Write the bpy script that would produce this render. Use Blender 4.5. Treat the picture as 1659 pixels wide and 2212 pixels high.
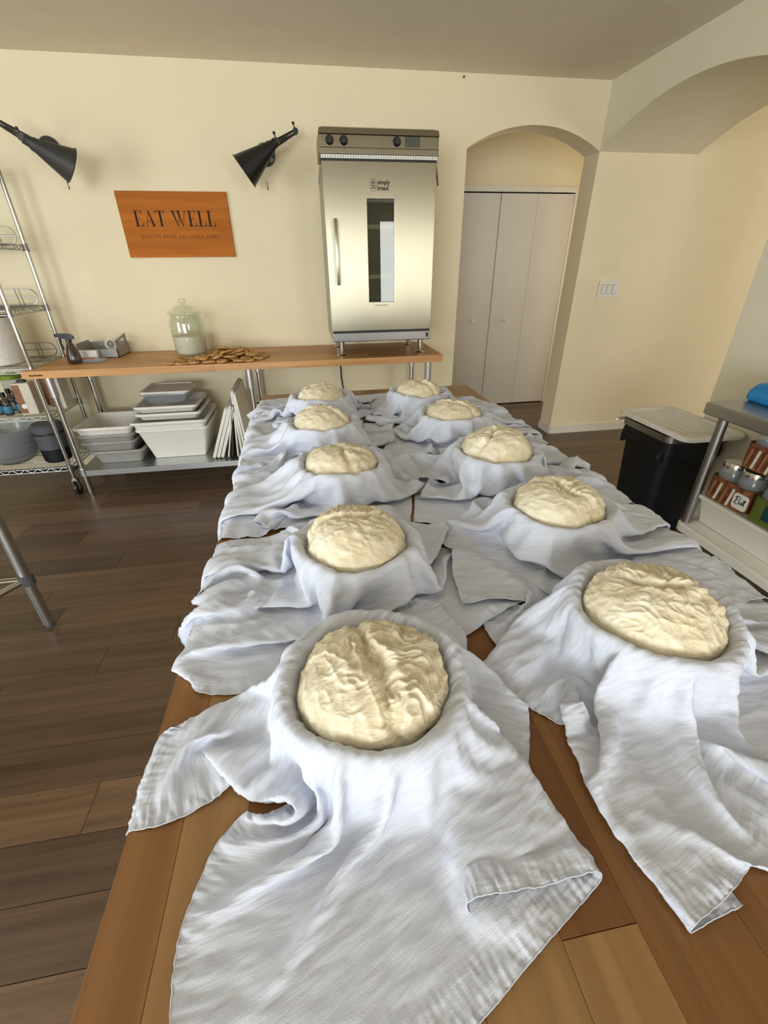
import bpy, bmesh, math, random
import numpy as np
from mathutils import Matrix, Vector, noise

# ------------------------------------------------------------------ clear
for _o in list(bpy.data.objects):
    bpy.data.objects.remove(_o, do_unlink=True)
SC = bpy.context.scene
COL = SC.collection
random.seed(5)

# ------------------------------------------------------------------ camera
F_PX, PITCH, YAW, ROLL, CAM_H = 946.04, 0.5107, 0.1576, -0.0118, 1.4274
fw = Vector((math.sin(YAW) * math.cos(PITCH), math.cos(YAW) * math.cos(PITCH), -math.sin(PITCH)))
rt = Vector((math.cos(YAW), -math.sin(YAW), 0))
up = rt.cross(fw)
rt2 = math.cos(ROLL) * rt + math.sin(ROLL) * up
up2 = -math.sin(ROLL) * rt + math.cos(ROLL) * up
cam_data = bpy.data.cameras.new('camera')
cam = bpy.data.objects.new('camera', cam_data)
COL.objects.link(cam)
mw = Matrix((rt2, up2, -fw)).transposed().to_4x4()
mw.translation = (0, 0, CAM_H)
cam.matrix_world = mw
cam_data.sensor_fit = 'VERTICAL'
cam_data.sensor_height = 24
cam_data.lens = F_PX * 24 / 2212
cam_data.clip_start = 0.02
SC.camera = cam

# ------------------------------------------------------------------ world, window light and added fill, exposure
world = bpy.data.worlds.new('world')
SC.world = world
world.use_nodes = True
world.node_tree.nodes['Background'].inputs[0].default_value = (0.75, 0.85, 1.0, 1)
world.node_tree.nodes['Background'].inputs[1].default_value = 1.0

def area(name, loc, target, sx, sy, power, color):
    l = bpy.data.lights.new(name, 'AREA')
    l.shape = 'RECTANGLE'
    l.size, l.size_y = sx, sy
    l.energy = power
    l.color = color
    o = bpy.data.objects.new(name, l)
    COL.objects.link(o)
    o.location = loc
    d = Vector(target) - Vector(loc)
    o.rotation_euler = d.to_track_quat('-Z', 'Y').to_euler()
    return o
area('window_daylight_right', (2.25, -4.32, 1.42), (2.25, 3.0, 1.42), 1.2, 1.6, 55, (0.97, 0.96, 0.93))
area('window_daylight_left', (-1.9, -4.32, 1.35), (-1.9, 3.0, 1.35), 2.3, 1.9, 185, (0.84, 0.92, 1.0))
area('window_daylight_side', (-3.32, 0.9, 1.5), (0.0, 1.3, 1.3), 1.5, 1.4, 42, (0.84, 0.92, 1.0))  # added fill at an unseen side window, evens out the light
area('side_room_daylight', (5.92, 1.6, 1.5), (3.0, 3.2, 1.5), 1.6, 1.6, 60, (1.0, 0.97, 0.92))
area('hallway_daylight', (4.15, 4.42, 1.5), (1.0, 4.42, 1.3), 0.7, 1.5, 14, (1.0, 0.96, 0.90))  # added lamp at the closed hallway end, brightens the closet doors
SC.cycles.max_bounces = 5
SC.cycles.diffuse_bounces = 3
SC.cycles.use_light_tree = False
SC.cycles.glossy_bounces = 3
SC.cycles.transmission_bounces = 4
SC.view_settings.view_transform = 'Standard'
SC.view_settings.look = 'None'
SC.view_settings.gamma = 1.0
SC.view_settings.use_curve_mapping = False
SC.view_settings.exposure = 0.15

# ------------------------------------------------------------------ helpers: objects
WLOC = {}
def thing(name, label, cat, loc=(0, 0, 0), group=None, rz=0.0):
    o = bpy.data.objects.new(name, None)
    o.empty_display_size = 0.05
    COL.objects.link(o)
    o.location = loc
    o.rotation_euler.z = rz
    o['label'] = label
    o['category'] = cat
    if group:
        o['group'] = group
    WLOC[o] = Vector(loc)
    return o

def tag(o, label, cat, group=None):
    o['label'] = label
    o['category'] = cat
    if group:
        o['group'] = group
    return o

def struct(o, label=None):
    o['kind'] = 'structure'
    if label:
        o['label'] = label
    return o

def link_mesh(name, me, parent=None, loc=(0, 0, 0)):
    o = bpy.data.objects.new(name, me)
    COL.objects.link(o)
    o.location = loc
    WLOC[o] = Vector(loc)
    if parent is not None:
        o.parent = parent
        WLOC[o] = WLOC[parent] + Vector(loc)
    return o

def clone_tree(root, loc, rz=0.0, label=None, name=None):
    r = root.copy()
    COL.objects.link(r)
    r.location = loc
    r.rotation_euler.z = rz
    if label:
        r['label'] = label
    WLOC[r] = Vector(loc)
    for ch in list(root.children):
        c = ch.copy()
        COL.objects.link(c)
        c.parent = r
        for g in list(ch.children):
            d = g.copy()
            COL.objects.link(d)
            d.parent = c
    return r

# ------------------------------------------------------------------ helpers: mesh builder
class MB:
    def __init__(s):
        s.v = []
        s.f = []
    def add(s, vs, fs):
        n = len(s.v)
        s.v += [tuple(p) for p in vs]
        s.f += [tuple(i + n for i in q) for q in fs]
        return s
    def box(s, x0, x1, y0, y1, z0, z1, b=0.0):
        if b <= 0:
            vs = [(x, y, z) for x in (x0, x1) for y in (y0, y1) for z in (z0, z1)]
            return s.add(vs, [(0, 1, 3, 2), (4, 6, 7, 5), (0, 4, 5, 1), (2, 3, 7, 6), (0, 2, 6, 4), (1, 5, 7, 3)])
        bm = bmesh.new()
        bmesh.ops.create_cube(bm, size=1)
        for q in bm.verts:
            q.co = Vector(((x0 + x1) / 2 + q.co.x * (x1 - x0), (y0 + y1) / 2 + q.co.y * (y1 - y0), (z0 + z1) / 2 + q.co.z * (z1 - z0)))
        bmesh.ops.bevel(bm, geom=bm.edges[:], offset=b, segments=2, profile=0.6, affect='EDGES')
        bm.verts.index_update()
        s.add([q.co[:] for q in bm.verts], [[w.index for w in fc.verts] for fc in bm.faces])
        bm.free()
        return s
    def cyl(s, a, b, r0, r1=None, n=16, caps=True):
        r1 = r0 if r1 is None else r1
        a, b = Vector(a), Vector(b)
        d = (b - a).normalized()
        e = d.orthogonal().normalized()
        g = d.cross(e)
        vs = []
        for p, r in ((a, r0), (b, r1)):
            for k in range(n):
                t = 2 * math.pi * k / n
                vs.append(p + e * (r * math.cos(t)) + g * (r * math.sin(t)))
        fs = [(k, (k + 1) % n, n + (k + 1) % n, n + k) for k in range(n)]
        if caps:
            fs += [tuple(range(n - 1, -1, -1)), tuple(range(n, 2 * n))]
        return s.add(vs, fs)
    def tube(s, pts, r, n=8, closed=False):
        pts = [Vector(p) for p in pts]
        m = len(pts)
        vs = []
        e = None
        for i in range(m):
            a = pts[i - 1] if (i > 0 or closed) else pts[i]
            b = pts[(i + 1) % m] if (i < m - 1 or closed) else pts[i]
            d = (b - a).normalized()
            if e is None:
                e = d.orthogonal().normalized()
            e = (e - d * e.dot(d)).normalized()
            g = d.cross(e)
            for k in range(n):
                t = 2 * math.pi * k / n
                vs.append(pts[i] + e * (r * math.cos(t)) + g * (r * math.sin(t)))
        fs = []
        for i in range(m if closed else m - 1):
            j = (i + 1) % m
            for k in range(n):
                fs.append((i * n + k, i * n + (k + 1) % n, j * n + (k + 1) % n, j * n + k))
        if not closed:
            fs += [tuple(range(n - 1, -1, -1)), tuple(range((m - 1) * n, m * n))]
        return s.add(vs, fs)
    def lathe(s, prof, c=(0, 0, 0), n=40, close=False):
        vs = []
        fs = []
        m = len(prof)
        for (r, z) in prof:
            for k in range(n):
                t = 2 * math.pi * k / n
                vs.append((c[0] + r * math.cos(t), c[1] + r * math.sin(t), c[2] + z))
        for i in range(m if close else m - 1):
            j = (i + 1) % m
            for k in range(n):
                fs.append((i * n + k, i * n + (k + 1) % n, j * n + (k + 1) % n, j * n + k))
        return s.add(vs, fs)
    def prism(s, poly, axis, a, b):
        # polygon in the two other axes (cyclic order kept), extruded a..b along axis
        n = len(poly)
        vs = []
        for t in (a, b):
            for (p, q) in poly:
                vs.append({'x': (t, p, q), 'y': (p, t, q), 'z': (p, q, t)}[axis])
        fs = [tuple(range(n)), tuple(range(2 * n - 1, n - 1, -1))]
        fs += [(k, n + k, n + (k + 1) % n, (k + 1) % n) for k in range(n)]
        return s.add(vs, fs)
    def xf(s, m):
        s.v = [tuple(m @ Vector(p)) for p in s.v]
        return s
    def build(s, name, mat, parent=None, smooth=None, local=False, kind=None):
        off = Vector((0, 0, 0))
        if parent is not None and not local:
            off = WLOC[parent]
        me = bpy.data.meshes.new(name)
        me.from_pydata([tuple(Vector(p) - off) for p in s.v], [], s.f)
        me.materials.append(mat)
        if name not in NO_RECALC:
            bm = bmesh.new()
            bm.from_mesh(me)
            bmesh.ops.recalc_face_normals(bm, faces=bm.faces[:])
            bm.to_mesh(me)
            bm.free()
        if smooth:
            for p in me.polygons:
                p.use_smooth = True
            try:
                me.set_sharp_from_angle(angle=math.radians(smooth))
            except Exception:
                pass
        o = link_mesh(name, me, parent)
        if kind:
            o['kind'] = kind
        return o
NO_RECALC = set()

def rounded_rect(x0, x1, y0, y1, r, seg=5):
    out = []
    for cx, cy, a0 in ((x1 - r, y1 - r, 0), (x0 + r, y1 - r, 90), (x0 + r, y0 + r, 180), (x1 - r, y0 + r, 270)):
        for k in range(seg + 1):
            t = math.radians(a0 + 90 * k / seg)
            out.append((cx + r * math.cos(t), cy + r * math.sin(t)))
    return out

def loft(mb, rings, cap0=True, cap1=True):
    n = len(rings[0])
    vs = [p for r in rings for p in r]
    fs = []
    for i in range(len(rings) - 1):
        for k in range(n):
            fs.append((i * n + k, i * n + (k + 1) % n, (i + 1) * n + (k + 1) % n, (i + 1) * n + k))
    if cap0:
        fs.append(tuple(range(n - 1, -1, -1)))
    if cap1:
        fs.append(tuple(range((len(rings) - 1) * n, len(rings) * n)))
    return mb.add(vs, fs)

# ------------------------------------------------------------------ helpers: materials
def nt_mat(name):
    m = bpy.data.materials.new(name)
    m.use_nodes = True
    nt = m.node_tree
    return m, nt, nt.nodes['Principled BSDF']

def setin(b, **k):
    for n, v in k.items():
        n = n.replace('_', ' ')
        if n in b.inputs:
            b.inputs[n].default_value = v

def srgb(r, g, b):
    f = lambda c: (c / 255) / 12.92 if c / 255 <= 0.04045 else ((c / 255 + 0.055) / 1.055) ** 2.4
    return (f(r), f(g), f(b), 1)

def mat(name, col, rough=0.6, metal=0.0, var=0.06, scale=30, bump=0.0, bscale=200, trans=0.0, ior=1.45, coat=0.0, alpha=1.0, sheen=0.0, sss=0.0):
    m, nt, b = nt_mat(name)
    tc = nt.nodes.new('ShaderNodeTexCoord')
    nz = nt.nodes.new('ShaderNodeTexNoise')
    nz.inputs['Scale'].default_value = scale
    nz.inputs['Detail'].default_value = 4
    nt.links.new(tc.outputs['Object'], nz.inputs['Vector'])
    rp = nt.nodes.new('ShaderNodeValToRGB')
    c0 = [max(0, c * (1 - var)) for c in col[:3]] + [1]
    c1 = [min(1, c * (1 + var)) for c in col[:3]] + [1]
    rp.color_ramp.elements[0].color = c0
    rp.color_ramp.elements[1].color = c1
    rp.color_ramp.elements[0].position = 0.3
    rp.color_ramp.elements[1].position = 0.7
    nt.links.new(nz.outputs['Fac'], rp.inputs['Fac'])
    nt.links.new(rp.outputs['Color'], b.inputs['Base Color'])
    setin(b, Roughness=rough, Metallic=metal, IOR=ior, Alpha=alpha)
    setin(b, **{'Transmission Weight': trans, 'Coat Weight': coat, 'Sheen Weight': sheen, 'Subsurface Weight': sss})
    if bump > 0:
        n2 = nt.nodes.new('ShaderNodeTexNoise')
        n2.inputs['Scale'].default_value = bscale
        n2.inputs['Detail'].default_value = 3
        nt.links.new(tc.outputs['Object'], n2.inputs['Vector'])
        bp = nt.nodes.new('ShaderNodeBump')
        bp.inputs['Strength'].default_value = bump
        bp.inputs['Distance'].default_value = 0.002
        nt.links.new(n2.outputs['Fac'], bp.inputs['Height'])
        nt.links.new(bp.outputs['Normal'], b.inputs['Normal'])
    return m

def wood(name, cols, axis='x', rough=0.45, grain=1.0, streak=0.5, bump=0.15):
    """cols: 3 colours picked per piece (object random) + grain streaks along the axis"""
    m, nt, b = nt_mat(name)
    tc = nt.nodes.new('ShaderNodeTexCoord')
    oi = nt.nodes.new('ShaderNodeObjectInfo')
    ad = nt.nodes.new('ShaderNodeVectorMath')
    ad.operation = 'ADD'
    mu = nt.nodes.new('ShaderNodeMath')
    mu.operation = 'MULTIPLY'
    mu.inputs[1].default_value = 37.0
    nt.links.new(oi.outputs['Random'], mu.inputs[0])
    nt.links.new(tc.outputs['Object'], ad.inputs[0])
    nt.links.new(mu.outputs[0], ad.inputs[1])
    mp = nt.nodes.new('ShaderNodeMapping')
    s_long, s_cross = 1.6 * grain, 38 * grain
    mp.inputs['Scale'].default_value = (s_long if axis == 'x' else s_cross, s_long if axis == 'y' else s_cross, s_cross)
    nt.links.new(ad.outputs[0], mp.inputs['Vector'])
    nz = nt.nodes.new('ShaderNodeTexNoise')
    nz.inputs['Scale'].default_value = 1.0
    nz.inputs['Detail'].default_value = 6
    nz.inputs['Roughness'].default_value = 0.62
    nz.inputs['Distortion'].default_value = 0.6
    nt.links.new(mp.outputs[0], nz.inputs['Vector'])
    rp = nt.nodes.new('ShaderNodeValToRGB')
    rp.color_ramp.interpolation = 'LINEAR'
    e = rp.color_ramp.elements
    e[0].position, e[0].color = 0.0, cols[0]
    e[1].position, e[1].color = 1.0, cols[-1]
    for i, c in enumerate(cols[1:-1]):
        q = e.new((i + 1) / (len(cols) - 1))
        q.color = c
    nt.links.new(oi.outputs['Random'], rp.inputs['Fac'])
    gr = nt.nodes.new('ShaderNodeValToRGB')
    gr.color_ramp.elements[0].position, gr.color_ramp.elements[0].color = 0.30, (1 - streak, 1 - streak * 1.08, 1 - streak * 1.15, 1)
    gr.color_ramp.elements[1].position, gr.color_ramp.elements[1].color = 0.62, (1.08, 1.08, 1.08, 1)
    nt.links.new(nz.outputs['Fac'], gr.inputs['Fac'])
    mx = nt.nodes.new('ShaderNodeMix')
    mx.data_type = 'RGBA'
    mx.blend_type = 'MULTIPLY'
    mx.inputs['Factor'].default_value = 1.0
    nt.links.new(rp.outputs['Color'], mx.inputs['A'])
    nt.links.new(gr.outputs['Color'], mx.inputs['B'])
    nt.links.new(mx.outputs['Result'], b.inputs['Base Color'])
    bp = nt.nodes.new('ShaderNodeBump')
    bp.inputs['Strength'].default_value = bump
    bp.inputs['Distance'].default_value = 0.001
    nt.links.new(nz.outputs['Fac'], bp.inputs['Height'])
    nt.links.new(bp.outputs['Normal'], b.inputs['Normal'])
    setin(b, Roughness=rough)
    return m

def brushed(name, col, rough=0.3, axis='x', aniso=0.7):
    m, nt, b = nt_mat(name)
    tc = nt.nodes.new('ShaderNodeTexCoord')
    mp = nt.nodes.new('ShaderNodeMapping')
    sc = {'x': (3, 400, 400), 'z': (400, 400, 3), 'y': (400, 3, 400)}[axis]
    mp.inputs['Scale'].default_value = sc
    nz = nt.nodes.new('ShaderNodeTexNoise')
    nz.inputs['Scale'].default_value = 1.0
    nz.inputs['Detail'].default_value = 3
    nt.links.new(tc.outputs['Object'], mp.inputs['Vector'])
    nt.links.new(mp.outputs[0], nz.inputs['Vector'])
    mr = nt.nodes.new('ShaderNodeMapRange')
    mr.inputs['To Min'].default_value = rough - 0.025
    mr.inputs['To Max'].default_value = rough + 0.03
    nt.links.new(nz.outputs['Fac'], mr.inputs['Value'])
    nt.links.new(mr.outputs[0], b.inputs['Roughness'])
    n2 = nt.nodes.new('ShaderNodeTexNoise')
    n2.inputs['Scale'].default_value = 5
    nt.links.new(tc.outputs['Object'], n2.inputs['Vector'])
    rp = nt.nodes.new('ShaderNodeValToRGB')
    rp.color_ramp.elements[0].color = [c * 0.9 for c in col[:3]] + [1]
    rp.color_ramp.elements[1].color = [min(1, c * 1.06) for c in col[:3]] + [1]
    nt.links.new(n2.outputs['Fac'], rp.inputs['Fac'])
    nt.links.new(rp.outputs['Color'], b.inputs['Base Color'])
    bp = nt.nodes.new('ShaderNodeBump')
    bp.inputs['Strength'].default_value = 0.012
    bp.inputs['Distance'].default_value = 0.0005
    nt.links.new(nz.outputs['Fac'], bp.inputs['Height'])
    nt.links.new(bp.outputs['Normal'], b.inputs['Normal'])
    setin(b, Metallic=1.0, Anisotropic=aniso)
    return m

def thin_glass(name, tint, gloss=1.0, milk=0.0, rough=0.02, milk_col=(0.8, 0.8, 0.8, 1)):
    """clear sheet: see-through with fresnel reflections and an optional milky share"""
    m = bpy.data.materials.new(name)
    m.use_nodes = True
    nt = m.node_tree
    nt.nodes.clear()
    out = nt.nodes.new('ShaderNodeOutputMaterial')
    tr = nt.nodes.new('ShaderNodeBsdfTransparent')
    nz = nt.nodes.new('ShaderNodeTexNoise')
    nz.inputs['Scale'].default_value = 8
    rp = nt.nodes.new('ShaderNodeValToRGB')
    rp.color_ramp.elements[0].color = [c * 0.97 for c in tint[:3]] + [1]
    rp.color_ramp.elements[1].color = tint
    nt.links.new(nz.outputs['Fac'], rp.inputs['Fac'])
    nt.links.new(rp.outputs['Color'], tr.inputs['Color'])
    gl = nt.nodes.new('ShaderNodeBsdfGlossy')
    gl.inputs['Roughness'].default_value = rough
    gl.inputs['Color'].default_value = (gloss, gloss, gloss, 1)
    df = nt.nodes.new('ShaderNodeBsdfDiffuse')
    df.inputs['Color'].default_value = milk_col
    m1 = nt.nodes.new('ShaderNodeMixShader')
    m1.inputs[0].default_value = milk
    nt.links.new(tr.outputs[0], m1.inputs[1])
    nt.links.new(df.outputs[0], m1.inputs[2])
    lw = nt.nodes.new('ShaderNodeLayerWeight')
    lw.inputs['Blend'].default_value = 0.5
    pw = nt.nodes.new('ShaderNodeMath')
    pw.operation = 'POWER'
    pw.inputs[1].default_value = 4.0
    nt.links.new(lw.outputs['Facing'], pw.inputs[0])
    fr = nt.nodes.new('ShaderNodeMath')
    fr.operation = 'MULTIPLY_ADD'
    fr.inputs[1].default_value = 0.55
    fr.inputs[2].default_value = 0.045
    nt.links.new(pw.outputs[0], fr.inputs[0])
    m2 = nt.nodes.new('ShaderNodeMixShader')
    nt.links.new(fr.outputs[0], m2.inputs[0])
    nt.links.new(m1.outputs[0], m2.inputs[1])
    nt.links.new(gl.outputs[0], m2.inputs[2])
    nt.links.new(m2.outputs[0], out.inputs['Surface'])
    return m

M = {}
M['wall'] = mat('wall_paint', srgb(239, 225, 190), 0.85, var=0.015, scale=6, bump=0.10, bscale=260)
M['ceiling'] = mat('ceiling_paint', srgb(234, 223, 200), 0.9, var=0.02, scale=5, bump=0.12, bscale=220)
M['pier'] = mat('pier_paint', srgb(230, 221, 194), 0.85, var=0.015, scale=6, bump=0.08, bscale=260)  # greyer wall paint: the pier's lack of light is put into the colour
M['trim'] = mat('trim_white', srgb(232, 226, 214), 0.5, var=0.01)
M['door'] = mat('door_white', srgb(222, 216, 206), 0.55, var=0.012, scale=8)
M['floor'] = wood('floor_plank', [srgb(84, 65, 48), srgb(112, 88, 64), srgb(98, 76, 56), srgb(126, 98, 70)], 'x', 0.36, 0.8, 0.42, 0.08)
M['floor_gap'] = mat('floor_gap', srgb(40, 30, 24), 0.9)
M['table'] = wood('table_stave', [srgb(130, 84, 44), srgb(162, 122, 74), srgb(140, 94, 50), srgb(176, 138, 90), srgb(150, 106, 62)], 'y', 0.38, 0.75, 0.34, 0.10)
M['table_gap'] = mat('glue_line', srgb(96, 52, 24), 0.7)
M['bench'] = wood('bench_stave', [srgb(188, 132, 74), srgb(208, 156, 96), srgb(176, 120, 66)], 'x', 0.45, 0.7, 0.35, 0.10)
M['sign'] = wood('sign_board', [srgb(182, 106, 36), srgb(190, 112, 42)], 'x', 0.75, 0.35, 0.28, 0.05)
setin(M['sign'].node_tree.nodes['Principled BSDF'], **{'Specular IOR Level': 0.2})
M['ink'] = mat('burnt_lettering', srgb(38, 22, 12), 0.8)
M['ink_brown'] = mat('faint_lettering', srgb(70, 36, 14), 0.8)
M['black'] = mat('black_metal', srgb(30, 29, 28), 0.42, 0.0, coat=0.15)
M['grey_black'] = mat('grey_black_metal', srgb(58, 56, 52), 0.5)
M['chrome'] = mat('chrome', (0.62, 0.61, 0.58, 1), 0.16, 1.0, var=0.02)
M['chrome_dark'] = mat('wire_chrome', (0.36, 0.355, 0.34, 1), 0.3, 1.0, var=0.05)
M['galv'] = brushed('galvanised_steel', (0.60, 0.61, 0.60, 1), 0.34, 'x', 0.3)
M['steel'] = brushed('brushed_steel', (0.345, 0.315, 0.235, 1), 0.29, 'z', 0.85)
M['steel_top'] = brushed('brushed_table_steel', (0.46, 0.45, 0.43, 1), 0.30, 'y', 0.5)
M['steel_dark'] = brushed('dark_steel', (0.30, 0.29, 0.28, 1), 0.32, 'x', 0.4)
M['knob'] = mat('knob_plastic', srgb(30, 28, 27), 0.35)
M['display'] = mat('display_glass', srgb(78, 78, 66), 0.25, coat=0.4)
M['glass'] = thin_glass('clear_glass', (0.93, 0.95, 0.93, 1))
M['oven_glass'] = thin_glass('oven_glass', (0.62, 0.66, 0.58, 1), 1.0, 0.06, 0.01, (0.25, 0.26, 0.22, 1))
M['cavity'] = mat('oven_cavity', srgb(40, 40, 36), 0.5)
M['white_plastic'] = mat('white_plastic', srgb(238, 233, 222), 0.42, var=0.02, sss=0.0)
M['milky'] = mat('milky_plastic', srgb(236, 231, 219), 0.4, var=0.02)
M['grey_plastic'] = mat('grey_plastic', srgb(158, 155, 148), 0.5)
M['dark_grey_plastic'] = mat('dark_grey_plastic', srgb(88, 88, 92), 0.5)
M['clear_plastic'] = thin_glass('clear_plastic', (0.86, 0.88, 0.88, 1), 0.8, 0.22, 0.12, (0.72, 0.74, 0.76, 1))
M['smoke'] = thin_glass('smoky_plastic', (0.42, 0.38, 0.37, 1), 0.9, 0.12, 0.06, (0.12, 0.10, 0.10, 1))
M['flour'] = mat('flour', srgb(238, 228, 206), 0.95, var=0.03, bump=0.3, bscale=90)
M['cookie'] = mat('cookie', srgb(196, 148, 88), 0.8, var=0.22, scale=60, bump=0.5, bscale=120)
M['choc'] = mat('chocolate', srgb(52, 28, 16), 0.5)
M['cream'] = mat('carton_cream', srgb(214, 204, 184), 0.6)
M['carton'] = mat('carton_brown', srgb(146, 98, 66), 0.6, var=0.12, scale=20)
M['blue'] = mat('blue_plastic', srgb(38, 130, 190), 0.3, var=0.12, scale=25)
M['label_blue'] = mat('label_blue', srgb(70, 130, 160), 0.5)
M['paper'] = mat('paper_white', srgb(236, 232, 224), 0.7)
M['green'] = mat('green_lid', srgb(122, 150, 40), 0.45)
M['wrap_green'] = mat('printed_wrap_green', srgb(98, 112, 44), 0.4, var=0.1)
M['wrap_brown'] = mat('printed_wrap_brown', srgb(126, 78, 44), 0.4, var=0.55, scale=40)
M['teal'] = mat('label_teal', srgb(10, 66, 66), 0.5)
M['bag'] = mat('black_bag', srgb(12, 12, 15), 0.5, bump=0.4, bscale=40)
M['bin'] = mat('bin_black', srgb(16, 16, 20), 0.6)
M['orange'] = mat('orange_print', srgb(200, 90, 50), 0.6)
M['blind'] = mat('blind_white', srgb(236, 232, 222), 0.6)

# ================================================================== THE ROOM
D = 3.768            # back wall
ZC = 2.53            # ceiling
XC = 2.226           # plane of the arched side wall
XS = 3.036           # its far face
ZT = 0.889           # big table top
ZB = 0.8835          # bench top

def arch_z(t, t0, t1, spring, rise):
    w = (t1 - t0) / 2
    c = (t0 + t1) / 2
    r = (w * w + rise * rise) / (2 * rise)
    return spring + math.sqrt(max(0, r * r - (t - c) ** 2)) - (r - rise)

# back wall with the arched opening to the hallway
mb = MB()
AX0, AX1, SPR = 1.217, XC, 2.144
mb.box(-3.4, AX0, D, D + 0.2, 0, ZC)
mb.box(AX1, 6.2, D, D + 0.2, 0, ZC)
N_ = 24
for k in range(N_):
    a = AX0 + (AX1 - AX0) * k / N_
    b = AX0 + (AX1 - AX0) * (k + 1) / N_
    za, zb = arch_z(a, AX0, AX1, SPR, 0.137), arch_z(b, AX0, AX1, SPR, 0.137)
    mb.add([(a, D, za), (b, D, zb), (b, D, ZC), (a, D, ZC), (a, D + 0.2, za), (b, D + 0.2, zb), (b, D + 0.2, ZC), (a, D + 0.2, ZC)],
           [(0, 1, 2, 3), (5, 4, 7, 6), (0, 4, 5, 1)])
struct(mb.build('wall_back', M['wall']))

# side wall: thick header with an arch, and the pier nearer the camera
PY = 2.15
mb = MB()
mb.box(XC, XS, -0.4, PY, 0, ZC)
N_ = 28
for k in range(N_):
    a = PY + (D - PY) * k / N_
    b = PY + (D - PY) * (k + 1) / N_
    za, zb = arch_z(a, PY, D, SPR, 0.185), arch_z(b, PY, D, SPR, 0.185)
    mb.add([(XC, a, za), (XC, b, zb), (XC, b, ZC), (XC, a, ZC), (XS, a, za), (XS, b, zb), (XS, b, ZC), (XS, a, ZC)],
           [(0, 3, 2, 1), (4, 5, 6, 7), (0, 1, 5, 4)])
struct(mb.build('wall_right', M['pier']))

mb = MB()
W3 = (0.10, 1.70, 0.75, 2.25)  # opening for the added side window, out of view
mb.box(-3.6, -3.4, -4.6, W3[0], 0, ZC)
mb.box(-3.6, -3.4, W3[1], D + 0.2, 0, ZC)
mb.box(-3.6, -3.4, W3[0], W3[1], 0, W3[2])
mb.box(-3.6, -3.4, W3[0], W3[1], W3[3], ZC)
struct(mb.build('wall_left', M['wall']))
fr = MB()
fr.box(-3.5, -3.39, W3[0], W3[0] + 0.05, W3[2], W3[3])
fr.box(-3.5, -3.39, W3[1] - 0.05, W3[1], W3[2], W3[3])
fr.box(-3.5, -3.39, W3[0] + 0.05, W3[1] - 0.05, W3[2], W3[2] + 0.05)
fr.box(-3.5, -3.39, W3[0] + 0.05, W3[1] - 0.05, W3[3] - 0.05, W3[3])
f = struct(fr.build('window_3', M['trim']))
MB().box(-3.49, -3.485, W3[0] + 0.05, W3[1] - 0.05, W3[2] + 0.05, W3[3] - 0.05).build('pane', M['glass'], f)
# wall behind the camera with two window openings
mb = MB()
W1 = (1.63, 2.87, 0.60, 2.24)
W2 = (-3.08, -0.72, 0.38, 2.32)
RY = -4.4
xs = [-3.6, W2[0], W2[1], W1[0], W1[1], 6.2]
mb.box(xs[0], xs[1], RY - 0.2, RY, 0, ZC)
mb.box(xs[2], xs[3], RY - 0.2, RY, 0, ZC)
mb.box(xs[4], xs[5], RY - 0.2, RY, 0, ZC)
for w in (W1, W2):
    mb.box(w[0], w[1], RY - 0.2, RY, 0, w[2])
    mb.box(w[0], w[1], RY - 0.2, RY, w[3], ZC)
struct(mb.build('wall_rear', M['wall']))
for i, w in enumerate((W1, W2)):
    fr = MB()
    fr.box(w[0], w[0] + 0.05, RY - 0.1, RY + 0.01, w[2], w[3])
    fr.box(w[1] - 0.05, w[1], RY - 0.1, RY + 0.01, w[2], w[3])
    fr.box(w[0] + 0.05, w[1] - 0.05, RY - 0.1, RY + 0.01, w[2], w[2] + 0.05)
    fr.box(w[0] + 0.05, w[1] - 0.05, RY - 0.1, RY + 0.01, w[3] - 0.05, w[3])
    f = fr.build('window_%d' % (i + 1), M['trim'])
    struct(f)
    MB().box(w[0] + 0.05, w[1] - 0.05, RY - 0.09, RY - 0.085, w[2] + 0.05, w[3] - 0.05).build('pane', M['glass'], f)
struct(MB().box(6.0, 6.2, -4.4, D, 0, ZC).build('wall_side_room', M['wall']))
struct(MB().box(-3.6, 6.2, -4.6, 5.3, ZC, ZC + 0.1).build('ceiling', M['ceiling']))

# hallway behind the arch
mb = MB()
HY = 4.86
mb.box(0.2, 1.16, HY, HY + 0.15, 0, ZC)
mb.box(2.70, 4.2, HY, HY + 0.15, 0, ZC)
mb.box(1.16, 2.70, HY, HY + 0.15, 2.075, ZC)
struct(mb.build('wall_hallway', M['wall']))
struct(MB().box(0.1, 0.2, D + 0.2, HY + 0.15, 0, ZC).build('wall_hallway_left', M['wall']))
struct(MB().box(4.2, 4.3, D + 0.2, HY + 0.15, 0, ZC).build('wall_hallway_right', M['wall']))
tr = MB()
tr.box(1.16, 2.72, HY - 0.012, HY + 0.03, 2.035, 2.078)
tr.box(2.692, 2.722, HY - 0.012, HY + 0.03, 0, 2.035)
tr.box(1.14, 1.168, HY - 0.012, HY + 0.03, 0, 2.035)
struct(tr.build('trim_1', M['trim']))
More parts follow.
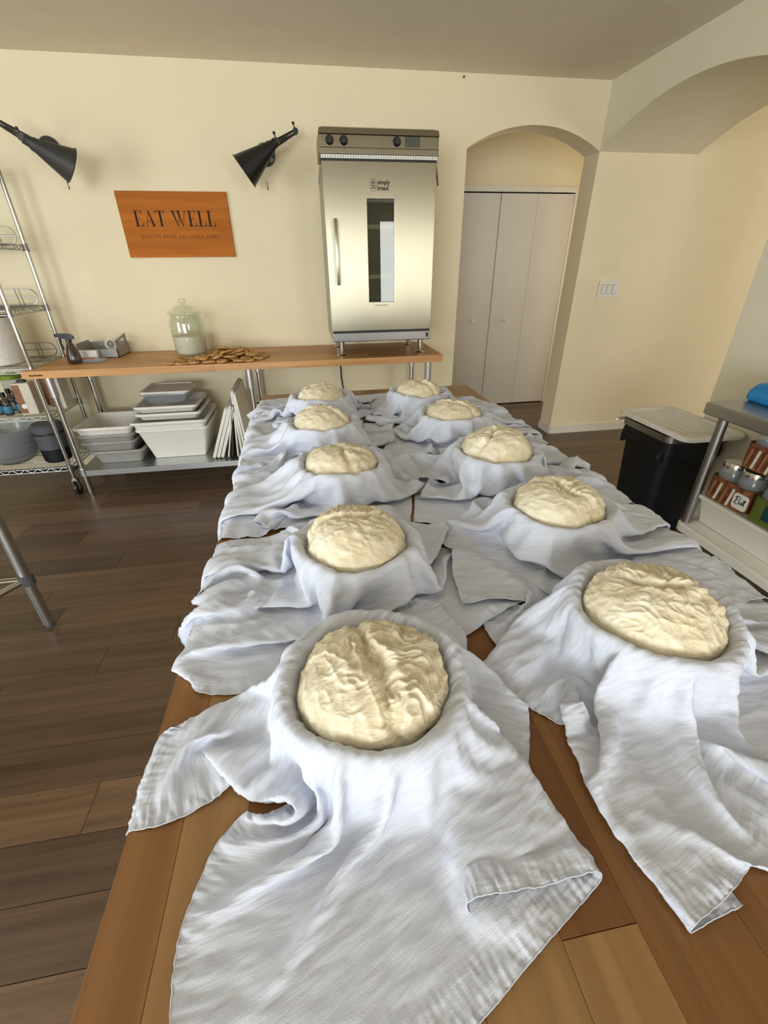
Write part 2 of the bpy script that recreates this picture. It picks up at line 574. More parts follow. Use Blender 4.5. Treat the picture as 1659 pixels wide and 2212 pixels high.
# bifold closet door: four leaves, two knobs; parent is an added light-blocking panel
edges = [1.172, 1.55, 1.932, 2.305, 2.682]
bf = MB().box(1.10, 2.76, HY + 0.151, HY + 0.17, 0, 2.2).build('door_1', M['floor_gap'])
struct(bf, 'white four-leaf bifold closet door behind the arch')
for k in range(4):
    off = 0.0 if k % 2 == 0 else 0.004
    lf = MB().box(edges[k] + 0.002, edges[k + 1] - 0.002, HY - 0.028 + off, HY + 0.006 + off, 0.012, 2.022, b=0.003).build('door_leaf', M['door'], bf)
    if k in (1, 2):
        kx = 1.734 if k == 1 else 2.102
        kb = MB().lathe([(0.0, 0.0), (0.008, 0.0), (0.008, 0.012), (0.017, 0.018), (0.018, 0.026), (0.012, 0.034), (0.0, 0.036)], n=20)
        kb.xf(Matrix.Translation((kx, HY - 0.028 + off, 0.914)) @ Matrix.Rotation(math.radians(90), 4, 'X'))
        kb.build('door_knob', M['white_plastic'], lf, smooth=40)

# baseboards
struct(MB().box(XC, 5.9, D - 0.014, D, 0, 0.07).build('baseboard_back', M['trim']))
struct(MB().box(XC - 0.012, XC, D - 0.001, D + 0.2, 0, 0.07).build('baseboard_jamb', M['trim']))
struct(MB().box(XC - 0.012, XC, -0.4, PY, 0, 0.07).build('baseboard_right', M['trim']))

# floor: sub-floor plus planks running along x
flo = struct(MB().box(-3.6, 6.2, -4.6, 5.3, -0.08, -0.004).build('floor', M['floor_gap']))
PW, PL = 0.152, 1.22
plank_me = {}
def plank(x0, x1, y0):
    L = round(x1 - x0, 3)
    if L < 0.03:
        return
    if L not in plank_me:
        q = MB().box(0, L - 0.0016, 0, PW - 0.0016, -0.006, 0, b=0.0007)
        me = bpy.data.meshes.new('plank')
        me.from_pydata(q.v, [], q.f)
        me.materials.append(M['floor'])
        plank_me[L] = me
    link_mesh('plank', plank_me[L], flo, (x0, y0, 0))
row = 0
y = 0.637 - PW * 2
stag = [-0.967, -0.777, -0.30, -0.641, -1.15, -0.05, -0.50, -0.85]
rows_j = {7: -0.967, 3: -0.777, 2: -0.907 + 0.3, 4: 0.02, 5: -0.55, 6: -1.3}
while y < 4.84:
    ofs = rows_j.get(row, stag[(row * 5) % 8] + 0.13 * (row % 3))
    if y < D - 0.16:
        xa, xb = -3.0, 3.9
    else:
        xa, xb = 1.0, 3.2
    x = ofs - PL * 4
    while x < xb:
        a, b = max(x, xa), min(x + PL, xb)
        if b - a > 0.03:
            plank(round(a, 3), round(b, 3), y)
        x += PL
    y += PW
    row += 1
far = MB()
far.box(-3.6, -3.0, -4.6, D, -0.006, 0)
far.box(3.9, 6.2, -4.6, D, -0.006, 0)
far.box(-3.0, 3.9, -4.6, 0.637 - PW * 2 - 0.001, -0.006, 0)
far.build('plank_field', M['floor'], flo, kind='stuff')

# ================================================================== BIG WORK TABLE
TX0, TX1, TY0, TY1 = -0.242, 0.79, -0.25, 2.2
tbl = thing('work_table', 'large butcher-block work table carrying ten towel-lined dough bowls', 'table', (0.274, 0.975, 0))
MB().box(TX0 + 0.003, TX1 - 0.003, TY0 + 0.003, TY1 - 0.003, ZT - 0.042, ZT - 0.004).build('top_core', M['table_gap'], tbl)
widths = [0.055, 0.068, 0.052, 0.088, 0.060, 0.082, 0.072, 0.094, 0.058, 0.078, 0.070, 0.064, 0.086, 0.062]
sw = sum(widths)
widths = [w * (TX1 - TX0) / sw for w in widths]
cuts = [[], [0.02, 1.3], [0.9], [0.066, 1.7], [0.45], [1.1], [0.13, 1.5], [0.8], [0.235, 1.2], [0.02, 0.7], [0.22, 1.8], [1.0], [0.33], [0.6, 1.6]]
x = TX0
for i, w in enumerate(widths):
    ys = [TY0] + cuts[i] + [TY1]
    for a, b in zip(ys[:-1], ys[1:]):
        q = MB().box(-w / 2 + 0.0002, w / 2 - 0.0002, -(b - a) / 2 + 0.0003, (b - a) / 2 - 0.0003, -0.044, 0, b=0.0005)
        me = bpy.data.meshes.new('stave')
        me.from_pydata(q.v, [], q.f)
        me.materials.append(M['table'])
        link_mesh('stave', me, tbl, (x + w / 2 - 0.274, (a + b) / 2 - 0.975, ZT - random.uniform(0, 0.0003)))
    x += w
for (lx, ly) in ((TX0 + 0.14, TY0 + 0.15), (TX1 - 0.14, TY0 + 0.15), (TX0 + 0.14, TY1 - 0.15), (TX1 - 0.14, TY1 - 0.15)):
    MB().cyl((lx, ly, 0), (lx, ly, ZT - 0.044), 0.022).build('leg', M['chrome'], tbl, smooth=40)
for (y0_, y1_) in ((TY0 + 0.13, TY0 + 0.17), (TY1 - 0.17, TY1 - 0.13)):
    MB().box(TX0 + 0.12, TX1 - 0.12, y0_, y1_, ZT - 0.12, ZT - 0.044).build('apron', M['galv'], tbl)

# ================================================================== BACK BENCH
BX0, BX1, BY0, BY1 = -1.765, 0.925, 3.105, 3.755
bench = thing('wall_bench', 'long butcher-block bench on chrome legs along the back wall', 'bench', (-0.42, 3.43, 0))
MB().box(BX0 + 0.002, BX1 - 0.002, BY0 + 0.002, BY1 - 0.002, ZB - 0.042, ZB - 0.004).build('top_core', M['table_gap'], bench)
ys = [BY0, 3.17, 3.25, 3.32, 3.40, 3.49, 3.57, 3.66, BY1]
for i in range(8):
    js = [BX0] + sorted(random.uniform(BX0 + 0.4, BX1 - 0.4) for _ in range(2)) + [BX1]
    if i == 0:
        js = [BX0, -0.62, BX1]
    for a, b in zip(js[:-1], js[1:]):
        w = ys[i + 1] - ys[i]
        q = MB().box(-(b - a) / 2 + 0.0004, (b - a) / 2 - 0.0004, -w / 2 + 0.0006, w / 2 - 0.0006, -0.045, 0, b=0.0015)
        me = bpy.data.meshes.new('stave')
        me.from_pydata(q.v, [], q.f)
        me.materials.append(M['bench'])
        link_mesh('stave', me, bench, ((a + b) / 2 + 0.42, (ys[i] + ys[i + 1]) / 2 - 3.43, ZB))
mk = MB()
for k in range(9):
    mk.box(-1.725 + k * 0.0085, -1.725 + k * 0.0085 + 0.006, BY0 - 0.0006, BY0 + 0.001, ZB - 0.031 + (k % 2) * 0.002, ZB - 0.019 - (k % 3) * 0.0015)
mk.build('maker_stamp', M['ink'], bench)
for lx in (-1.64, -0.41, 0.83):
    for ly in (3.14, 3.68):
        lg = MB().cyl((lx, ly, 0.03), (lx, ly, ZB - 0.05), 0.0195).build('leg', M['chrome'], bench, smooth=40)
        MB().cyl((lx, ly, ZB - 0.17), (lx, ly, ZB - 0.045), 0.0245).build('socket', M['galv'], lg, smooth=40)
        MB().cyl((lx, ly, 0.0), (lx, ly, 0.03), 0.014, 0.017).build('foot', M['galv'], lg, smooth=40)
        if lx < 0:
            MB().cyl((lx, ly, 0.165), (lx, ly, 0.215), 0.028).build('shelf_collar', M['galv'], lg, smooth=40)
sh = MB()
sh.box(-1.66, -0.39, 3.125, 3.70, 0.196, 0.20)
sh.box(-1.66, -0.39, 3.122, 3.127, 0.160, 0.20)
sh.box(-1.66, -0.39, 3.698, 3.703, 0.160, 0.20)
sh.build('lower_shelf', M['galv'], bench)
rl = MB().cyl((-0.41, 3.3, 0.555), (-0.2, 3.3, 0.552), 0.016)
rl.build('side_rail', M['chrome'], bench, smooth=40)

# ================================================================== DECK OVEN
def text_mesh(body, size, offset=0.0, spacing=1.0, xscale=1.0):
    cu = bpy.data.curves.new('lettering', 'FONT')
    cu.body = body
    cu.size = size
    cu.offset = offset
    cu.space_character = spacing
    cu.extrude = 0.0004
    cu.resolution_u = 3
    o = bpy.data.objects.new('lettering', cu)
    COL.objects.link(o)
    bpy.context.view_layer.update()
    dg = bpy.context.evaluated_depsgraph_get()
    me = bpy.data.meshes.new_from_object(o.evaluated_get(dg))
    bpy.data.objects.remove(o, do_unlink=True)
    vs = [(v.co.x * xscale, v.co.y, v.co.z) for v in me.vertices]
    fs = [tuple(p.vertices) for p in me.polygons]
    bpy.data.meshes.remove(me)
    x0 = min(v[0] for v in vs)
    return [(v[0] - x0, v[1], v[2]) for v in vs], fs
def put_text(mb, body, size, x, y, z, width=None, **k):
    vs, fs = text_mesh(body, size, **k)
    w = max(v[0] for v in vs)
    s = (width / w) if width else 1.0
    mb.add([(x + v[0] * s, y - v[2], z + v[1]) for v in vs], fs)
    return mb
OY = 3.06
oven = thing('bread_oven', 'tall stainless steel bread oven with a narrow window, standing on the bench', 'oven', (0.488, 3.4, ZB))
bd = MB()
bd.box(0.168, 0.810, OY + 0.04, 3.70, 1.0, 1.955)
bd.build('body', M['steel'], oven)
bs = MB().box(0.166, 0.813, OY - 0.004, OY + 0.05, 0.998, 1.052, b=0.004).build('base_panel', M['steel_dark'], oven)
swp = MB().box(0.783, 0.799, OY - 0.010, OY - 0.003, 1.014, 1.040, b=0.001).build('power_switch', M['knob'], bs)
MB().box(0.17, 0.81, OY + 0.006, OY + 0.04, 1.052, 1.062).build('door_seal', M['black'], oven)
# door leaf with window hole
dx0, dx1, dz0, dz1 = 0.161, 0.816, 1.062, 1.942
wx0, wx1, wz0, wz1 = 0.409, 0.568, 1.232, 1.769
dr = MB()
def frame_xz(mb, x0, x1, z0, z1, a0, a1, c0, c1, yf, yb):
    P = [(x0, z0), (x1, z0), (x1, z1), (x0, z1)]
    Q = [(a0, c0), (a1, c0), (a1, c1), (a0, c1)]
    vs = [(p[0], yf, p[1]) for p in P] + [(p[0], yf, p[1]) for p in Q] + [(p[0], yb, p[1]) for p in P] + [(p[0], yb, p[1]) for p in Q]
    fs = []
    for k in range(4):
        j = (k + 1) % 4
        fs += [(k, j, 4 + j, 4 + k), (8 + k, 12 + k, 12 + j, 8 + j), (k, 8 + k, 8 + j, j), (4 + k, 4 + j, 12 + j, 12 + k)]
    mb.add(vs, fs)
frame_xz(dr, dx0, dx1, dz0, dz1, wx0, wx1, wz0, wz1, OY, OY + 0.035)
door = dr.build('door', M['steel'], oven)
bv = door.modifiers.new('bevel', 'BEVEL')
bv.width = 0.003
bv.segments = 2
MB().box(wx0, wx1, OY + 0.004, OY + 0.009, wz0, wz1).build('door_glass', M['oven_glass'], door)
MB().box(wx0, wx1, OY + 0.030, OY + 0.0345, wz0, wz1).build('baking_chamber', M['cavity'], door)  # flat dark sheet, the chamber's inner shade put into its colour
for zz in (1.625, 1.362):
    MB().box(wx0, wx1, OY + 0.018, OY + 0.028, zz, zz + 0.022).build('deck_edge', M['cream'], door)
h = MB()
h.box(0.208, 0.226, OY - 0.052, OY - 0.036, 1.330, 1.672, b=0.004)
h.cyl((0.217, OY - 0.04, 1.36), (0.217, OY, 1.36), 0.007)
h.cyl((0.217, OY - 0.04, 1.64), (0.217, OY, 1.64), 0.007)
h.build('door_handle', M['steel'], door, smooth=40)
lg = MB()
put_text(lg, 'simply', 0.029, 0.470, OY - 0.0005, 1.838, width=0.074, offset=0.0007)
put_text(lg, 'bread.', 0.029, 0.470, OY - 0.0005, 1.811, width=0.068, offset=0.0007)
for (r_, w_) in ((0.0165, 0.0007),):
    ring = []
    for k in range(40):
        t = 2 * math.pi * k / 40
        cz = 0.014 if math.sin(t) >= 0 else -0.014
        ring.append((0.446 + 0.0165 * math.cos(t), OY - 0.0005, 1.834 + cz + 0.0165 * math.sin(t)))
    lg.tube(ring, w_, n=5, closed=True)
for (gx, gz) in ((0, 0.017), (-0.006, 0.010), (0.006, 0.010), (-0.006, -0.002), (0.006, -0.002), (-0.006, -0.013), (0.006, -0.013)):
    lg.prism([(0.446 + gx + 0.0036 * math.cos(t), 1.834 + gz + 0.0046 * math.sin(t)) for t in [math.pi * 2 * q / 10 for q in range(10)]], 'y', OY - 0.0008, OY + 0.0002)
lg.build('maker_logo', M['ink'], door)
ct = MB()
put_text(ct, 'CAUTION HOT', 0.011, 0.449, OY - 0.0005, 1.208, width=0.078, offset=0.0002)
ct.tube([(0.440 + 0.0038 * math.cos(t), OY - 0.0005, 1.212 + 0.0045 * math.sin(t)) for t in [math.pi * 2 * q / 14 for q in range(14)]], 0.0006, n=4, closed=True)
ct.build('caution_print', M['ink_brown'], door)
# slotted vent strip between door and control panel
vs_ = MB().box(0.160, 0.815, OY + 0.002, OY + 0.05, 1.953, 1.969).build('vent_strip', M['paper'], oven)
sl = MB()
for k in range(46):
    sx = 0.168 + k * 0.0141
    sl.box(sx, sx + 0.0022, OY + 0.0005, OY + 0.004, 1.9555, 1.9665)
sl.build('vent_slots', M['grey_black'], vs_, kind='stuff')
MB().box(0.155, 0.818, OY + 0.012, OY + 0.05, 1.942, 1.953).build('door_gap', M['black'], oven)
# control panel, rounded upper corners
prof = [(0.010, 1.969), (-0.006, 1.972), (-0.006, 1.996), (-0.001, 2.000), (-0.001, 2.052), (-0.006, 2.057), (-0.004, 2.082), (0.020, 2.090), (0.30, 2.090), (0.30, 1.969)]
px0, px1, rr = 0.153, 0.822, 0.024
secs = [(px0 + rr * (1 - math.cos(math.pi / 2 * k / 6)), rr * (1 - math.sin(math.pi / 2 * k / 6))) for k in range(7)]
secs += [(px1 - (s[0] - px0), s[1]) for s in reversed(secs)]
R_ = []
for (sx, cut) in secs:
    R_.append([(sx, OY + p[0], min(p[1], 2.090 - cut)) for p in prof])
cp = loft(MB(), R_).build('control_panel', M['steel'], oven, smooth=35)
for kx in (0.210, 0.288, 0.582):
    kb = MB().lathe([(0, 0), (0.0225, 0), (0.0225, 0.006), (0.019, 0.010), (0.0175, 0.026), (0.0155, 0.029), (0, 0.029)], n=28)
    kb.box(-0.003, 0.003, -0.0165, 0.0165, 0.026, 0.034, b=0.001)
    kb.xf(Matrix.Translation((kx, OY - 0.001, 2.028)) @ Matrix.Rotation(math.radians(90), 4, 'X') @ Matrix.Rotation(random.uniform(-0.3, 0.3), 4, 'Z'))
    kb.build('control_knob', M['knob'], cp, smooth=40)
MB().box(0.629, 0.714, OY - 0.004, OY + 0.002, 2.005, 2.052, b=0.001).build('display', M['display'], cp)
MB().lathe([(0, 2.104), (0.05, 2.102), (0.07, 2.096), (0.07, 2.088), (0, 2.088)], c=(0.47, OY + 0.12, 0), n=32).build('vent_cap', M['knob'], oven, smooth=40)
for (xx, s_) in ((0.158, -1), (0.818, 1)):
    MB().add([(xx, OY + 0.03, 1.945), (xx, OY + 0.05, 1.945), (xx + s_ * 0.018, OY + 0.05, 1.84), (xx + s_ * 0.018, OY + 0.03, 1.84), (xx + s_ * 0.004, OY + 0.03, 1.945), (xx + s_ * 0.004, OY + 0.05, 1.945), (xx + s_ * 0.021, OY + 0.05, 1.84), (xx + s_ * 0.021, OY + 0.03, 1.84)],
             [(0, 1, 2, 3), (7, 6, 5, 4), (0, 4, 5, 1), (1, 5, 6, 2), (2, 6, 7, 3), (3, 7, 4, 0)]).build('side_flap', M['dark_grey_plastic'], oven)
for (fx, fy) in ((0.230, 3.235), (0.795, 3.255), (0.230, 3.62), (0.785, 3.62)):
    MB().lathe([(0, 0), (0.031, 0), (0.032, 0.004), (0.026, 0.008), (0.0165, 0.010), (0.0215, 0.1165), (0, 0.1165)], c=(fx, fy, ZB), n=24).build('foot', M['chrome'], oven, smooth=35)
cdp = [(0.245, 3.745, 0.98), (0.246, 3.742, 0.75), (0.248, 3.744, 0.62), (0.27, 3.74, 0.45), (0.30, 3.74, 0.30), (0.33, 3.72, 0.10), (0.36, 3.66, 0.008), (0.5, 3.6, 0.008)]
pc = MB().tube(cdp, 0.0055, n=8).build('power_cord', M['black'], smooth=60)
tag(pc, 'black power cord hanging down the wall under the bench below the oven', 'cord')

# ================================================================== SIGN
sg = thing('wall_sign', 'rectangular wooden sign with black EAT WELL lettering on the back wall', 'sign', (-0.81, D, 1.69))
SX0, SX1, SZ0, SZ1 = -1.1625, -0.4572, 1.4996, 1.8779
MB().box(SX0, SX1, D - 0.018, D - 0.001, SZ0, SZ1, b=0.0015).build('board', M['sign'], sg)
def glyphs(ch):
    S = lambda x0, z0, x1, z1: [(x0, z0), (x1, z0), (x1, z1), (x0, z1)]
    if ch == 'E':
        return 0.66, [S(.10, 0, .25, 1), S(0, .965, .60, 1), S(0, 0, .62, .035), S(.25, .485, .44, .515), [(.60, 1), (.52, .97), (.60, .74)], [(.62, 0), (.62, .28), (.53, .03)], [(.44, .40), (.44, .60), (.40, .5)]]
    if ch == 'L':
        return 0.64, [S(.10, 0, .25, 1), S(0, .965, .35, 1), S(0, 0, .60, .035), [(.60, 0), (.60, .30), (.51, .03)]]
    if ch == 'T':
        return 0.70, [S(.275, 0, .425, 1), S(.02, .965, .68, 1), S(.18, 0, .52, .03), [(.02, 1), (.10, .97), (.02, .74)], [(.68, 1), (.60, .97), (.68, .74)]]
    if ch == 'A':
        return 0.78, [[(.08, 0), (.115, 0), (.405, .96), (.385, 1.0)], [(.34, 1.0), (.42, 1.0), (.70, 0), (.55, 0)], S(.19, .30, .58, .33), S(0, 0, .20, .028), S(.46, 0, .78, .028)]
    if ch == 'W':
        return 1.10, [[(.05, 1), (.20, 1), (.40, 0), (.36, 0)], [(.38, 0), (.41, 0), (.62, .97), (.58, .97)], [(.43, 1), (.57, 1), (.76, 0), (.72, 0)], [(.74, 0), (.77, 0), (1.03, 1), (.99, 1)], S(-.02, .97, .30, 1), S(.40, .97, .72, 1), S(.88, .97, 1.12, 1)]
    return 0.34, []
def serif_word(parent, word, x, z, hgt, width, y):
    tot = sum(glyphs(c)[0] + 0.06 for c in word)
    sx = width / tot
    cx = x
    for c in word:
        w, ps = glyphs(c)
        mb = MB()
        for p in ps:
            mb.prism([(cx + q[0] * sx, z + q[1] * hgt) for q in p], 'y', y - 0.0006, y + 0.0006)
        if ps:
            mb.build('letter', M['ink'], parent)
        cx += (w + 0.06) * sx
serif_word(sg, 'EAT WELL', -1.078, 1.682, 0.088, 0.532, D - 0.018)
sm = MB()
put_text(sm, 'QUALITY FOOD DELIVERED HOME', 0.030, -1.062, D - 0.0182, 1.611, width=0.512, spacing=1.5)
sm.build('small_lettering', M['ink_brown'], sg)

# ================================================================== WALL LAMPS
def wall_lamp(label, rose, apex, opening, r_open, elbow, mat_, pull):
    L = thing('wall_lamp', label, 'lamp', (rose[0], D, rose[1]), 'swing-arm lamps on the back wall')
    q = MB().lathe([(0, 0), (0.064, 0), (0.064, 0.008), (0.058, 0.018), (0.03, 0.024), (0, 0.026)], n=36)
    q.xf(Matrix.Translation((rose[0], D, rose[1])) @ Matrix.Rotation(math.radians(90), 4, 'X'))
    q.build('wall_rose', mat_, L, smooth=40)
    a = Vector(apex)
    o = Vector(opening)
    ax = (o - a).normalized()
    ln = (o - a).length
    stub = Vector((rose[0], D - 0.075, rose[1]))
    e = Vector(elbow)
    MB().cyl((rose[0], D - 0.02, rose[1]), stub, 0.011).build('stub', mat_, L, smooth=40)
    side = (e - stub).normalized().cross(Vector((0, 1, 0))).normalized() * 0.009
    am = MB()
    am.tube([stub + side, e + side], 0.0055)
    am.tube([stub - side, e - side], 0.0055)
    am.build('lower_arm', mat_, L, smooth=40)
    nk = a - ax * 0.045
    side2 = (e - nk).normalized().cross(Vector((0, 1, 0))).normalized() * 0.008
    am = MB()
    am.tube([nk + side2, e + side2], 0.0055)
    am.tube([nk - side2, e - side2], 0.0055)
    am.build('upper_arm', mat_, L, smooth=40)
    for p in (e, nk):
        j = MB()
        j.cyl(p + Vector((0, -0.016, 0)), p + Vector((0, 0.016, 0)), 0.017)
        j.cyl(p + Vector((-0.004, -0.004, 0.014)), p + Vector((-0.010, -0.006, 0.036)), 0.004)
        j.cyl(p + Vector((-0.010, -0.006, 0.034)), p + Vector((-0.011, -0.006, 0.045)), 0.009, 0.007)
        j.build('joint_knob', mat_, L, smooth=40)
    prof = [(0.012, -0.045), (0.024, -0.042), (0.026, -0.012), (0.033, 0.0), (0.036, 0.02), (r_open * 0.97, ln), (r_open + 0.003, ln + 0.002), (r_open + 0.003, ln + 0.006), (r_open * 0.96, ln + 0.003), (0.033, 0.024), (0.02, 0.012), (0.0, 0.01)]
    s = MB().lathe([(max(r, 0.0001), z) for r, z in prof], n=48)
    rot = Vector((0, 0, 1)).rotation_difference(ax).to_matrix().to_4x4()
    s.xf(Matrix.Translation(a) @ rot)
    sh_ = s.build('lamp_shade', mat_, L, smooth=40)
    b = MB().lathe([(0.0001, 0.12), (0.018, 0.112), (0.026, 0.09), (0.022, 0.065), (0.013, 0.045), (0.013, 0.02), (0.0001, 0.02)], n=20)
    b.xf(Matrix.Translation(a) @ rot)
    b.build('bulb', M['paper'], L, smooth=60)
    pm = MB().tube([(pull[0] - 0.001, pull[1], pull[2] + 0.035), (pull[0], pull[1], pull[2] + 0.02), (pull[0] + 0.002, pull[1], pull[2])], 0.0022, n=6)
    pm.cyl((pull[0] + 0.002, pull[1], pull[2]), (pull[0] + 0.0025, pull[1], pull[2] - 0.012), 0.0038, 0.003, n=8)
    pm.build('pull_tip', mat_, L, smooth=40)
    return L
wall_lamp('black cone wall lamp pointing down left, between the wooden sign and the oven', (-0.17, 2.081), (-0.118, 3.50, 2.076), (-0.293, 3.50, 1.9545), 0.096, (0.039, 3.60, 2.172), M['black'], (-0.172, 3.62, 1.885))
wall_lamp('charcoal cone wall lamp cut by the left picture edge above the wire shelf', (-1.475, 2.086), (-1.405, 3.38, 2.040), (-1.275, 3.47, 1.962), 0.092, (-1.585, 3.43, 2.150), M['grey_black'], (-1.332, 3.50, 1.862))
nl = MB().cyl((1.161, D - 0.012, 2.507), (1.161, D + 0.005, 2.508), 0.004, 0.0035, n=10)
nl.cyl((1.161, D - 0.014, 2.507), (1.161, D - 0.011, 2.507), 0.0065, n=10)
tag(nl.build('wall_nail', M['grey_black'], smooth=40), 'tiny dark nail in the wall just under the ceiling', 'nail')

# ================================================================== LIGHT SWITCH
sw_ = thing('light_switch', 'white three-rocker light switch plate on the wall by the arch', 'switch', (2.53, D, 1.243))
MB().box(2.437, 2.627, D - 0.008, D - 0.0005, 1.182, 1.304, b=0.003).build('plate', M['trim'], sw_)
for k in range(3):
    cx = 2.482 + k * 0.050
    MB().box(cx - 0.0195, cx + 0.0195, D - 0.0095, D - 0.007, 1.208, 1.278).build('rocker_bezel', M['grey_plastic'], sw_)
    MB().add([(cx - 0.017, D - 0.010, 1.211), (cx + 0.017, D - 0.010, 1.211), (cx + 0.017, D - 0.015, 1.275), (cx - 0.017, D - 0.015, 1.275), (cx - 0.017, D - 0.008, 1.211), (cx + 0.017, D - 0.008, 1.211), (cx + 0.017, D - 0.008, 1.275), (cx - 0.017, D - 0.008, 1.275)],
             [(0, 1, 2, 3), (4, 7, 6, 5), (0, 4, 5, 1), (1, 5, 6, 2), (2, 6, 7, 3), (3, 7, 4, 0)]).build('rocker', M['trim'], sw_)

# ================================================================== GLASS JAR OF FLOUR
jc = (-0.835, 3.535)
jar = thing('glass_jar', 'lidded clear glass jar half full of white flour on the bench', 'jar', (jc[0], jc[1], ZB))
outer = [(0.0001, 0), (0.095, 0), (0.104, 0.006), (0.110, 0.03), (0.116, 0.12), (0.116, 0.21), (0.112, 0.235), (0.104, 0.248), (0.102, 0.262), (0.108, 0.268), (0.108, 0.274)]
inner = [(0.101, 0.274), (0.098, 0.262), (0.099, 0.248), (0.107, 0.233), (0.112, 0.21), (0.112, 0.12), (0.105, 0.03), (0.098, 0.012), (0.0001, 0.010)]
MB().lathe(outer + inner, c=(jc[0], jc[1], ZB + 0.001), n=48).build('jar_body', M['glass'], jar, smooth=50)
MB().lathe([(0.0001, 0.0115), (0.096, 0.0135), (0.103, 0.03), (0.1095, 0.11), (0.1095, 0.128), (0.09, 0.131), (0.05, 0.128), (0.0001, 0.130)], c=(jc[0], jc[1], ZB + 0.001), n=40).build('flour_fill', M['flour'], jar, smooth=50)
lid = MB().lathe([(0.0001, 0.276), (0.110, 0.2755), (0.118, 0.278), (0.119, 0.283), (0.112, 0.288), (0.082, 0.298), (0.066, 0.316), (0.045, 0.324), (0.020, 0.327), (0.016, 0.332), (0.022, 0.338), (0.029, 0.350), (0.029, 0.358), (0.022, 0.366), (0.0001, 0.368)], c=(jc[0], jc[1], ZB + 0.001), n=48).build('jar_lid', M['glass'], jar, smooth=50)

# ================================================================== COOKIES
def cookie_mesh(seed):
    rnd = random.Random(seed)
    bm = bmesh.new()
    bmesh.ops.create_uvsphere(bm, u_segments=20, v_segments=10, radius=1)
    ph = [rnd.uniform(0, 6.28) for _ in range(4)]
    for v in bm.verts:
        a = math.atan2(v.co.y, v.co.x)
        r = 0.043 * (1 + 0.05 * math.sin(2 * a + ph[0]) + 0.035 * math.sin(3 * a + ph[1]) + 0.02 * math.sin(5 * a + ph[2]))
        z = v.co.z
        rr = math.sqrt(max(0, 1 - z * z)) ** 0.6
        zz = (0.0115 if z > 0 else 0.004) * math.copysign(abs(z) ** 0.8, z)
        n = noise.noise(Vector((v.co.x * 3 + seed, v.co.y * 3, z)))
        v.co = Vector((math.cos(a) * r * rr, math.sin(a) * r * rr, zz + (0.0022 * n if z > 0 else 0)))
    me = bpy.data.meshes.new('cookie')
    bm.to_mesh(me)
    bm.free()
    for p in me.polygons:
        p.use_smooth = True
    me.materials.append(M['cookie'])
    ch = MB()
    for _ in range(11):
        a, r = rnd.uniform(0, 6.28), 0.036 * math.sqrt(rnd.random())
        z = 0.0115 * (1 - (r / 0.043) ** 2) ** 0.5
        s = rnd.uniform(0.0034, 0.0056)
        ch.lathe([(0.0001, -s), (s, -s * 0.3), (s * 0.85, s * 0.45), (0.0001, s * 0.75)], c=(r * math.cos(a), r * math.sin(a), z), n=7)
    cm = bpy.data.meshes.new('chocolate_chips')
    cm.from_pydata(ch.v, [], ch.f)
    cm.materials.append(M['choc'])
    return me, cm
ckm = [cookie_mesh(s) for s in (3, 8, 14, 21)]
rnd = random.Random(12)
CK = []   # x, y, layer z, tilt
spots = [(-0.885, 3.17), (-0.815, 3.145), (-0.745, 3.155), (-0.655, 3.155), (-0.565, 3.165), (-0.465, 3.16), (-0.395, 3.165), (-0.845, 3.245), (-0.765, 3.24), (-0.675, 3.245), (-0.60, 3.25), (-0.51, 3.245), (-0.43, 3.25), (-0.345, 3.235),
         (-0.80, 3.325), (-0.715, 3.33), (-0.625, 3.335), (-0.54, 3.33), (-0.455, 3.335), (-0.37, 3.325), (-0.305, 3.30), (-0.66, 3.42), (-0.575, 3.415), (-0.49, 3.42), (-0.405, 3.415), (-0.335, 3.40), (-0.62, 3.50), (-0.53, 3.505), (-0.445, 3.50)]
upper = [(-0.70, 3.20), (-0.612, 3.205), (-0.52, 3.205), (-0.56, 3.29), (-0.65, 3.295), (-0.475, 3.29), (-0.40, 3.29), (-0.60, 3.375), (-0.51, 3.375), (-0.43, 3.375), (-0.62, 3.46), (-0.50, 3.46)]
top3 = [(-0.605, 3.44), (-0.475, 3.335), (-0.545, 3.25)]
for lay, lst in ((0, spots), (1, upper), (2, top3)):
    for (x, y) in lst:
        CK.append((x + rnd.uniform(-0.008, 0.008), y + rnd.uniform(-0.008, 0.008), ZB + 0.0045 + lay * 0.017, rnd.uniform(-0.10, 0.10) + (rnd.choice([-1, 1]) * rnd.uniform(0.08, 0.28) if lay else 0)))
for i, (x, y, z, t) in enumerate(CK):
    me, cm = ckm[i % 4]
    c = bpy.data.objects.new('cookie', me)
    COL.objects.link(c)
    c.location = (x, y, z + abs(t) * 0.035)
    c.rotation_euler = (t, t * 0.6, rnd.uniform(0, 6.28))
    lab = 'chocolate chip cookie in the loose pile on the bench beside the flour jar'
    if i < 7:
        lab = ['leftmost cookie in the front row of the cookie pile', 'second cookie from the left in the front row of the pile', 'third cookie from the left in the front row of the pile', 'middle cookie in the front row of the cookie pile', 'third cookie from the right in the front row of the pile', 'second cookie from the right in the front row of the pile', 'rightmost cookie in the front row of the cookie pile'][i]
    elif i >= len(CK) - 3:
        lab = ['cookie propped highest at the back left of the pile', 'topmost cookie at the right of the pile', 'topmost cookie at the front middle of the pile'][i - len(CK) + 3]
    tag(c, lab, 'cookie', 'cookies piled on the bench')
    k = bpy.data.objects.new('chocolate_chips', cm)
    COL.objects.link(k)
    k.parent = c

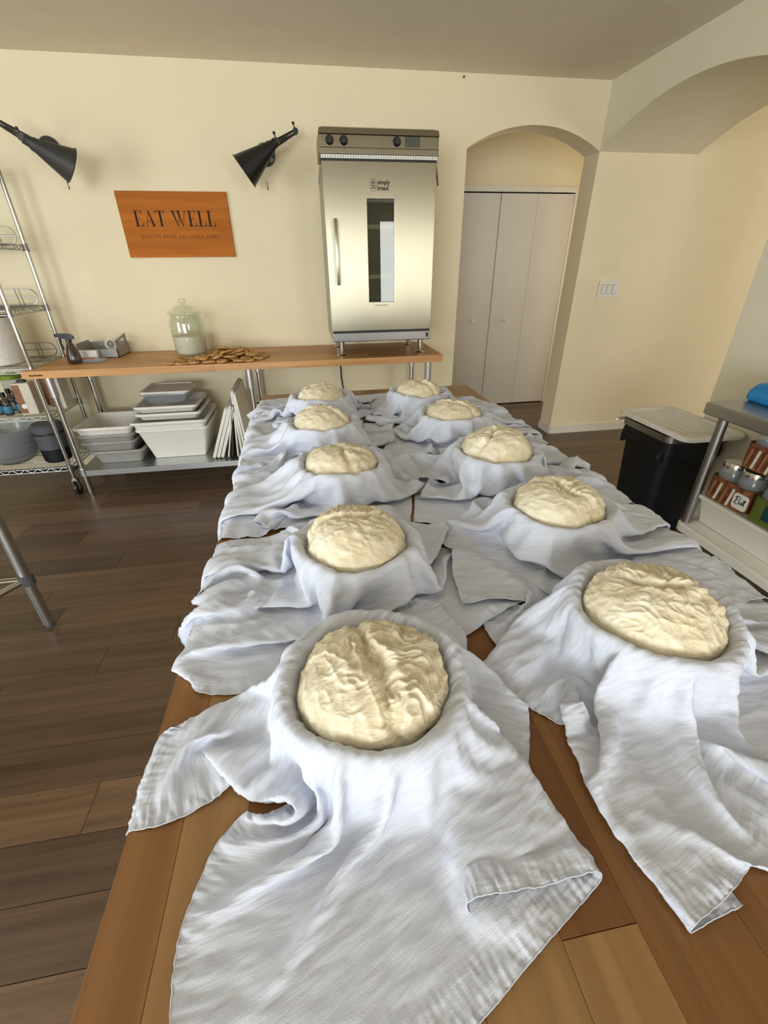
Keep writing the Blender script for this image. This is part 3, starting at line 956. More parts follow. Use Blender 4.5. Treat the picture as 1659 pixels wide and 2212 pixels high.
# ================================================================== CADDY AND SPRAY BOTTLE
cad = thing('utility_caddy', 'grey plastic caddy with a raised slotted end, against the wall on the bench', 'caddy', (-1.46, 3.60, ZB))
q = MB()
x0, x1, y0, y1 = -1.585, -1.325, 3.50, 3.72
q.box(x0, x1, y0, y1, ZB + 0.001, ZB + 0.006)
q.box(x0, x0 + 0.005, y0, y1, ZB, ZB + 0.10)
q.box(x0, x1, y1 - 0.005, y1, ZB, ZB + 0.085)
q.box(x0, x1, y0, y0 + 0.005, ZB, ZB + 0.06)
q.build('tray', M['grey_plastic'], cad)
e_ = MB()
frame_y = [(y0, ZB), (y1, ZB), (y1, ZB + 0.135), (y0, ZB + 0.105)]
e_.prism([(y0, ZB), (y1, ZB), (y1, ZB + 0.085), (y0, ZB + 0.07)], 'x', x1 - 0.005, x1)
e_.prism([(y0, ZB + 0.07), (y0 + 0.07, ZB + 0.075), (y0 + 0.07, ZB + 0.119), (y0, ZB + 0.110)], 'x', x1 - 0.005, x1)
e_.prism([(y1 - 0.05, ZB + 0.082), (y1, ZB + 0.085), (y1, ZB + 0.140), (y1 - 0.05, ZB + 0.132)], 'x', x1 - 0.005, x1)
e_.prism([(y0 + 0.07, ZB + 0.105), (y1 - 0.05, ZB + 0.118), (y1 - 0.05, ZB + 0.132), (y0 + 0.07, ZB + 0.119)], 'x', x1 - 0.005, x1)
e_.build('end_panel', M['grey_plastic'], cad)
tp = MB().lathe([(0.026, -0.012), (0.040, -0.012), (0.040, 0.012), (0.026, 0.012)], n=28, close=True)
tp.xf(Matrix.Translation((-1.40, 3.62, ZB + 0.075)) @ Matrix.Rotation(math.radians(75), 4, 'X'))
tag(tp.build('tape_roll', M['cream'], smooth=40), 'roll of pale tape standing in the grey caddy', 'tape')
bx = MB()
bx.box(-1.565, -1.44, 3.44, 3.475, ZB + 0.001, ZB + 0.062, b=0.002)
tag(bx.build('label_box', M['paper']), 'small white box leaning in front of the grey caddy', 'box')
pk = thing('plastic_packet', 'clear plastic packet with orange print lying before the white box on the bench', 'packet', (-1.45, 3.38, ZB))
loft(MB(), [[(p[0], p[1], ZB + 0.001 + z) for p in rounded_rect(-1.54 + i_, -1.37 - i_, 3.34 + i_, 3.42 - i_, 0.015)] for z, i_ in ((0, 0.004), (0.008, 0), (0.016, 0.004), (0.021, 0.016))]).build('wrapper', M['clear_plastic'], pk, smooth=50)
MB().box(-1.52, -1.43, 3.352, 3.405, ZB + 0.0225, ZB + 0.0235).build('print', M['orange'], pk)
sb = thing('spray_bottle', 'smoky clear spray bottle with a black trigger head on the bench end', 'bottle', (-1.545, 3.345, ZB))
c_ = (-1.545, 3.345, ZB + 0.001)
MB().lathe([(0.0001, 0), (0.040, 0), (0.043, 0.004), (0.043, 0.03), (0.038, 0.065), (0.026, 0.105), (0.016, 0.128), (0.014, 0.138), (0.0001, 0.138)], c=c_, n=28).build('bottle_body', M['smoke'], sb, smooth=50)
hd = MB()
hd.cyl((c_[0], c_[1], c_[2] + 0.135), (c_[0], c_[1], c_[2] + 0.155), 0.018, 0.016)
loft(hd, [[(c_[0] + dx, c_[1] + sy * w, c_[2] + z) for sy, z in ((-1, z0), (1, z0), (1, z1), (-1, z1))] for dx, w, z0, z1 in ((0.035, 0.008, 0.150, 0.168), (0.015, 0.012, 0.148, 0.182), (-0.03, 0.012, 0.156, 0.186), (-0.062, 0.010, 0.166, 0.186), (-0.075, 0.007, 0.168, 0.182))])
hd.build('spray_head', M['black'], sb, smooth=40)
MB().tube([(c_[0] - 0.045, c_[1], c_[2] + 0.162), (c_[0] - 0.052, c_[1], c_[2] + 0.13), (c_[0] - 0.046, c_[1], c_[2] + 0.10), (c_[0] - 0.05, c_[1], c_[2] + 0.085)], 0.006, n=8).build('trigger', M['black'], sb, smooth=50)

# ================================================================== WIRE SHELVING UNIT
RX0, RX1, RY0, RY1 = -2.70, -1.745, 3.19, 3.635
rack = thing('wire_shelving', 'chrome wire shelving unit on casters at the left end of the bench', 'shelving', ((RX0 + RX1) / 2, (RY0 + RY1) / 2, 0))
for px in (RX0, RX1):
    for py in (RY0, RY1):
        p = MB().cyl((px, py, 0.12), (px, py, 1.97), 0.0125).build('post', M['chrome'], rack, smooth=40)
        for zz in (0.21, 0.58, 0.885, 1.22, 1.57):
            rg = MB()
            rg.cyl((px, py, zz - 0.03), (px, py, zz + 0.012), 0.017, 0.0145)
            rg.cyl((px, py, zz - 0.034), (px, py, zz - 0.028), 0.020)
            rg.build('collar', M['chrome_dark'], p, smooth=40)
        cs = MB()
        cs.lathe([(0.0001, -0.013), (0.040, -0.013), (0.046, -0.008), (0.046, 0.008), (0.040, 0.013), (0.0001, 0.013)], n=28)
        cs.xf(Matrix.Translation((px + 0.004, py, 0.046)) @ Matrix.Rotation(math.radians(90), 4, 'Y'))
        wl = cs.build('caster_wheel', M['black'], p, smooth=40)
        fk = MB()
        fk.box(px - 0.014, px - 0.011, py - 0.016, py + 0.016, 0.04, 0.115)
        fk.box(px + 0.019, px + 0.022, py - 0.016, py + 0.016, 0.04, 0.115)
        fk.box(px - 0.014, px + 0.022, py - 0.018, py + 0.018, 0.108, 0.122)
        fk.build('caster_fork', M['galv'], p)
for zz in (0.21, 0.58, 0.885, 1.22, 1.57, 1.94):
    s = MB()
    for (a, b) in (((RX0, RY0), (RX1, RY0)), ((RX0, RY1), (RX1, RY1)), ((RX0, RY0), (RX0, RY1)), ((RX1, RY0), (RX1, RY1))):
        for dz in (0.0, -0.026):
            s.tube([(a[0], a[1], zz + dz), (b[0], b[1], zz + dz)], 0.0032, n=6)
        L_ = math.hypot(b[0] - a[0], b[1] - a[1])
        n = int(L_ / 0.04)
        pts = []
        for k in range(n + 1):
            t = k / n
            pts.append((a[0] + (b[0] - a[0]) * t, a[1] + (b[1] - a[1]) * t, zz - (0.026 if k % 2 else 0.0)))
        s.tube(pts, 0.002, n=5)
    sf = s.build('shelf_frame', M['chrome_dark'], rack, smooth=60)
    w = MB()
    n = 42
    for k in range(1, n):
        xx = RX0 + (RX1 - RX0) * k / n
        w.tube([(xx, RY0, zz + 0.003), (xx, RY1, zz + 0.003)], 0.0017, n=4)
    for k in range(1, 3):
        yy = RY0 + (RY1 - RY0) * k / 3
        w.tube([(RX0, yy, zz - 0.003), (RX1, yy, zz - 0.003)], 0.003, n=5)
    w.build('deck_wires', M['chrome_dark'], sf, smooth=60, kind='stuff')
    if zz > 0.8 and zz < 1.9:
        g = MB()
        gx1 = RX1 - 0.025
        loop = [(RX0 + 0.05, RY1 - 0.015, zz + 0.10)] + [(gx1 - 0.045 + 0.045 * math.sin(t), RY1 - 0.015, zz + 0.055 + 0.045 * math.cos(t)) for t in [math.pi * k / 12 for k in range(13)]] + [(RX0 + 0.05, RY1 - 0.015, zz + 0.01)]
        g.tube(loop, 0.0032, n=6)
        g.tube([(RX0 + 0.05, RY1 - 0.015, zz + 0.055), (gx1, RY1 - 0.015, zz + 0.055)], 0.0032, n=6)
        for ux in (gx1 - 0.10, gx1 - 0.125, gx1 - 0.45, gx1 - 0.75):
            g.tube([(ux, RY1 - 0.017, zz + 0.10), (ux + 0.006, RY1 - 0.019, zz - 0.005)], 0.0026, n=6)
        g.build('back_ledge', M['chrome_dark'], rack, smooth=60)

# goods on the shelving
pot = thing('enamel_pot', 'tall white enamel pot with a dark rim on the wire shelf', 'pot', (-2.035, 3.40, 0.889))
MB().lathe([(0.0001, 0), (0.135, 0), (0.145, 0.008), (0.147, 0.27), (0.150, 0.285), (0.146, 0.285), (0.142, 0.27), (0.139, 0.012), (0.0001, 0.012)], c=(-2.035, 3.40, 0.889), n=44).build('pot_body', M['paper'], pot, smooth=50)
MB().lathe([(0.146, 0.281), (0.152, 0.283), (0.153, 0.290), (0.146, 0.292)], c=(-2.035, 3.40, 0.889), n=44, close=True).build('rim', M['grey_black'], pot, smooth=50)
MB().lathe([(0.0001, 0.315), (0.02, 0.313), (0.022, 0.306), (0.06, 0.300), (0.135, 0.294), (0.147, 0.291), (0.0001, 0.291)], c=(-2.035, 3.40, 0.889), n=44).build('pot_lid', M['grey_plastic'], pot, smooth=50)
def carton(x0, x1, y0, y1, z, h, mat_, label, dot=True, rz=0.0):
    cx, cy = (x0 + x1) / 2, (y0 + y1) / 2
    t = thing('food_carton', label, 'carton', (cx, cy, z), 'cartons on the wire shelf', rz)
    w, d = (x1 - x0) / 2, (y1 - y0) / 2
    q = MB().box(-w, w, -d, d, 0, h, b=0.006)
    q.build('carton_body', mat_, t, local=True)
    MB().box(-w * 0.98, -w * 0.15, -d - 0.0008, -d + 0.001, 0.012, h * 0.96).build('printed_panel', M['carton'], t, local=True)
    if dot:
        MB().lathe([(0.0001, 0.001), (0.016, 0.001), (0.016, 0), (0.0001, 0)], n=20).xf(Matrix.Translation((-w * 0.35, -d - 0.0008, h * 0.28)) @ Matrix.Rotation(math.radians(90), 4, 'X')).build('round_badge', M['paper'], t, local=True)
    MB().box(-0.022, 0.022, -0.022, 0.022, h, h + 0.016, b=0.004).build('cap', M['black'], t, local=True)
    return t
carton(-1.935, -1.835, 3.235, 3.335, 0.584, 0.205, M['cream'], 'cream and brown drink carton with a round white badge on the wire shelf', True, 0.15)
carton(-1.80, -1.70, 3.36, 3.46, 0.584, 0.22, M['cream'], 'cream carton seen between the bench leg and the wire rack post', False, -0.1)
carton(-1.885, -1.795, 3.47, 3.56, 0.584, 0.24, M['carton'], 'plain brown carton standing behind the badge carton', False, 0.05)
for i, (jx, jy, lab) in enumerate(((-2.075, 3.28, 'leftmost small dark bottle with a pale blue label on the wire shelf'), (-2.015, 3.26, 'second small dark bottle from the left picture edge on the wire shelf'), (-1.965, 3.31, 'small dark bottle with blue label nearest the cartons'), (-2.04, 3.37, 'small dark bottle with white label behind the front bottles'))):
    t = thing('spice_bottle', lab, 'bottle', (jx, jy, 0.584), 'small bottles on the wire shelf')
    MB().lathe([(0.0001, 0), (0.024, 0), (0.026, 0.003), (0.026, 0.085), (0.020, 0.10), (0.013, 0.108), (0.013, 0.12), (0.0001, 0.12)], c=(jx, jy, 0.584), n=20).build('bottle_body', M['smoke'], t, smooth=40)
    MB().lathe([(0.0265, 0.015), (0.0272, 0.016), (0.0272, 0.060), (0.0265, 0.061)], c=(jx, jy, 0.584), n=20, close=True).build('label_band', M['label_blue'] if i < 3 else M['paper'], t, smooth=40)
    MB().lathe([(0.0001, 0.12), (0.016, 0.12), (0.016, 0.148), (0.0001, 0.149)], c=(jx, jy, 0.584), n=18).build('cap', M['black'], t, smooth=40)
t = thing('lidded_tub', 'clear tub with a bright green lid at the back of the wire shelf', 'tub', (-2.07, 3.50, 0.584))
MB().lathe([(0.0001, 0), (0.055, 0), (0.062, 0.19), (0.0001, 0.19)], c=(-2.07, 3.50, 0.584), n=28).build('tub_body', M['clear_plastic'], t, smooth=40)
MB().lathe([(0.0001, 0.19), (0.066, 0.19), (0.066, 0.215), (0.05, 0.222), (0.0001, 0.223)], c=(-2.07, 3.50, 0.584), n=28).build('tub_lid', M['green'], t, smooth=40)
for i in range(4):
    cz = 0.214 + i * 0.034
    b = MB().lathe([(0.0001, 0.0), (0.10, 0.0), (0.15, 0.03), (0.185, 0.085), (0.205, 0.145), (0.212, 0.147), (0.212, 0.151), (0.202, 0.150), (0.181, 0.088), (0.146, 0.034), (0.098, 0.004), (0.0001, 0.004)], c=(-2.19, 3.40, 0), n=40)
    lab = ['bottom clear plastic bowl of the nested stack on the lowest wire shelf', 'second clear bowl from the bottom of the nested stack', 'third clear bowl from the bottom of the nested stack', 'topmost clear plastic bowl of the nested stack on the lowest wire shelf'][i]
    b.xf(Matrix.Translation((0, 0, cz)))
    tag(b.build('plastic_bowl', M['clear_plastic'], smooth=50), lab, 'bowl', 'nested clear bowls on the lowest wire shelf')
t = thing('mixing_canister', 'grey-blue canister with a dark band and dark base on the lowest wire shelf', 'canister', (-1.885, 3.36, 0.214))
MB().lathe([(0.0001, 0), (0.075, 0), (0.085, 0.01), (0.090, 0.10), (0.0001, 0.10)], c=(-1.885, 3.36, 0.214), n=32).build('base', M['bin'], t, smooth=40)
MB().lathe([(0.0001, 0.10), (0.091, 0.10), (0.096, 0.235), (0.0001, 0.235)], c=(-1.885, 3.36, 0.214), n=32).build('canister_body', M['dark_grey_plastic'], t, smooth=40)
MB().lathe([(0.0965, 0.205), (0.0985, 0.206), (0.0985, 0.216), (0.0965, 0.217)], c=(-1.885, 3.36, 0.214), n=32, close=True).build('band', M['black'], t, smooth=40)
MB().lathe([(0.0001, 0.235), (0.100, 0.235), (0.100, 0.262), (0.085, 0.275), (0.0001, 0.276)], c=(-1.885, 3.36, 0.214), n=32).build('canister_lid', M['dark_grey_plastic'], t, smooth=40)

# ================================================================== TUBS ON THE LOWER BENCH SHELF
def tub(name, label, cat, x0, x1, y0, y1, z, h, taper, mat_, rim=0.014, group=None, rz=0.0, wall=0.006, solid=False):
    cx, cy = (x0 + x1) / 2, (y0 + y1) / 2
    w, d = (x1 - x0) / 2, (y1 - y0) / 2
    R = 0.035
    def ring(i, zz):
        return [(p[0], p[1], zz) for p in rounded_rect(-w + i, w - i, -d + i, d - i, max(0.008, R - i * 0.3), 6)]
    q = MB()
    rings = [ring(rim + taper, 0), ring(rim, h - 0.018), ring(0.001, h - 0.016), ring(0, h - 0.008), ring(0.002, h), ring(rim + 0.002, h), ring(rim + wall, h - 0.006), ring(rim + taper + wall, 0.006)]
    loft(q, rings)
    o = q.build(name, mat_, None, smooth=45, local=True)
    o.location = (cx, cy, z)
    o.rotation_euler.z = rz
    WLOC[o] = Vector((cx, cy, z))
    return tag(o, label, cat, group)
tub('bus_tub', 'lowest grey tray of the open stack on the lower bench shelf', 'tub', -1.60, -1.235, 3.20, 3.62, 0.202, 0.10, 0.03, M['grey_plastic'], group='open grey tubs under the bench')
tub('bus_tub', 'second grey tub up in the open stack under the bench', 'tub', -1.635, -1.275, 3.20, 3.60, 0.262, 0.11, 0.03, M['grey_plastic'], group='open grey tubs under the bench')
tub('bus_tub', 'third grey tub up in the open stack under the bench', 'tub', -1.64, -1.27, 3.19, 3.60, 0.315, 0.11, 0.03, M['grey_plastic'], group='open grey tubs under the bench')
tub('bus_tub', 'topmost open grey tub with a pale rim in the stack under the bench', 'tub', -1.65, -1.265, 3.185, 3.60, 0.365, 0.115, 0.03, M['white_plastic'], group='open grey tubs under the bench')
tub('dough_box', 'large white rectangular food box at the bottom of the white stack under the bench', 'box', -1.265, -0.765, 3.21, 3.66, 0.202, 0.235, 0.055, M['white_plastic'], group='white food boxes under the bench')
tub('dough_box', 'white food box nested in the large one, second rim up', 'box', -1.285, -0.765, 3.205, 3.66, 0.285, 0.205, 0.05, M['white_plastic'], group='white food boxes under the bench')
tub('dough_tray', 'shallow white tray resting third in the white stack under the bench', 'tray', -1.245, -0.80, 3.235, 3.65, 0.492, 0.05, 0.02, M['white_plastic'], group='white trays on the food boxes')
tub('dough_tray', 'shallow white tray fourth in the white stack under the bench', 'tray', -1.25, -0.815, 3.25, 3.65, 0.538, 0.05, 0.02, M['white_plastic'], group='white trays on the food boxes')
tub('lidded_container', 'small milky container crowning the white stack under the bench', 'container', -1.205, -0.865, 3.30, 3.62, 0.590, 0.075, 0.03, M['clear_plastic'])
lt = thing('tray_lid', 'flat milky lid lying on top of the small container under the bench', 'lid', (-1.03, 3.46, 0.666))
loft(MB(), [[(p[0], p[1], z) for p in rounded_rect(-1.20 + i_, -0.865 - i_, 3.30 + i_, 3.62 - i_, 0.03)] for z, i_ in ((0.666, 0), (0.674, 0), (0.678, 0.004), (0.678, 0.03), (0.672, 0.034))]).build('lid_plate', M['milky'], lt, smooth=40)
# lids leaning on edge
def lean_lid(x, top_dx, h, th, label, mat_, y0=3.16, y1=3.62, kind='lid'):
    ang = math.atan2(top_dx, h)
    t = thing('food_box_cover', label, kind, (x, (y0 + y1) / 2, 0.2005 + th * 0.5 * abs(math.sin(ang)) + 0.001), 'storage lids on edge under the bench')
    rot = Matrix.Rotation(ang, 4, 'Y')
    rr_ = lambda i_: rounded_rect(-(y1 - y0) / 2 + i_, (y1 - y0) / 2 - i_, i_, h - i_, 0.03)
    loft(MB(), [[(sx, p[0], p[1]) for p in rr_(i_)] for sx, i_ in ((-th * 0.2, 0.006), (th * 0.2, 0.006))]).xf(rot).build('lid_plate', mat_, t, smooth=40, local=True)
    loft(MB(), [[(sx, p[0], p[1]) for p in rr_(i_)] for sx, i_ in ((-th / 2, 0.004), (-th / 2 + 0.003, 0), (th / 2 - 0.003, 0), (th / 2, 0.004), (th / 2, 0.02), (-th / 2, 0.02), (-th / 2, 0.004))], False, False).xf(rot).build('rim', mat_, t, smooth=40, local=True)
lean_lid(-0.758, 0.165, 0.40, 0.023, 'leftmost white lid leaning on edge beside the food boxes', M['white_plastic'])
lean_lid(-0.729, 0.165, 0.41, 0.023, 'second white lid leaning on edge beside the food boxes', M['white_plastic'])
lean_lid(-0.700, 0.165, 0.42, 0.023, 'third white lid leaning on edge beside the food boxes', M['white_plastic'])
lean_lid(-0.655, 0.10, 0.40, 0.011, 'thin white lid leaning in the middle of the edge-on lids', M['white_plastic'])
lean_lid(-0.628, 0.07, 0.42, 0.006, 'thin dark sheet tray leaning among the white lids', M['steel_dark'], kind='tray')
lean_lid(-0.585, 0.035, 0.43, 0.012, 'thin upright white lid just right of the dark sheet tray', M['white_plastic'])
lean_lid(-0.552, 0.0, 0.49, 0.016, 'tall upright white lid third from the chrome bench leg', M['white_plastic'])
lean_lid(-0.526, -0.02, 0.49, 0.016, 'tall upright white lid second from the chrome bench leg', M['white_plastic'])
lean_lid(-0.500, -0.035, 0.48, 0.016, 'tall white lid nearest the middle chrome bench leg', M['white_plastic'])

# ================================================================== TRASH BIN AND LID
bn = thing('trash_bin', 'black trash bin with a steel rim and black liner beside the pier', 'bin', (2.02, 2.13, 0))
def rrz(x0, x1, y0, y1, r, z):
    return [(p[0], p[1], z) for p in rounded_rect(x0, x1, y0, y1, r, 5)]
bx0, bx1, by0, by1 = 1.845, 2.20, 1.935, 2.325
loft(MB(), [rrz(bx0 + 0.04, bx1 - 0.04, by0 + 0.04, by1 - 0.04, 0.05, 0.0), rrz(bx0 + 0.012, bx1 - 0.012, by0 + 0.012, by1 - 0.012, 0.05, 0.585), rrz(bx0 + 0.020, bx1 - 0.020, by0 + 0.020, by1 - 0.020, 0.045, 0.585), rrz(bx0 + 0.046, bx1 - 0.046, by0 + 0.046, by1 - 0.046, 0.045, 0.012)]).build('bin_body', M['bin'], bn, smooth=40)
lr = []
for i, (z, o_) in enumerate(((0.50, -0.014), (0.485, 0.004), (0.53, 0.006), (0.578, 0.004), (0.60, 0.006))):
    ring = rrz(bx0 - o_ + 0.002, bx1 + o_ - 0.002, by0 - o_ + 0.002, by1 + o_ - 0.002, 0.05, z)
    if i < 3:
        ring = [(p[0] + 0.008 * math.sin(k * 1.9 + i), p[1] + 0.006 * math.cos(k * 2.3 + i), p[2] + 0.014 * math.sin(k * 1.3)) for k, p in enumerate(ring)]
    lr.append(ring)
loft(MB(), lr, False, False).build('liner_bag', M['bag'], bn, smooth=60)
loft(MB(), [rrz(bx0 - 0.008, bx1 + 0.008, by0 - 0.008, by1 + 0.008, 0.05, 0.588), rrz(bx0 - 0.008, bx1 + 0.008, by0 - 0.008, by1 + 0.008, 0.05, 0.622), rrz(bx0 + 0.002, bx1 - 0.002, by0 + 0.002, by1 - 0.002, 0.045, 0.622), rrz(bx0 + 0.002, bx1 - 0.002, by0 + 0.002, by1 - 0.002, 0.045, 0.588)], False, False).build('steel_rim', M['steel_dark'], bn, smooth=40)
MB().tube([(bx0 - 0.03, by1 + 0.02, 0.60), (bx0 - 0.012, by1 + 0.012, 0.61), (bx0 + 0.02, by1 + 0.004, 0.612)], 0.007).build('hinge_pin', M['chrome'], bn, smooth=40)
ld = thing('bin_cover_lid', 'large milky plastic box lid laid over the black trash bin', 'lid', (2.03, 2.11, 0.624))
lx0, lx1, ly0, ly1 = 1.845, 2.215, 1.83, 2.40
q = loft(MB(), [rrz(lx0 + 0.01, lx1 - 0.01, ly0 + 0.01, ly1 - 0.01, 0.05, 0.624), rrz(lx0, lx1, ly0, ly1, 0.055, 0.628), rrz(lx0, lx1, ly0, ly1, 0.055, 0.644), rrz(lx0 + 0.006, lx1 - 0.006, ly0 + 0.006, ly1 - 0.006, 0.05, 0.650), rrz(lx0 + 0.03, lx1 - 0.03, ly0 + 0.03, ly1 - 0.03, 0.04, 0.650), rrz(lx0 + 0.04, lx1 - 0.04, ly0 + 0.04, ly1 - 0.04, 0.035, 0.641)])
lp = q.build('lid_plate', M['milky'], ld, smooth=40)
for k in range(5):
    rx = 1.92 + k * 0.055
    MB().box(rx, rx + 0.014, 1.93, 2.30, 0.640, 0.6455, b=0.002).build('rib', M['milky'], ld)

# ================================================================== STEEL TABLE AT THE RIGHT
SX_, SY_ = 1.69, 1.652
st = thing('steel_table', 'stainless steel prep table along the right-hand pier', 'table', (1.95, 0.75, 0))
loft(MB(), [rrz(SX_ + 0.004, 2.214, -0.3, SY_ - 0.004, 0.012, 0.849), rrz(SX_, 2.216, -0.304, SY_, 0.012, 0.853), rrz(SX_, 2.216, -0.304, SY_, 0.012, 0.894), rrz(SX_ + 0.005, 2.212, -0.3, SY_ - 0.005, 0.012, 0.90)]).build('table_top', M['steel_top'], st, smooth=30)
for (lx, ly) in ((1.735, 1.575), (2.165, 1.575), (1.735, -0.22), (2.165, -0.22)):
    MB().cyl((lx, ly, 0), (lx, ly, 0.85), 0.0205, n=20).build('leg', M['chrome_dark'], st, smooth=40)
MB().box(1.715, 2.185, -0.24, 1.595, 0.262, 0.285).build('lower_shelf', M['steel_top'], st)
bp = thing('blue_pouch', 'glossy blue plastic pouch on the steel table', 'pouch', (1.98, 1.55, 0.901))
loft(MB(), [[(p[0], p[1], z) for p in rounded_rect(1.855 + i_, 2.13 - i_, 1.46 + i_, 1.64 - i_ * 0.6, 0.03)] for z, i_ in ((0.901, 0.012), (0.915, 0), (0.945, 0.004), (0.972, 0.022), (0.980, 0.05))]).build('pouch_body', M['blue'], bp, smooth=60)
MB().tube([(1.86, 1.47, 0.965), (1.99, 1.455, 0.972), (2.12, 1.47, 0.965)], 0.006).build('crimp', M['blue'], bp, smooth=60)
tub('storage_tub', 'shallow white tub holding the lower jar packs under the steel table', 'tub', 1.735, 2.15, 0.62, 1.59, 0.352, 0.135, 0.02, M['milky'])
wl_ = thing('flat_lid', 'wide white lid sticking out under the tub on the lower steel shelf', 'lid', (1.93, 1.08, 0.286))
loft(MB(), [rrz(1.70 + i_, 2.17 - i_, 0.56 + i_, 1.61 - i_, 0.05, z) for z, i_ in ((0.286, 0.01), (0.292, 0), (0.325, 0), (0.332, 0.006), (0.332, 0.03), (0.350, 0.05))]).build('lid_plate', M['milky'], wl_, smooth=40)
# shrink-wrapped packs of canning jars
jar_prof = [(0.0001, 0), (0.034, 0), (0.038, 0.004), (0.039, 0.09), (0.036, 0.108), (0.030, 0.118), (0.030, 0.134), (0.0001, 0.134)]
def jar_pack(label, x0, y1, z, nx, ny, wrap, badge, scale=1.25):
    p = 0.080 * scale
    t = thing('jar_pack', label, 'jar pack', (x0 + nx * p / 2, y1 - ny * p / 2, z), 'packs of canning jars under the steel table')
    for i in range(nx):
        for j in range(ny):
            c = (x0 + p * (i + 0.5), y1 - p * (j + 0.5), z + 0.004)
            a = MB().lathe([(r * scale, h_ * scale) for r, h_ in jar_prof], c=c, n=20).build('canning_jar', M['clear_plastic'], t, smooth=45)
            MB().lathe([(0.0001, 0.136 * scale), (0.033 * scale, 0.136 * scale), (0.034 * scale, 0.134 * scale), (0.034 * scale, 0.119 * scale), (0.031 * scale, 0.119 * scale), (0.0001, 0.121 * scale)], c=c, n=24).build('screw_lid', M['chrome'], a, smooth=45)
    w = MB()
    ring = lambda i_, zz: rrz(x0 + i_ - 0.003, x0 + nx * p - i_ + 0.003, y1 - ny * p + i_ - 0.003, y1 - i_ + 0.003, 0.03, zz)
    loft(w, [ring(0, z + 0.001), ring(-0.001, z + 0.085 * scale), ring(0.001, z + 0.085 * scale), ring(0.003, z + 0.001)], False, False)
    w.build('printed_wrap', wrap, t, smooth=40)
    if badge:
        fy = y1 - badge[1]
        bx_ = x0 - 0.0055
        b = MB()
        b.prism([(fy + q_[0], z + badge[2] + q_[1]) for q_ in rounded_rect(-0.035, 0.035, -0.034, 0.034, 0.014)], 'x', bx_ - 0.001, bx_ + 0.001)
        b.build('badge', M['paper'], t)
        s = MB()
        def stroke(pts, r=0.0016):
            s.tube([(bx_ - 0.0016, fy - q_[0] * 0.026, z + badge[2] + q_[1] * 0.026) for q_ in pts], r, n=5)
        stroke([(-0.85, -0.5), (-0.6, 0.75), (-0.62, 0.8)], 0.0022)
        stroke([(-0.95, 0.55), (-0.5, 0.85), (-0.05, 0.75), (-0.1, 0.35), (-0.55, 0.15), (-0.1, 0.05), (-0.05, -0.35), (-0.4, -0.55), (-0.85, -0.45)])
        stroke([(0.35, 0.05), (0.15, 0.0), (0.05, -0.3), (0.2, -0.4), (0.38, -0.2), (0.4, 0.05), (0.45, -0.35)])
        stroke([(0.5, -0.3), (0.72, 0.55), (0.62, 0.6), (0.58, -0.3)])
        stroke([(0.72, -0.3), (0.95, 0.6), (0.84, 0.62), (0.8, -0.3), (0.95, -0.4)])
        s.build('badge_lettering', M['teal'], t)
    return t
jp1 = jar_pack('jar pack in brown printed wrap with a white script badge on the white tub', 1.755, 1.555, 0.489, 2, 2, M['wrap_brown'], (0, 0.178, 0.050))
jp2 = jar_pack('jar pack in green printed wrap nearest the right picture edge', 1.755, 1.335, 0.489, 2, 3, M['wrap_green'], None)
jp3 = jar_pack('jar pack in brown wrap stacked on top of the lower jar packs', 1.785, 1.475, 0.668, 2, 3, M['wrap_brown'], None)
pan = MB().prism([(1.27, 0.515), (1.07, 0.515), (1.07, 0.575), (1.27, 0.575)], 'x', 1.748, 1.7505).build('name_panel', M['teal'], jp2)
tx = MB()
vs, fs = text_mesh('MASON', 0.030, offset=0.001)
tx.add([(1.7475 - v[2], 1.245 - v[0] * 1.0, 0.546 + v[1]) for v in vs], fs)
tx.box(1.7465, 1.7478, 1.09, 1.235, 0.530, 0.536)
tx.build('panel_lettering', M['cream'], jp2)
for jp, yy in ((jp1, 1.54), (jp3, 1.46)):
    for k in range(5):
        zz = 0.489 if jp is jp1 else 0.668
        xx = 1.748 if jp is jp1 else 1.778
        yk = yy - 0.012 - k * 0.032
        if jp is jp1 and k > 3:
            continue
        MB().cyl((xx, yk, zz + 0.01), (xx, yk - 0.012, zz + 0.09), 0.006, n=8).build('printed_stick', M['cream'] if k % 2 else M['carton'], jp, smooth=60)

# ================================================================== CHROME TABLE CUT BY THE LEFT EDGE
ct_ = thing('chrome_frame_table', 'round-legged metal table frame cut off by the left picture edge', 'table', (-1.75, 1.4, 0))
for (lx, ly) in ((-1.285, 1.735), (-1.285, 0.95), (-2.25, 1.735), (-2.25, 0.95)):
    l_ = MB().cyl((lx, ly, 0.02), (lx, ly, 0.85), 0.021, n=20).build('leg', M['galv'], ct_, smooth=40)
    MB().cyl((lx, ly, 0), (lx, ly, 0.024), 0.017, 0.019, n=18).build('foot', M['dark_grey_plastic'], l_, smooth=40)
    MB().cyl((lx, ly, 0.245), (lx, ly, 0.292), 0.028, n=20).build('collar', M['dark_grey_plastic'], l_, smooth=40)
for (a, b) in (((-1.285, 1.735), (-2.25, 1.735)), ((-2.25, 0.95), (-2.25, 1.735)), ((-1.80, 0.95), (-1.285, 1.735))):
    MB().cyl((a[0], a[1], 0.268), (b[0], b[1], 0.268), 0.013, n=14).build('stretcher', M['chrome'], ct_, smooth=40)
MB().box(-2.32, -1.22, 0.88, 1.80, 0.85, 0.89, b=0.004).build('table_top', M['steel_top'], ct_)

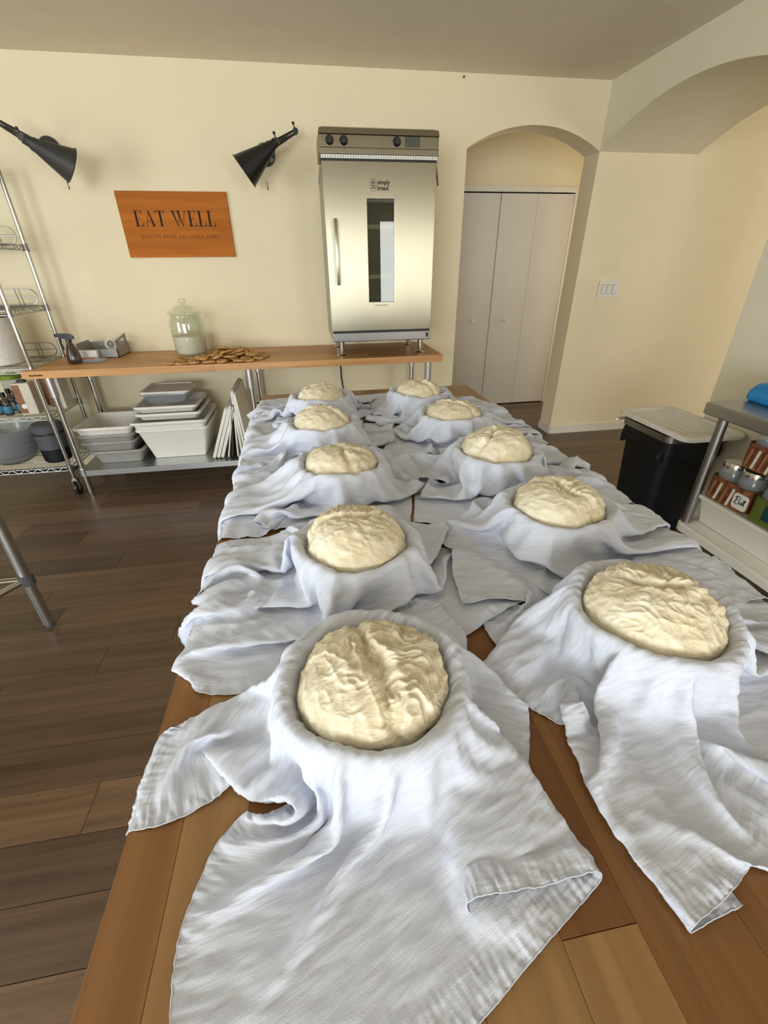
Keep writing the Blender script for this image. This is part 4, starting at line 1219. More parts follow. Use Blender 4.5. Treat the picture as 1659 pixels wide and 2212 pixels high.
# draped towel shapes: per towel (grid size, step in metres, centre), then second differences of x, y, z
CLOTH_HDR = [(50, 0.0008, 0.034, 0.328, 0.916), (50, 0.0008, 0.488, 0.394, 0.914), (38, 0.001, -0.009, 0.697, 0.906), (38, 0.001, 0.594, 0.765, 0.894), (29, 0.0012, -0.032, 1.078, 0.896), (29, 0.0012, 0.55, 1.077, 0.904), (29, 0.0012, -0.048, 1.442, 0.889), (29, 0.0012, 0.564, 1.459, 0.895), (29, 0.0012, -0.022, 1.82, 0.909), (29, 0.0012, 0.503, 1.793, 0.907)]
CLOTH = [
[-194,-5,-5,-5,-6,-5,-5,-5,-4,-4,-4,-3,-2,-2,0,3,4,5,5,5,8,11,11,12,14,15,14,16,13,18,2,-11,-11,-11,-12,-12,-13,-10,-13,-13,-15,-14,-14,-16,-16,-17,-17,-16,-17,-10,15,0,0,-1,1,0,0,0,0,0,1,0,-1,1,-1,0,0,0,0,0,-3,-2,1,-6,0,-1,1,-2,2,-8,
-11,2,1,0,1,0,1,-1,1,0,2,0,0,1,1,2,1,1,0,2,15,0,0,1,-1,0,0,0,0,0,0,0,1,-1,-1,0,2,-1,0,0,-2,0,-3,4,-9,-1,0,0,0,-14,-1,0,-1,0,0,1,1,1,1,0,1,0,1,1,0,1,2,0,0,2,15,0,0,0,0,0,0,0,0,0,0,1,-1,0,1,-3,1,2,-1,0,0,-2,0,-1,3,-6,-6,0,-11,-5,2,-1,
1,0,0,0,0,-1,3,2,-1,1,0,0,1,2,2,2,1,-2,15,0,0,0,0,0,0,0,0,1,0,-1,1,0,-3,3,-5,4,0,0,0,-1,-1,0,0,1,0,-10,-15,2,-3,1,0,0,-1,0,0,1,-1,3,3,-1,1,-1,2,6,0,1,-1,0,15,0,0,0,0,0,0,0,0,0,0,0,0,0,1,-2,2,-5,5,-2,2,-1,-1,0,-1,0,1,-3,-2,-9,-4,-4,
-2,-2,0,1,0,-2,0,0,2,5,-2,1,13,-8,7,-3,1,-2,16,-1,0,0,0,0,0,0,-1,0,1,1,-1,0,0,-2,3,-2,-2,3,0,1,-2,0,2,-6,-1,-4,0,2,0,-1,-3,1,-3,-2,-1,1,-1,-3,-3,4,1,11,-4,0,0,-1,1,-2,15,1,-1,0,0,0,0,0,-1,-1,2,0,1,-1,1,-2,0,2,-4,2,4,-3,0,-5,0,7,-11,
-1,1,-1,1,-1,2,-1,3,1,1,1,-1,1,1,-5,3,-2,-9,5,-1,0,1,-3,15,-1,1,-1,1,0,-1,0,0,1,-3,3,0,1,0,0,-2,2,0,-5,-2,8,-3,-2,-4,-2,5,-4,-2,1,0,1,1,0,1,2,0,0,1,-1,-1,3,0,-4,-3,3,-5,1,0,0,15,0,0,0,0,-1,1,-1,1,-3,2,-2,4,-1,0,0,-4,4,0,0,-5,1,4,-1,
-17,-1,-4,6,2,7,-1,2,0,4,-4,4,0,0,0,-1,2,-2,1,-3,2,-3,-4,1,1,2,15,0,-1,1,-1,1,-1,1,-1,0,-1,-1,2,2,-1,1,-3,0,3,-3,2,-9,3,-8,7,-19,0,5,-1,-2,13,0,-2,-4,15,-3,1,0,0,1,0,1,-4,-1,1,-3,0,2,-2,9,15,0,0,-1,1,-1,0,0,0,1,-4,4,-7,8,-1,1,-2,-3,
4,1,-3,-1,-5,0,-6,0,-12,3,6,-4,2,1,0,0,12,3,1,1,-2,-1,1,-5,0,2,-1,-2,1,-2,9,-1,15,-1,1,0,-1,0,1,-1,1,-1,0,-3,3,-5,7,-2,1,-5,3,-3,-10,1,0,4,0,0,-3,-7,2,-1,1,0,-2,9,-1,7,-1,-5,6,0,-4,0,3,-1,-1,1,0,6,1,1,14,1,-1,0,0,1,-1,0,0,0,1,-6,5,
-5,4,3,1,-7,-8,8,-1,-10,2,1,-1,3,-1,-4,-2,1,-1,-1,3,8,-3,-7,-3,6,9,0,0,0,0,-1,1,-1,5,3,0,-1,15,-1,0,0,0,0,0,1,-1,0,0,0,-5,8,-8,6,-1,0,-12,-3,12,-7,-6,5,-1,0,3,-5,-3,3,-4,2,5,3,-5,-6,3,12,-2,2,-2,1,1,-1,-1,4,3,0,0,0,14,1,0,0,0,-1,0,
0,0,1,-1,1,-6,3,2,-2,3,-2,1,-11,-4,13,-12,1,1,-2,3,1,0,1,-5,2,3,-3,-6,-1,11,2,-3,3,3,0,-6,0,6,5,0,0,-1,0,15,-1,0,0,0,0,0,0,0,0,0,1,-1,-3,5,-3,0,-1,-2,3,-6,-4,7,-9,4,5,3,1,1,0,0,-3,-6,-9,0,7,5,-3,-4,-4,-2,-1,6,10,5,-1,0,0,1,0,14,1,-1,
0,0,0,0,0,0,0,0,0,1,-6,6,-6,0,4,-1,-4,4,-2,-1,1,2,-1,-3,-1,-1,0,1,6,5,-8,-6,4,-1,-5,-6,-2,4,10,7,1,-1,1,-1,-1,-4,2,14,0,0,0,0,0,0,0,0,0,0,0,1,-4,-6,10,-10,3,4,0,-4,2,3,-3,-2,-2,1,-1,0,0,0,-1,1,10,0,-12,-4,-3,0,10,9,2,-5,2,0,-4,-1,-1,
1,4,15,-1,1,-1,0,0,0,0,1,-1,1,-1,0,1,-10,-1,11,-10,4,1,1,1,-3,-1,-1,1,0,-1,0,0,0,0,0,-2,7,6,-14,-2,10,5,-3,-8,6,2,-5,3,3,-4,1,5,14,0,0,1,-2,0,2,-1,0,0,0,1,0,-1,0,-9,0,8,-6,3,1,-1,-1,0,0,-1,0,0,0,0,0,-1,0,0,-2,6,5,-5,3,-7,-7,8,7,-6,
3,3,-3,-5,9,-1,14,0,0,-1,0,1,-5,4,2,0,-1,0,0,0,0,1,-6,-1,4,-2,1,-1,0,0,0,-1,-1,0,-1,0,0,0,0,1,0,-2,7,0,-11,-3,9,6,-9,5,5,-4,-8,7,4,1,14,0,-1,0,2,-2,2,-8,2,5,2,-3,0,0,0,0,1,-1,-2,1,-1,1,-1,0,0,0,0,-1,-1,-1,-1,0,0,1,0,0,-3,11,-6,2,2,
-5,6,-1,-7,-6,1,11,1,0,14,0,0,1,-1,0,0,4,-6,-5,3,2,0,2,0,0,-1,1,-2,-1,2,-2,2,0,0,0,-1,0,0,-1,0,-1,-2,-1,1,0,1,-1,7,-6,0,2,-3,-6,-2,-1,9,6,-1,2,13,1,1,-1,1,0,0,-1,1,-1,-4,1,-3,1,2,1,2,-1,-2,2,-1,1,0,1,0,1,0,-2,-1,0,-1,0,0,-1,0,0,-1,
-2,5,-3,-2,-2,-6,-2,1,6,10,-4,2,-2,14,-2,2,1,-1,0,1,0,-1,1,-1,-2,2,-3,-1,1,1,1,-1,1,-1,1,0,1,1,1,1,0,-3,-2,2,-1,0,-1,-1,-1,0,0,0,3,-7,-6,0,4,4,3,0,0,0,-11,14,1,-3,2,0,2,-1,0,0,-1,-1,0,1,1,-1,-1,0,-1,-1,1,1,0,1,1,1,1,1,2,-1,-2,-2,0,
-1,-1,-1,0,-1,-1,0,1,-1,2,1,0,-2,3,0,2,-9,-9,14,0,1,-3,2,1,-1,0,0,0,0,1,0,0,1,-1,-2,-1,0,0,0,1,0,1,1,1,2,3,2,-1,-3,-2,-1,-1,-1,-2,0,-1,0,0,1,0,-1,-1,2,3,-1,-1,-10,-1,14,1,-1,0,-1,2,0,0,-1,0,0,0,0,-3,-3,0,1,4,-2,-1,1,0,1,1,1,0,0,1,3,
1,-1,-1,-1,-1,-1,-1,-1,0,-1,0,1,-1,2,1,1,-1,2,-9,-4,1,15,-1,0,1,0,-3,2,0,1,-1,0,-1,-5,0,2,2,1,-3,2,-4,2,0,1,0,1,1,0,-1,2,1,1,0,-1,0,-1,-1,0,0,-1,0,3,1,-1,1,-3,1,-1,-8,1,0,14,0,1,0,1,-2,-1,1,-1,1,-1,-3,2,3,1,-1,-5,0,4,-5,0,1,0,-1,1,
1,1,0,0,2,0,0,0,-1,0,0,-1,0,-1,3,-2,-2,-1,-2,7,-3,-4,-1,1,1,15,0,-1,-1,1,0,0,0,0,0,-1,1,1,0,-4,-8,0,2,7,0,-4,0,1,0,-1,1,0,1,0,1,2,0,0,0,-1,0,0,0,-1,2,0,0,-1,3,-3,1,-4,0,0,1,5,6,3,4,-1,-2,-1,-2,1,0,1,0,0,-6,-6,5,6,3,-4,3,-7,1,-1,0,0,
-2,1,1,1,1,0,1,0,0,0,0,0,0,2,0,1,0,0,-1,2,-3,-9,4,3,1,-16,2,4,1,6,9,5,3,1,-1,-1,0,-4,-2,3,5,1,-6,-11,10,8,-12,3,-1,0,1,0,-1,0,1,1,0,1,0,1,0,1,0,0,1,-1,2,-1,1,1,-5,1,-3,2,5,-14,-1,-1,1,-2,0,3,6,7,7,5,0,3,-3,4,0,-9,-11,7,3,5,6,-12,3,
-1,1,-1,2,0,0,0,1,0,1,-1,2,1,-1,-1,2,1,-2,2,0,-6,-2,2,5,3,-2,-16,0,1,-1,1,0,0,1,-2,0,3,8,2,10,8,-11,-7,4,4,-3,3,8,2,-10,1,1,0,-1,1,1,0,0,0,0,3,1,-1,1,2,-4,4,-2,2,-2,-5,4,4,0,-1,2,-15,-1,0,0,0,2,1,-3,1,0,0,-1,5,16,-7,-1,3,4,3,5,-2,-9,
12,4,-8,-6,3,-1,1,-1,1,1,3,3,-3,-2,4,-3,4,1,-3,2,-4,-2,6,0,1,1,-3,3,-16,1,1,-1,2,-2,-1,0,0,0,1,1,4,-8,10,13,1,0,4,-7,-12,7,0,13,6,-1,-7,0,-1,2,2,2,-1,-5,-2,-5,8,4,-4,6,-3,-1,2,2,-1,1,-1,0,2,-2,-15,0,-2,3,-2,0,0,1,-1,1,-1,1,0,2,-3,3,
15,5,-9,-8,5,4,8,0,-6,10,5,0,0,-2,-2,-3,-3,-1,0,0,-3,12,-2,0,1,1,0,0,1,0,0,0,1,1,-15,-1,0,0,0,0,0,0,0,0,1,1,0,-2,1,0,-1,7,1,-1,8,9,2,-11,1,6,4,-6,1,2,-3,0,3,-3,1,0,-2,3,10,-4,2,1,0,-1,0,1,0,0,0,-1,-16,1,0,-1,1,-1,0,0,0,0,1,0,0,1,1,
0,0,-4,4,12,10,1,-7,-5,11,2,-4,-1,-1,3,-1,-2,0,1,-2,1,3,-1,6,3,-1,-1,0,1,0,-1,1,0,0,-2,-16,0,1,0,-1,1,-1,1,0,0,-1,0,0,2,2,2,2,3,6,9,0,-2,-8,6,7,-3,-4,-1,1,1,-1,-1,1,0,-1,2,6,-1,1,2,-1,1,-1,0,0,1,-1,0,0,1,-16,0,0,1,0,-1,0,-2,1,2,5,5,
5,3,1,2,4,4,1,-5,-5,1,-1,9,0,-5,-4,2,1,-1,0,0,-2,0,0,7,0,1,0,2,0,-1,1,0,0,0,0,0,1,0,-15,-1,0,-1,0,3,4,6,8,6,3,2,0,-1,1,0,-1,-1,0,2,-3,-6,9,0,-2,-5,-1,1,2,-3,-1,1,-5,0,4,9,-2,0,0,1,0,0,1,0,0,-1,1,0,-1,1,-14,4,2,5,7,5,5,2,-1,-1,-1,0,
0,0,0,0,1,0,0,0,0,1,0,0,-2,-6,-1,5,1,-7,0,-3,2,2,6,1,0,0,-1,2,0,1,0,0,0,0,0,0,1,-1,6,3,5,3,-1,-1,-2,0,0,1,0,0,0,0,0,0,-1,1,0,-1,0,1,0,0,-4,-6,6,5,-11,-2,0,1,-1,4,8,-1,1,-1,0,0,2,0,0,0,0,0,0,0,0,1,14,1,-1,-1,1,0,1,0,0,-1,0,0,0,0,0,0,
0,0,0,0,0,0,-3,3,-11,5,1,-11,3,1,0,1,0,8,3,0,-1,0,1,0,1,0,0,0,0,0,0,0,0,0,14,0,0,0,0,0,0,-1,0,1,0,0,0,0,0,0,0,0,0,1,-1,-4,5,-18,1,0,-5,0,5,3,2,-2,4,9,-1,1,0,-2,-1,4,-1,1,0,0,0,0,0,1,-1,-1,14,0,0,0,0,0,0,0,0,0,0,0,0,0,0,0,0,0,0,0,-2,
2,-17,0,-3,-2,2,-1,-1,8,-1,2,12,0,1,-1,0,2,-3,-2,6,-1,0,0,0,0,0,-1,0,0,15,-1,0,0,0,0,-1,1,0,-1,1,-1,0,1,0,0,1,-1,1,-2,2,-15,-3,-3,0,0,-1,0,-2,8,3,9,2,0,0,1,0,0,1,-2,1,1,0,0,0,0,0,0,-1,-1,-394,15,15,15,15,15,16,15,16,16,16,16,17,16,
17,17,16,15,15,16,14,12,10,5,-5,0,6,4,6,3,15,12,12,12,10,11,0,-14,-10,-11,-10,-8,-7,-7,-6,-4,-3,0,1,1,5,0,0,0,0,0,-1,0,0,-1,0,0,-1,-1,-2,-2,-1,0,0,-2,-2,-4,2,-5,10,-2,-6,-1,-2,8,-2,0,0,-2,1,-1,12,13,-2,2,1,-1,1,1,0,0,1,0,0,0,5,0,0,
-1,0,0,0,0,-1,1,-1,0,-1,1,-2,-2,-3,0,-1,1,-4,0,-5,11,-15,8,4,-4,3,2,-3,-4,0,0,-1,1,-2,14,14,-3,2,0,0,0,1,-1,1,1,0,0,4,0,0,1,0,-1,0,0,0,-1,0,0,0,0,-1,-1,-3,-3,1,1,-4,4,-7,3,11,-17,0,5,3,-4,0,1,-3,0,1,-1,1,-2,12,16,-4,3,-1,1,-1,0,0,1,
1,0,5,0,0,-1,0,1,0,-1,0,0,0,-1,0,-1,5,-8,6,-8,-1,0,2,-5,5,-9,11,3,-8,4,0,0,-8,-1,-2,2,-1,1,1,0,-2,11,16,-3,2,-1,0,-1,2,1,0,1,5,0,0,0,0,0,-1,1,-1,-1,0,0,1,-1,0,4,-9,8,-11,1,3,-7,6,-6,5,10,1,4,0,-3,1,-7,-7,-7,1,-1,1,1,1,-1,7,14,0,3,-5,
6,-1,0,1,1,5,0,0,0,0,0,0,0,0,-1,-1,0,0,1,-2,5,-10,4,2,-8,7,-5,1,3,-10,15,6,-1,-2,0,2,1,5,-7,-5,-1,-2,0,-1,-2,0,8,9,-6,2,3,0,1,0,0,6,-1,0,1,-1,0,0,0,1,-1,-1,-1,-1,1,-1,4,-2,-8,10,-7,-8,15,-11,12,-3,-5,12,-2,2,-1,-1,4,-4,4,-1,0,0,0,-1,
1,0,-5,4,1,4,-1,0,0,0,2,5,1,-1,0,1,-1,1,-1,1,0,0,-3,0,0,0,0,4,-10,2,8,-1,-7,5,-8,10,-1,1,6,-1,1,3,-2,-3,2,-1,0,0,-1,1,-2,-8,7,-10,0,13,1,3,0,1,-1,6,0,0,0,-1,1,0,0,-1,3,-4,3,-4,0,0,-1,9,-10,-4,2,8,3,-4,-1,-3,4,-2,-1,2,7,2,-6,4,-4,6,
-4,1,0,-4,-7,9,-13,-1,18,-3,1,3,1,0,-1,6,0,0,0,0,0,0,0,0,0,2,-2,-2,-1,1,-1,6,0,-13,5,-4,11,6,2,-10,-7,2,0,-2,-2,8,11,-3,-6,4,0,0,-5,-3,8,-7,-6,15,-5,4,2,0,-1,2,-15,6,0,0,0,0,0,0,0,0,-1,4,-4,5,-8,2,-1,3,7,-11,-6,5,-4,8,7,6,-9,-10,2,
3,-4,-1,3,-5,13,-6,8,-6,0,6,-2,-4,10,-6,3,0,2,-1,2,-16,-2,6,0,0,0,1,-1,0,0,0,0,1,2,-4,5,-7,2,0,6,1,-12,-3,2,-1,0,5,4,-8,0,0,1,0,-2,4,7,-1,0,4,-1,1,-2,2,0,2,-1,0,-1,3,-13,-6,0,7,-1,1,-1,0,0,0,1,-1,1,-2,5,-5,3,-2,-2,0,8,3,-4,-12,-1,0,
0,-4,7,1,-3,1,0,1,-3,9,-2,2,1,-5,5,0,2,-1,5,-2,1,-1,3,-11,-9,2,-1,6,1,-1,1,-1,1,-1,0,1,-1,1,0,4,-11,8,-4,-1,4,8,0,-7,-10,0,0,0,-1,5,-2,-2,3,-2,2,5,-1,4,-6,4,1,0,0,5,-2,2,0,0,-6,-12,1,-1,1,7,-1,1,-1,1,-1,1,0,-1,1,0,-1,6,-8,-4,3,0,-4,
8,7,0,-11,-6,2,-1,-2,6,1,1,0,-3,4,0,1,-1,0,4,-3,1,4,3,-2,-2,0,0,-15,1,0,1,-1,6,1,-1,1,-1,1,-1,0,1,0,-1,0,2,3,-14,4,-1,1,-7,7,11,3,-12,-3,2,8,3,-1,-2,0,-1,-2,-1,0,-1,3,-4,3,1,-5,-4,3,5,3,-14,0,-1,0,-1,1,7,-1,1,-1,1,-1,1,0,-1,0,1,0,-1,
7,-7,-10,1,3,2,-11,5,7,6,1,6,-6,-5,-2,1,1,1,1,0,-2,1,0,0,2,-7,-2,6,2,-4,-4,-1,-3,1,1,3,4,7,0,-1,1,-1,1,-1,0,1,0,-1,1,-1,5,4,-13,-8,1,7,1,-9,4,13,-1,-7,-2,2,1,0,0,1,0,1,0,-1,0,2,-3,1,5,-7,-5,4,0,-7,1,2,-1,7,0,6,1,0,-1,0,0,1,-1,0,0,1,
0,-2,1,8,1,-13,-9,2,6,1,10,-4,-8,2,2,-1,1,1,0,0,1,0,1,-1,-1,0,1,2,-8,4,5,0,-16,1,1,-4,13,3,-7,7,-1,1,0,-1,0,0,0,0,0,-1,0,-1,-4,6,6,2,-12,-7,3,12,-2,-8,4,-2,0,1,1,1,1,1,0,0,0,0,-1,-1,1,-4,7,0,0,-14,-2,0,-1,12,10,-11,3,7,0,0,-1,-1,1,
-1,1,-1,0,1,-1,-3,-2,-3,5,7,5,-9,4,2,-11,4,-2,1,0,0,0,1,2,0,1,1,0,0,0,-3,-1,6,-2,1,-15,-7,3,7,14,7,-9,-1,0,7,1,-3,0,3,-2,0,-1,1,-1,1,-6,-5,1,1,-1,2,1,5,7,-9,3,-2,1,-1,0,1,2,0,1,1,1,0,0,0,0,1,-5,0,0,-14,-1,9,8,8,0,-2,-5,-1,0,6,-2,1,
2,-1,1,0,-1,-1,1,-2,6,-2,-5,-4,-1,1,2,10,-5,-2,0,1,0,-1,1,1,0,2,1,1,0,1,0,-1,-1,0,0,-3,0,3,4,1,2,-2,1,-2,-9,4,0,6,0,1,-1,1,-1,-1,0,0,0,0,1,8,-1,-2,-4,-3,2,4,-5,1,0,0,-1,1,1,1,0,0,2,1,1,-1,0,0,-1,0,1,-4,5,1,0,1,-1,2,0,-6,-1,-2,3,7,1,
-1,0,-1,0,-1,1,0,-1,1,-1,2,2,2,1,-3,0,1,-4,1,0,0,0,1,0,0,0,2,2,1,-1,0,0,-1,0,-1,-1,1,-2,5,2,1,-1,-1,-2,-6,2,2,3,6,0,1,-1,0,0,0,0,0,0,0,0,-1,0,-1,2,1,3,-2,0,0,0,1,0,1,0,0,1,3,1,-1,-1,-1,-1,-1,0,0,1,-1,0,1,-2,-1,0,3,-4,-2,-1,4,8,6,1,
0,1,-1,-2,1,0,0,0,-1,1,-7,0,4,2,4,1,-1,0,0,0,0,1,1,1,1,2,2,-2,-2,-2,-1,0,0,0,0,-1,0,1,0,0,1,2,-4,-4,0,1,8,3,7,-1,0,1,-1,-1,1,0,0,0,1,-6,3,6,2,1,-1,-3,0,2,0,0,0,1,0,1,1,1,-2,-3,-1,1,0,-1,-1,0,0,1,0,1,-1,0,-2,-3,-2,2,-1,8,5,1,6,1,0,-1,
1,1,-1,0,0,0,-2,3,4,1,-2,-4,1,2,-1,1,-1,1,1,0,1,0,1,-1,-3,-1,0,0,-1,0,0,0,0,0,2,2,-6,-2,-2,0,7,-3,-1,10,1,2,7,-1,0,1,0,0,1,-1,0,0,0,1,1,-4,-4,5,4,0,-3,3,0,0,0,1,0,1,-1,-1,-2,0,-1,-1,1,-2,1,0,0,-2,6,-3,0,3,3,2,-11,-3,7,6,-1,2,6,0,0,
-1,0,2,0,0,0,0,0,1,-3,-2,8,1,0,0,-6,2,2,0,0,0,0,-1,0,-1,0,-2,0,-1,-2,1,1,0,0,1,6,-10,2,2,2,-7,-9,1,19,0,2,1,6,1,1,0,0,-1,0,1,-1,0,1,-1,-2,7,-2,2,-5,-5,5,-3,4,0,1,0,0,0,-2,0,-2,0,-1,-1,0,0,0,1,-2,9,-6,-3,-3,1,2,-1,-2,10,0,1,2,1,2,0,
1,1,1,2,1,-1,1,0,-1,0,5,-3,4,-9,-3,10,-4,0,-3,4,-1,1,-1,0,0,-2,-1,-1,-1,1,0,0,1,-3,8,1,-12,10,0,-9,1,-1,1,11,0,0,0,-1,-1,1,-1,-1,1,1,1,3,1,2,2,1,0,4,-12,1,11,-9,4,-1,-1,-3,3,-1,0,-1,0,0,-1,0,0,-2,1,0,-3,8,2,-12,-2,1,9,4,-7,-4,3,0,2,
3,2,1,-1,0,0,0,0,0,0,-2,1,0,2,1,7,-17,11,9,-9,6,2,1,-2,-2,-3,1,1,-1,0,-1,0,-1,0,1,-3,1,8,1,-4,-4,-4,-5,5,4,-7,5,2,2,1,1,-3,1,-1,-1,1,-1,1,-1,-1,2,0,-1,-1,0,-9,15,4,-5,6,2,-1,-4,3,1,-1,-2,-2,0,0,-1,1,-1,-1,-1,6,6,-3,-8,5,2,-2,-9,-1,
-3,-7,-2,17,2,2,-2,7,-5,-1,0,-2,2,-1,1,1,-1,0,0,0,-2,4,2,0,9,-1,0,-2,4,-5,0,2,-3,0,0,-2,0,-1,1,3,5,-1,-8,-8,1,-1,10,4,-7,-5,-3,-2,5,6,1,-1,1,-3,7,-1,1,0,0,0,0,-1,1,-1,0,0,1,0,2,0,0,8,1,1,-7,2,6,-9,2,-1,1,1,2,0,0,-1,-5,-6,-2,3,-1,-1,
2,11,-2,-6,-10,2,7,5,-2,2,-1,1,-4,0,0,0,0,0,0,0,0,0,1,-1,1,1,1,0,0,-1,5,0,0,7,-13,0,5,0,-1,0,-6,1,1,-4,0,4,-7,2,0,1,-2,6,7,-13,-1,3,10,-3,2,-1,0,0,2,0,0,0,0,1,-1,1,-1,1,-1,1,0,0,0,0,0,1,-2,5,7,-12,-5,12,-3,3,-5,2,-4,0,2,-2,-4,4,-2,
-5,2,0,0,-1,5,-3,-2,9,3,-1,0,0,1,0,3,0,0,1,-1,0,1,-1,1,0,0,0,1,0,0,-1,-1,-2,0,2,-4,-4,14,-1,4,-8,4,-3,-2,0,0,-1,-1,-1,5,-8,2,-4,0,0,2,0,2,9,0,1,-1,1,0,0,1,1,0,0,0,-1,0,1,0,-1,1,-1,-1,-2,-2,0,0,-1,0,-2,8,11,-4,2,-6,-4,6,-6,1,1,0,-2,
-2,0,-2,2,-1,-4,-1,0,2,0,5,9,-3,1,1,-1,1,0,0,0,-1,0,0,1,-1,0,-2,-1,-2,-1,-1,0,0,0,0,0,1,0,0,2,9,-2,-6,7,0,-6,4,1,-1,-3,2,-11,-5,6,6,-1,-5,0,4,-2,13,0,1,-1,0,0,0,0,0,-3,0,-1,0,-1,0,-2,0,0,0,0,0,0,1,-1,0,1,-1,0,1,-1,0,2,3,6,-7,-2,8,0,
-7,0,-6,-6,5,6,-5,8,-5,-2,1,4,9,-1,1,0,0,0,0,0,0,-5,-1,0,0,-1,0,0,0,1,-1,0,0,0,0,0,0,0,0,0,-1,2,0,-1,4,3,-11,12,3,-8,-8,-3,-1,2,4,3,3,-3,4,-7,2,10,3,0,0,0,0,0,-1,1,-1,-7,0,1,0,0,0,0,0,-1,0,0,0,0,0,0,0,0,0,0,1,-1,-1,-2,7,-7,8,2,-10,
-6,0,1,0,1,5,2,0,3,4,-6,3,7,0,0,0,1,-1,1,0,-1,1,-6,0,-1,0,1,-1,0,0,0,1,-1,0,0,0,0,0,0,0,0,0,0,-2,4,-7,-2,2,-4,1,1,1,-3,0,4,5,-1,1,-2,7,8,-9,11,-3,0,0,-1,1,-1,1,0,-2,-7,0,0,1,-1,0,0,0,0,0,0,0,0,0,0,0,0,0,0,0,-2,3,-6,-1,0,-1,0,0,1,-2,
2,-2,7,0,1,-1,2,-3,9,5,-3,2,1,0,0,0,0,-1,0,-2,-6,0,0,-1,0,0,0,0,0,0,0,0,0,-1,1,0,0,0,1,-2,4,-6,-3,-1,0,0,0,0,1,-2,1,4,2,0,0,1,-1,2,-1,6,3,2,0,0,1,0,0,1,-3,-4,-29,0,0,0,0,0,0,0,0,0,0,0,0,0,0,1,-1,0,0,0,1,-1,2,8,-8,-2,0,0,0,-1,1,0,0,
0,0,3,9,-1,-1,0,-3,-6,-1,0,0,0,0,0,0,-12,0,0,0,0,0,0,0,0,0,0,0,0,0,0,4,-5,2,-1,1,-2,9,-6,-5,5,15,-5,-6,-3,-2,5,-5,-1,0,0,0,-3,-8,11,1,0,0,1,-2,0,0,0,0,0,1,0,0,0,0,0,0,0,0,0,0,0,0,0,1,-2,4,4,-9,3,-1,0,4,2,-6,-8,7,14,1,-2,3,-4,-2,-9,
0,0,0,0,-1,-10,11,0,1,-3,2,0,0,1,0,-1,0,-1,0,0,0,0,0,0,0,0,0,0,0,0,0,1,-4,12,-3,-7,1,0,0,8,-5,-7,-4,3,16,2,-2,-12,2,4,-5,1,-1,0,0,1,-12,9,2,-1,2,0,-2,8,-1,-7,1,0,0,0,0,0,0,0,0,0,1,-1,0,0,-1,1,-3,2,13,-9,-3,1,-4,8,1,-7,-5,0,1,18,-3,
4,-7,-3,-4,-1,1,0,0,-1,2,-11,9,4,-4,0,5,5,-11,2,0,1,0,0,0,0,0,0,1,-2,4,-3,0,0,0,1,-3,-3,11,4,-10,0,-4,5,7,-5,-7,-1,-1,-2,9,6,4,1,-2,-5,-2,-1,-1,1,-3,6,-15,15,-4,1,10,-11,-4,4,-1,3,0,0,0,0,0,0,-1,2,-3,9,-8,2,-1,-1,2,-6,3,11,-1,-8,-4,
1,10,-1,-6,-7,2,-3,-4,-1,4,2,6,14,2,0,3,-2,1,-4,3,-21,4,10,-2,-10,1,2,0,1,0,0,0,0,0,0,0,1,-4,6,2,-6,1,0,0,-3,-2,8,7,-6,-4,-5,9,8,-4,-10,-10,1,4,0,-2,5,10,0,-11,7,0,1,1,-1,-1,0,4,5,-6,-7,2,1,-2,6,0,0,0,0,0,0,0,0,1,-7,15,-9,0,0,0,0,-5,
3,6,5,-11,-4,1,14,1,3,-7,-12,-5,5,6,3,8,-17,3,5,-3,2,-1,-5,-8,8,12,-7,-8,3,4,3,-2,3,0,0,0,0,0,0,0,-1,2,-5,4,9,-9,1,0,-4,0,-4,9,0,7,-15,1,9,10,-1,2,0,-4,-5,-5,10,-15,-6,10,1,0,-2,-8,-4,11,12,0,-8,-3,0,9,-1,-9,7,0,0,0,0,0,0,0,0,0,0,-6,
14,-5,-4,1,0,-1,-4,3,10,-2,4,-14,-1,16,1,-2,4,0,0,3,-15,-2,12,-12,1,0,-11,0,7,8,4,-12,-8,7,7,3,-11,10,-2,0,0,0,0,0,0,0,0,-1,2,-7,5,12,-10,-1,1,-5,4,-5,7,5,6,0,-10,-6,13,4,-1,2,0,0,1,1,-4,0,-15,-5,-1,6,5,6,-7,-8,3,0,2,1,-2,7,-16,0,0,
0,0,0,0,0,0,0,0,-1,-8,15,2,-9,2,-4,3,0,9,7,-1,2,0,-3,-2,4,-1,1,0,0,-1,-1,-1,1,-7,-3,7,-6,2,-5,1,-3,1,0,2,-5,-1,-4,9,0,0,0,0,0,0,0,0,0,-1,1,-6,2,15,-5,-7,2,-1,7,-2,9,1,1,-1,0,1,0,0,0,0,0,0,-1,-1,0,0,2,-3,-2,-3,2,-8,-2,0,-1,2,-11,10,
-1,1,0,0,0,0,0,0,0,0,0,0,1,-2,-7,10,9,-6,2,-2,1,1,1,8,0,1,0,-1,0,0,0,1,-1,0,-1,-1,0,1,-1,-3,0,-2,-7,-5,1,0,5,-13,9,1,0,0,0,0,0,0,0,0,0,0,0,0,-1,1,-5,0,12,2,-2,3,-3,0,1,4,5,-2,1,1,0,0,-1,1,0,-1,-1,0,0,0,-2,-1,2,-6,-7,0,6,5,-16,1,4,-1,
1,-1,0,0,0,0,0,0,0,0,0,0,0,0,-1,-6,7,9,2,-1,2,-3,-1,-1,6,3,2,-5,-8,-6,-1,2,5,6,5,0,0,-2,-2,1,1,1,-1,2,0,-14,-4,2,0,0,-1,2,0,0,0,0,0,0,0,0,0,0,0,1,-3,3,-4,15,1,-1,-2,2,-1,-1,-1,2,-12,-11,-4,0,0,0,1,5,11,13,1,-2,0,1,1,0,-1,-6,-10,-1,
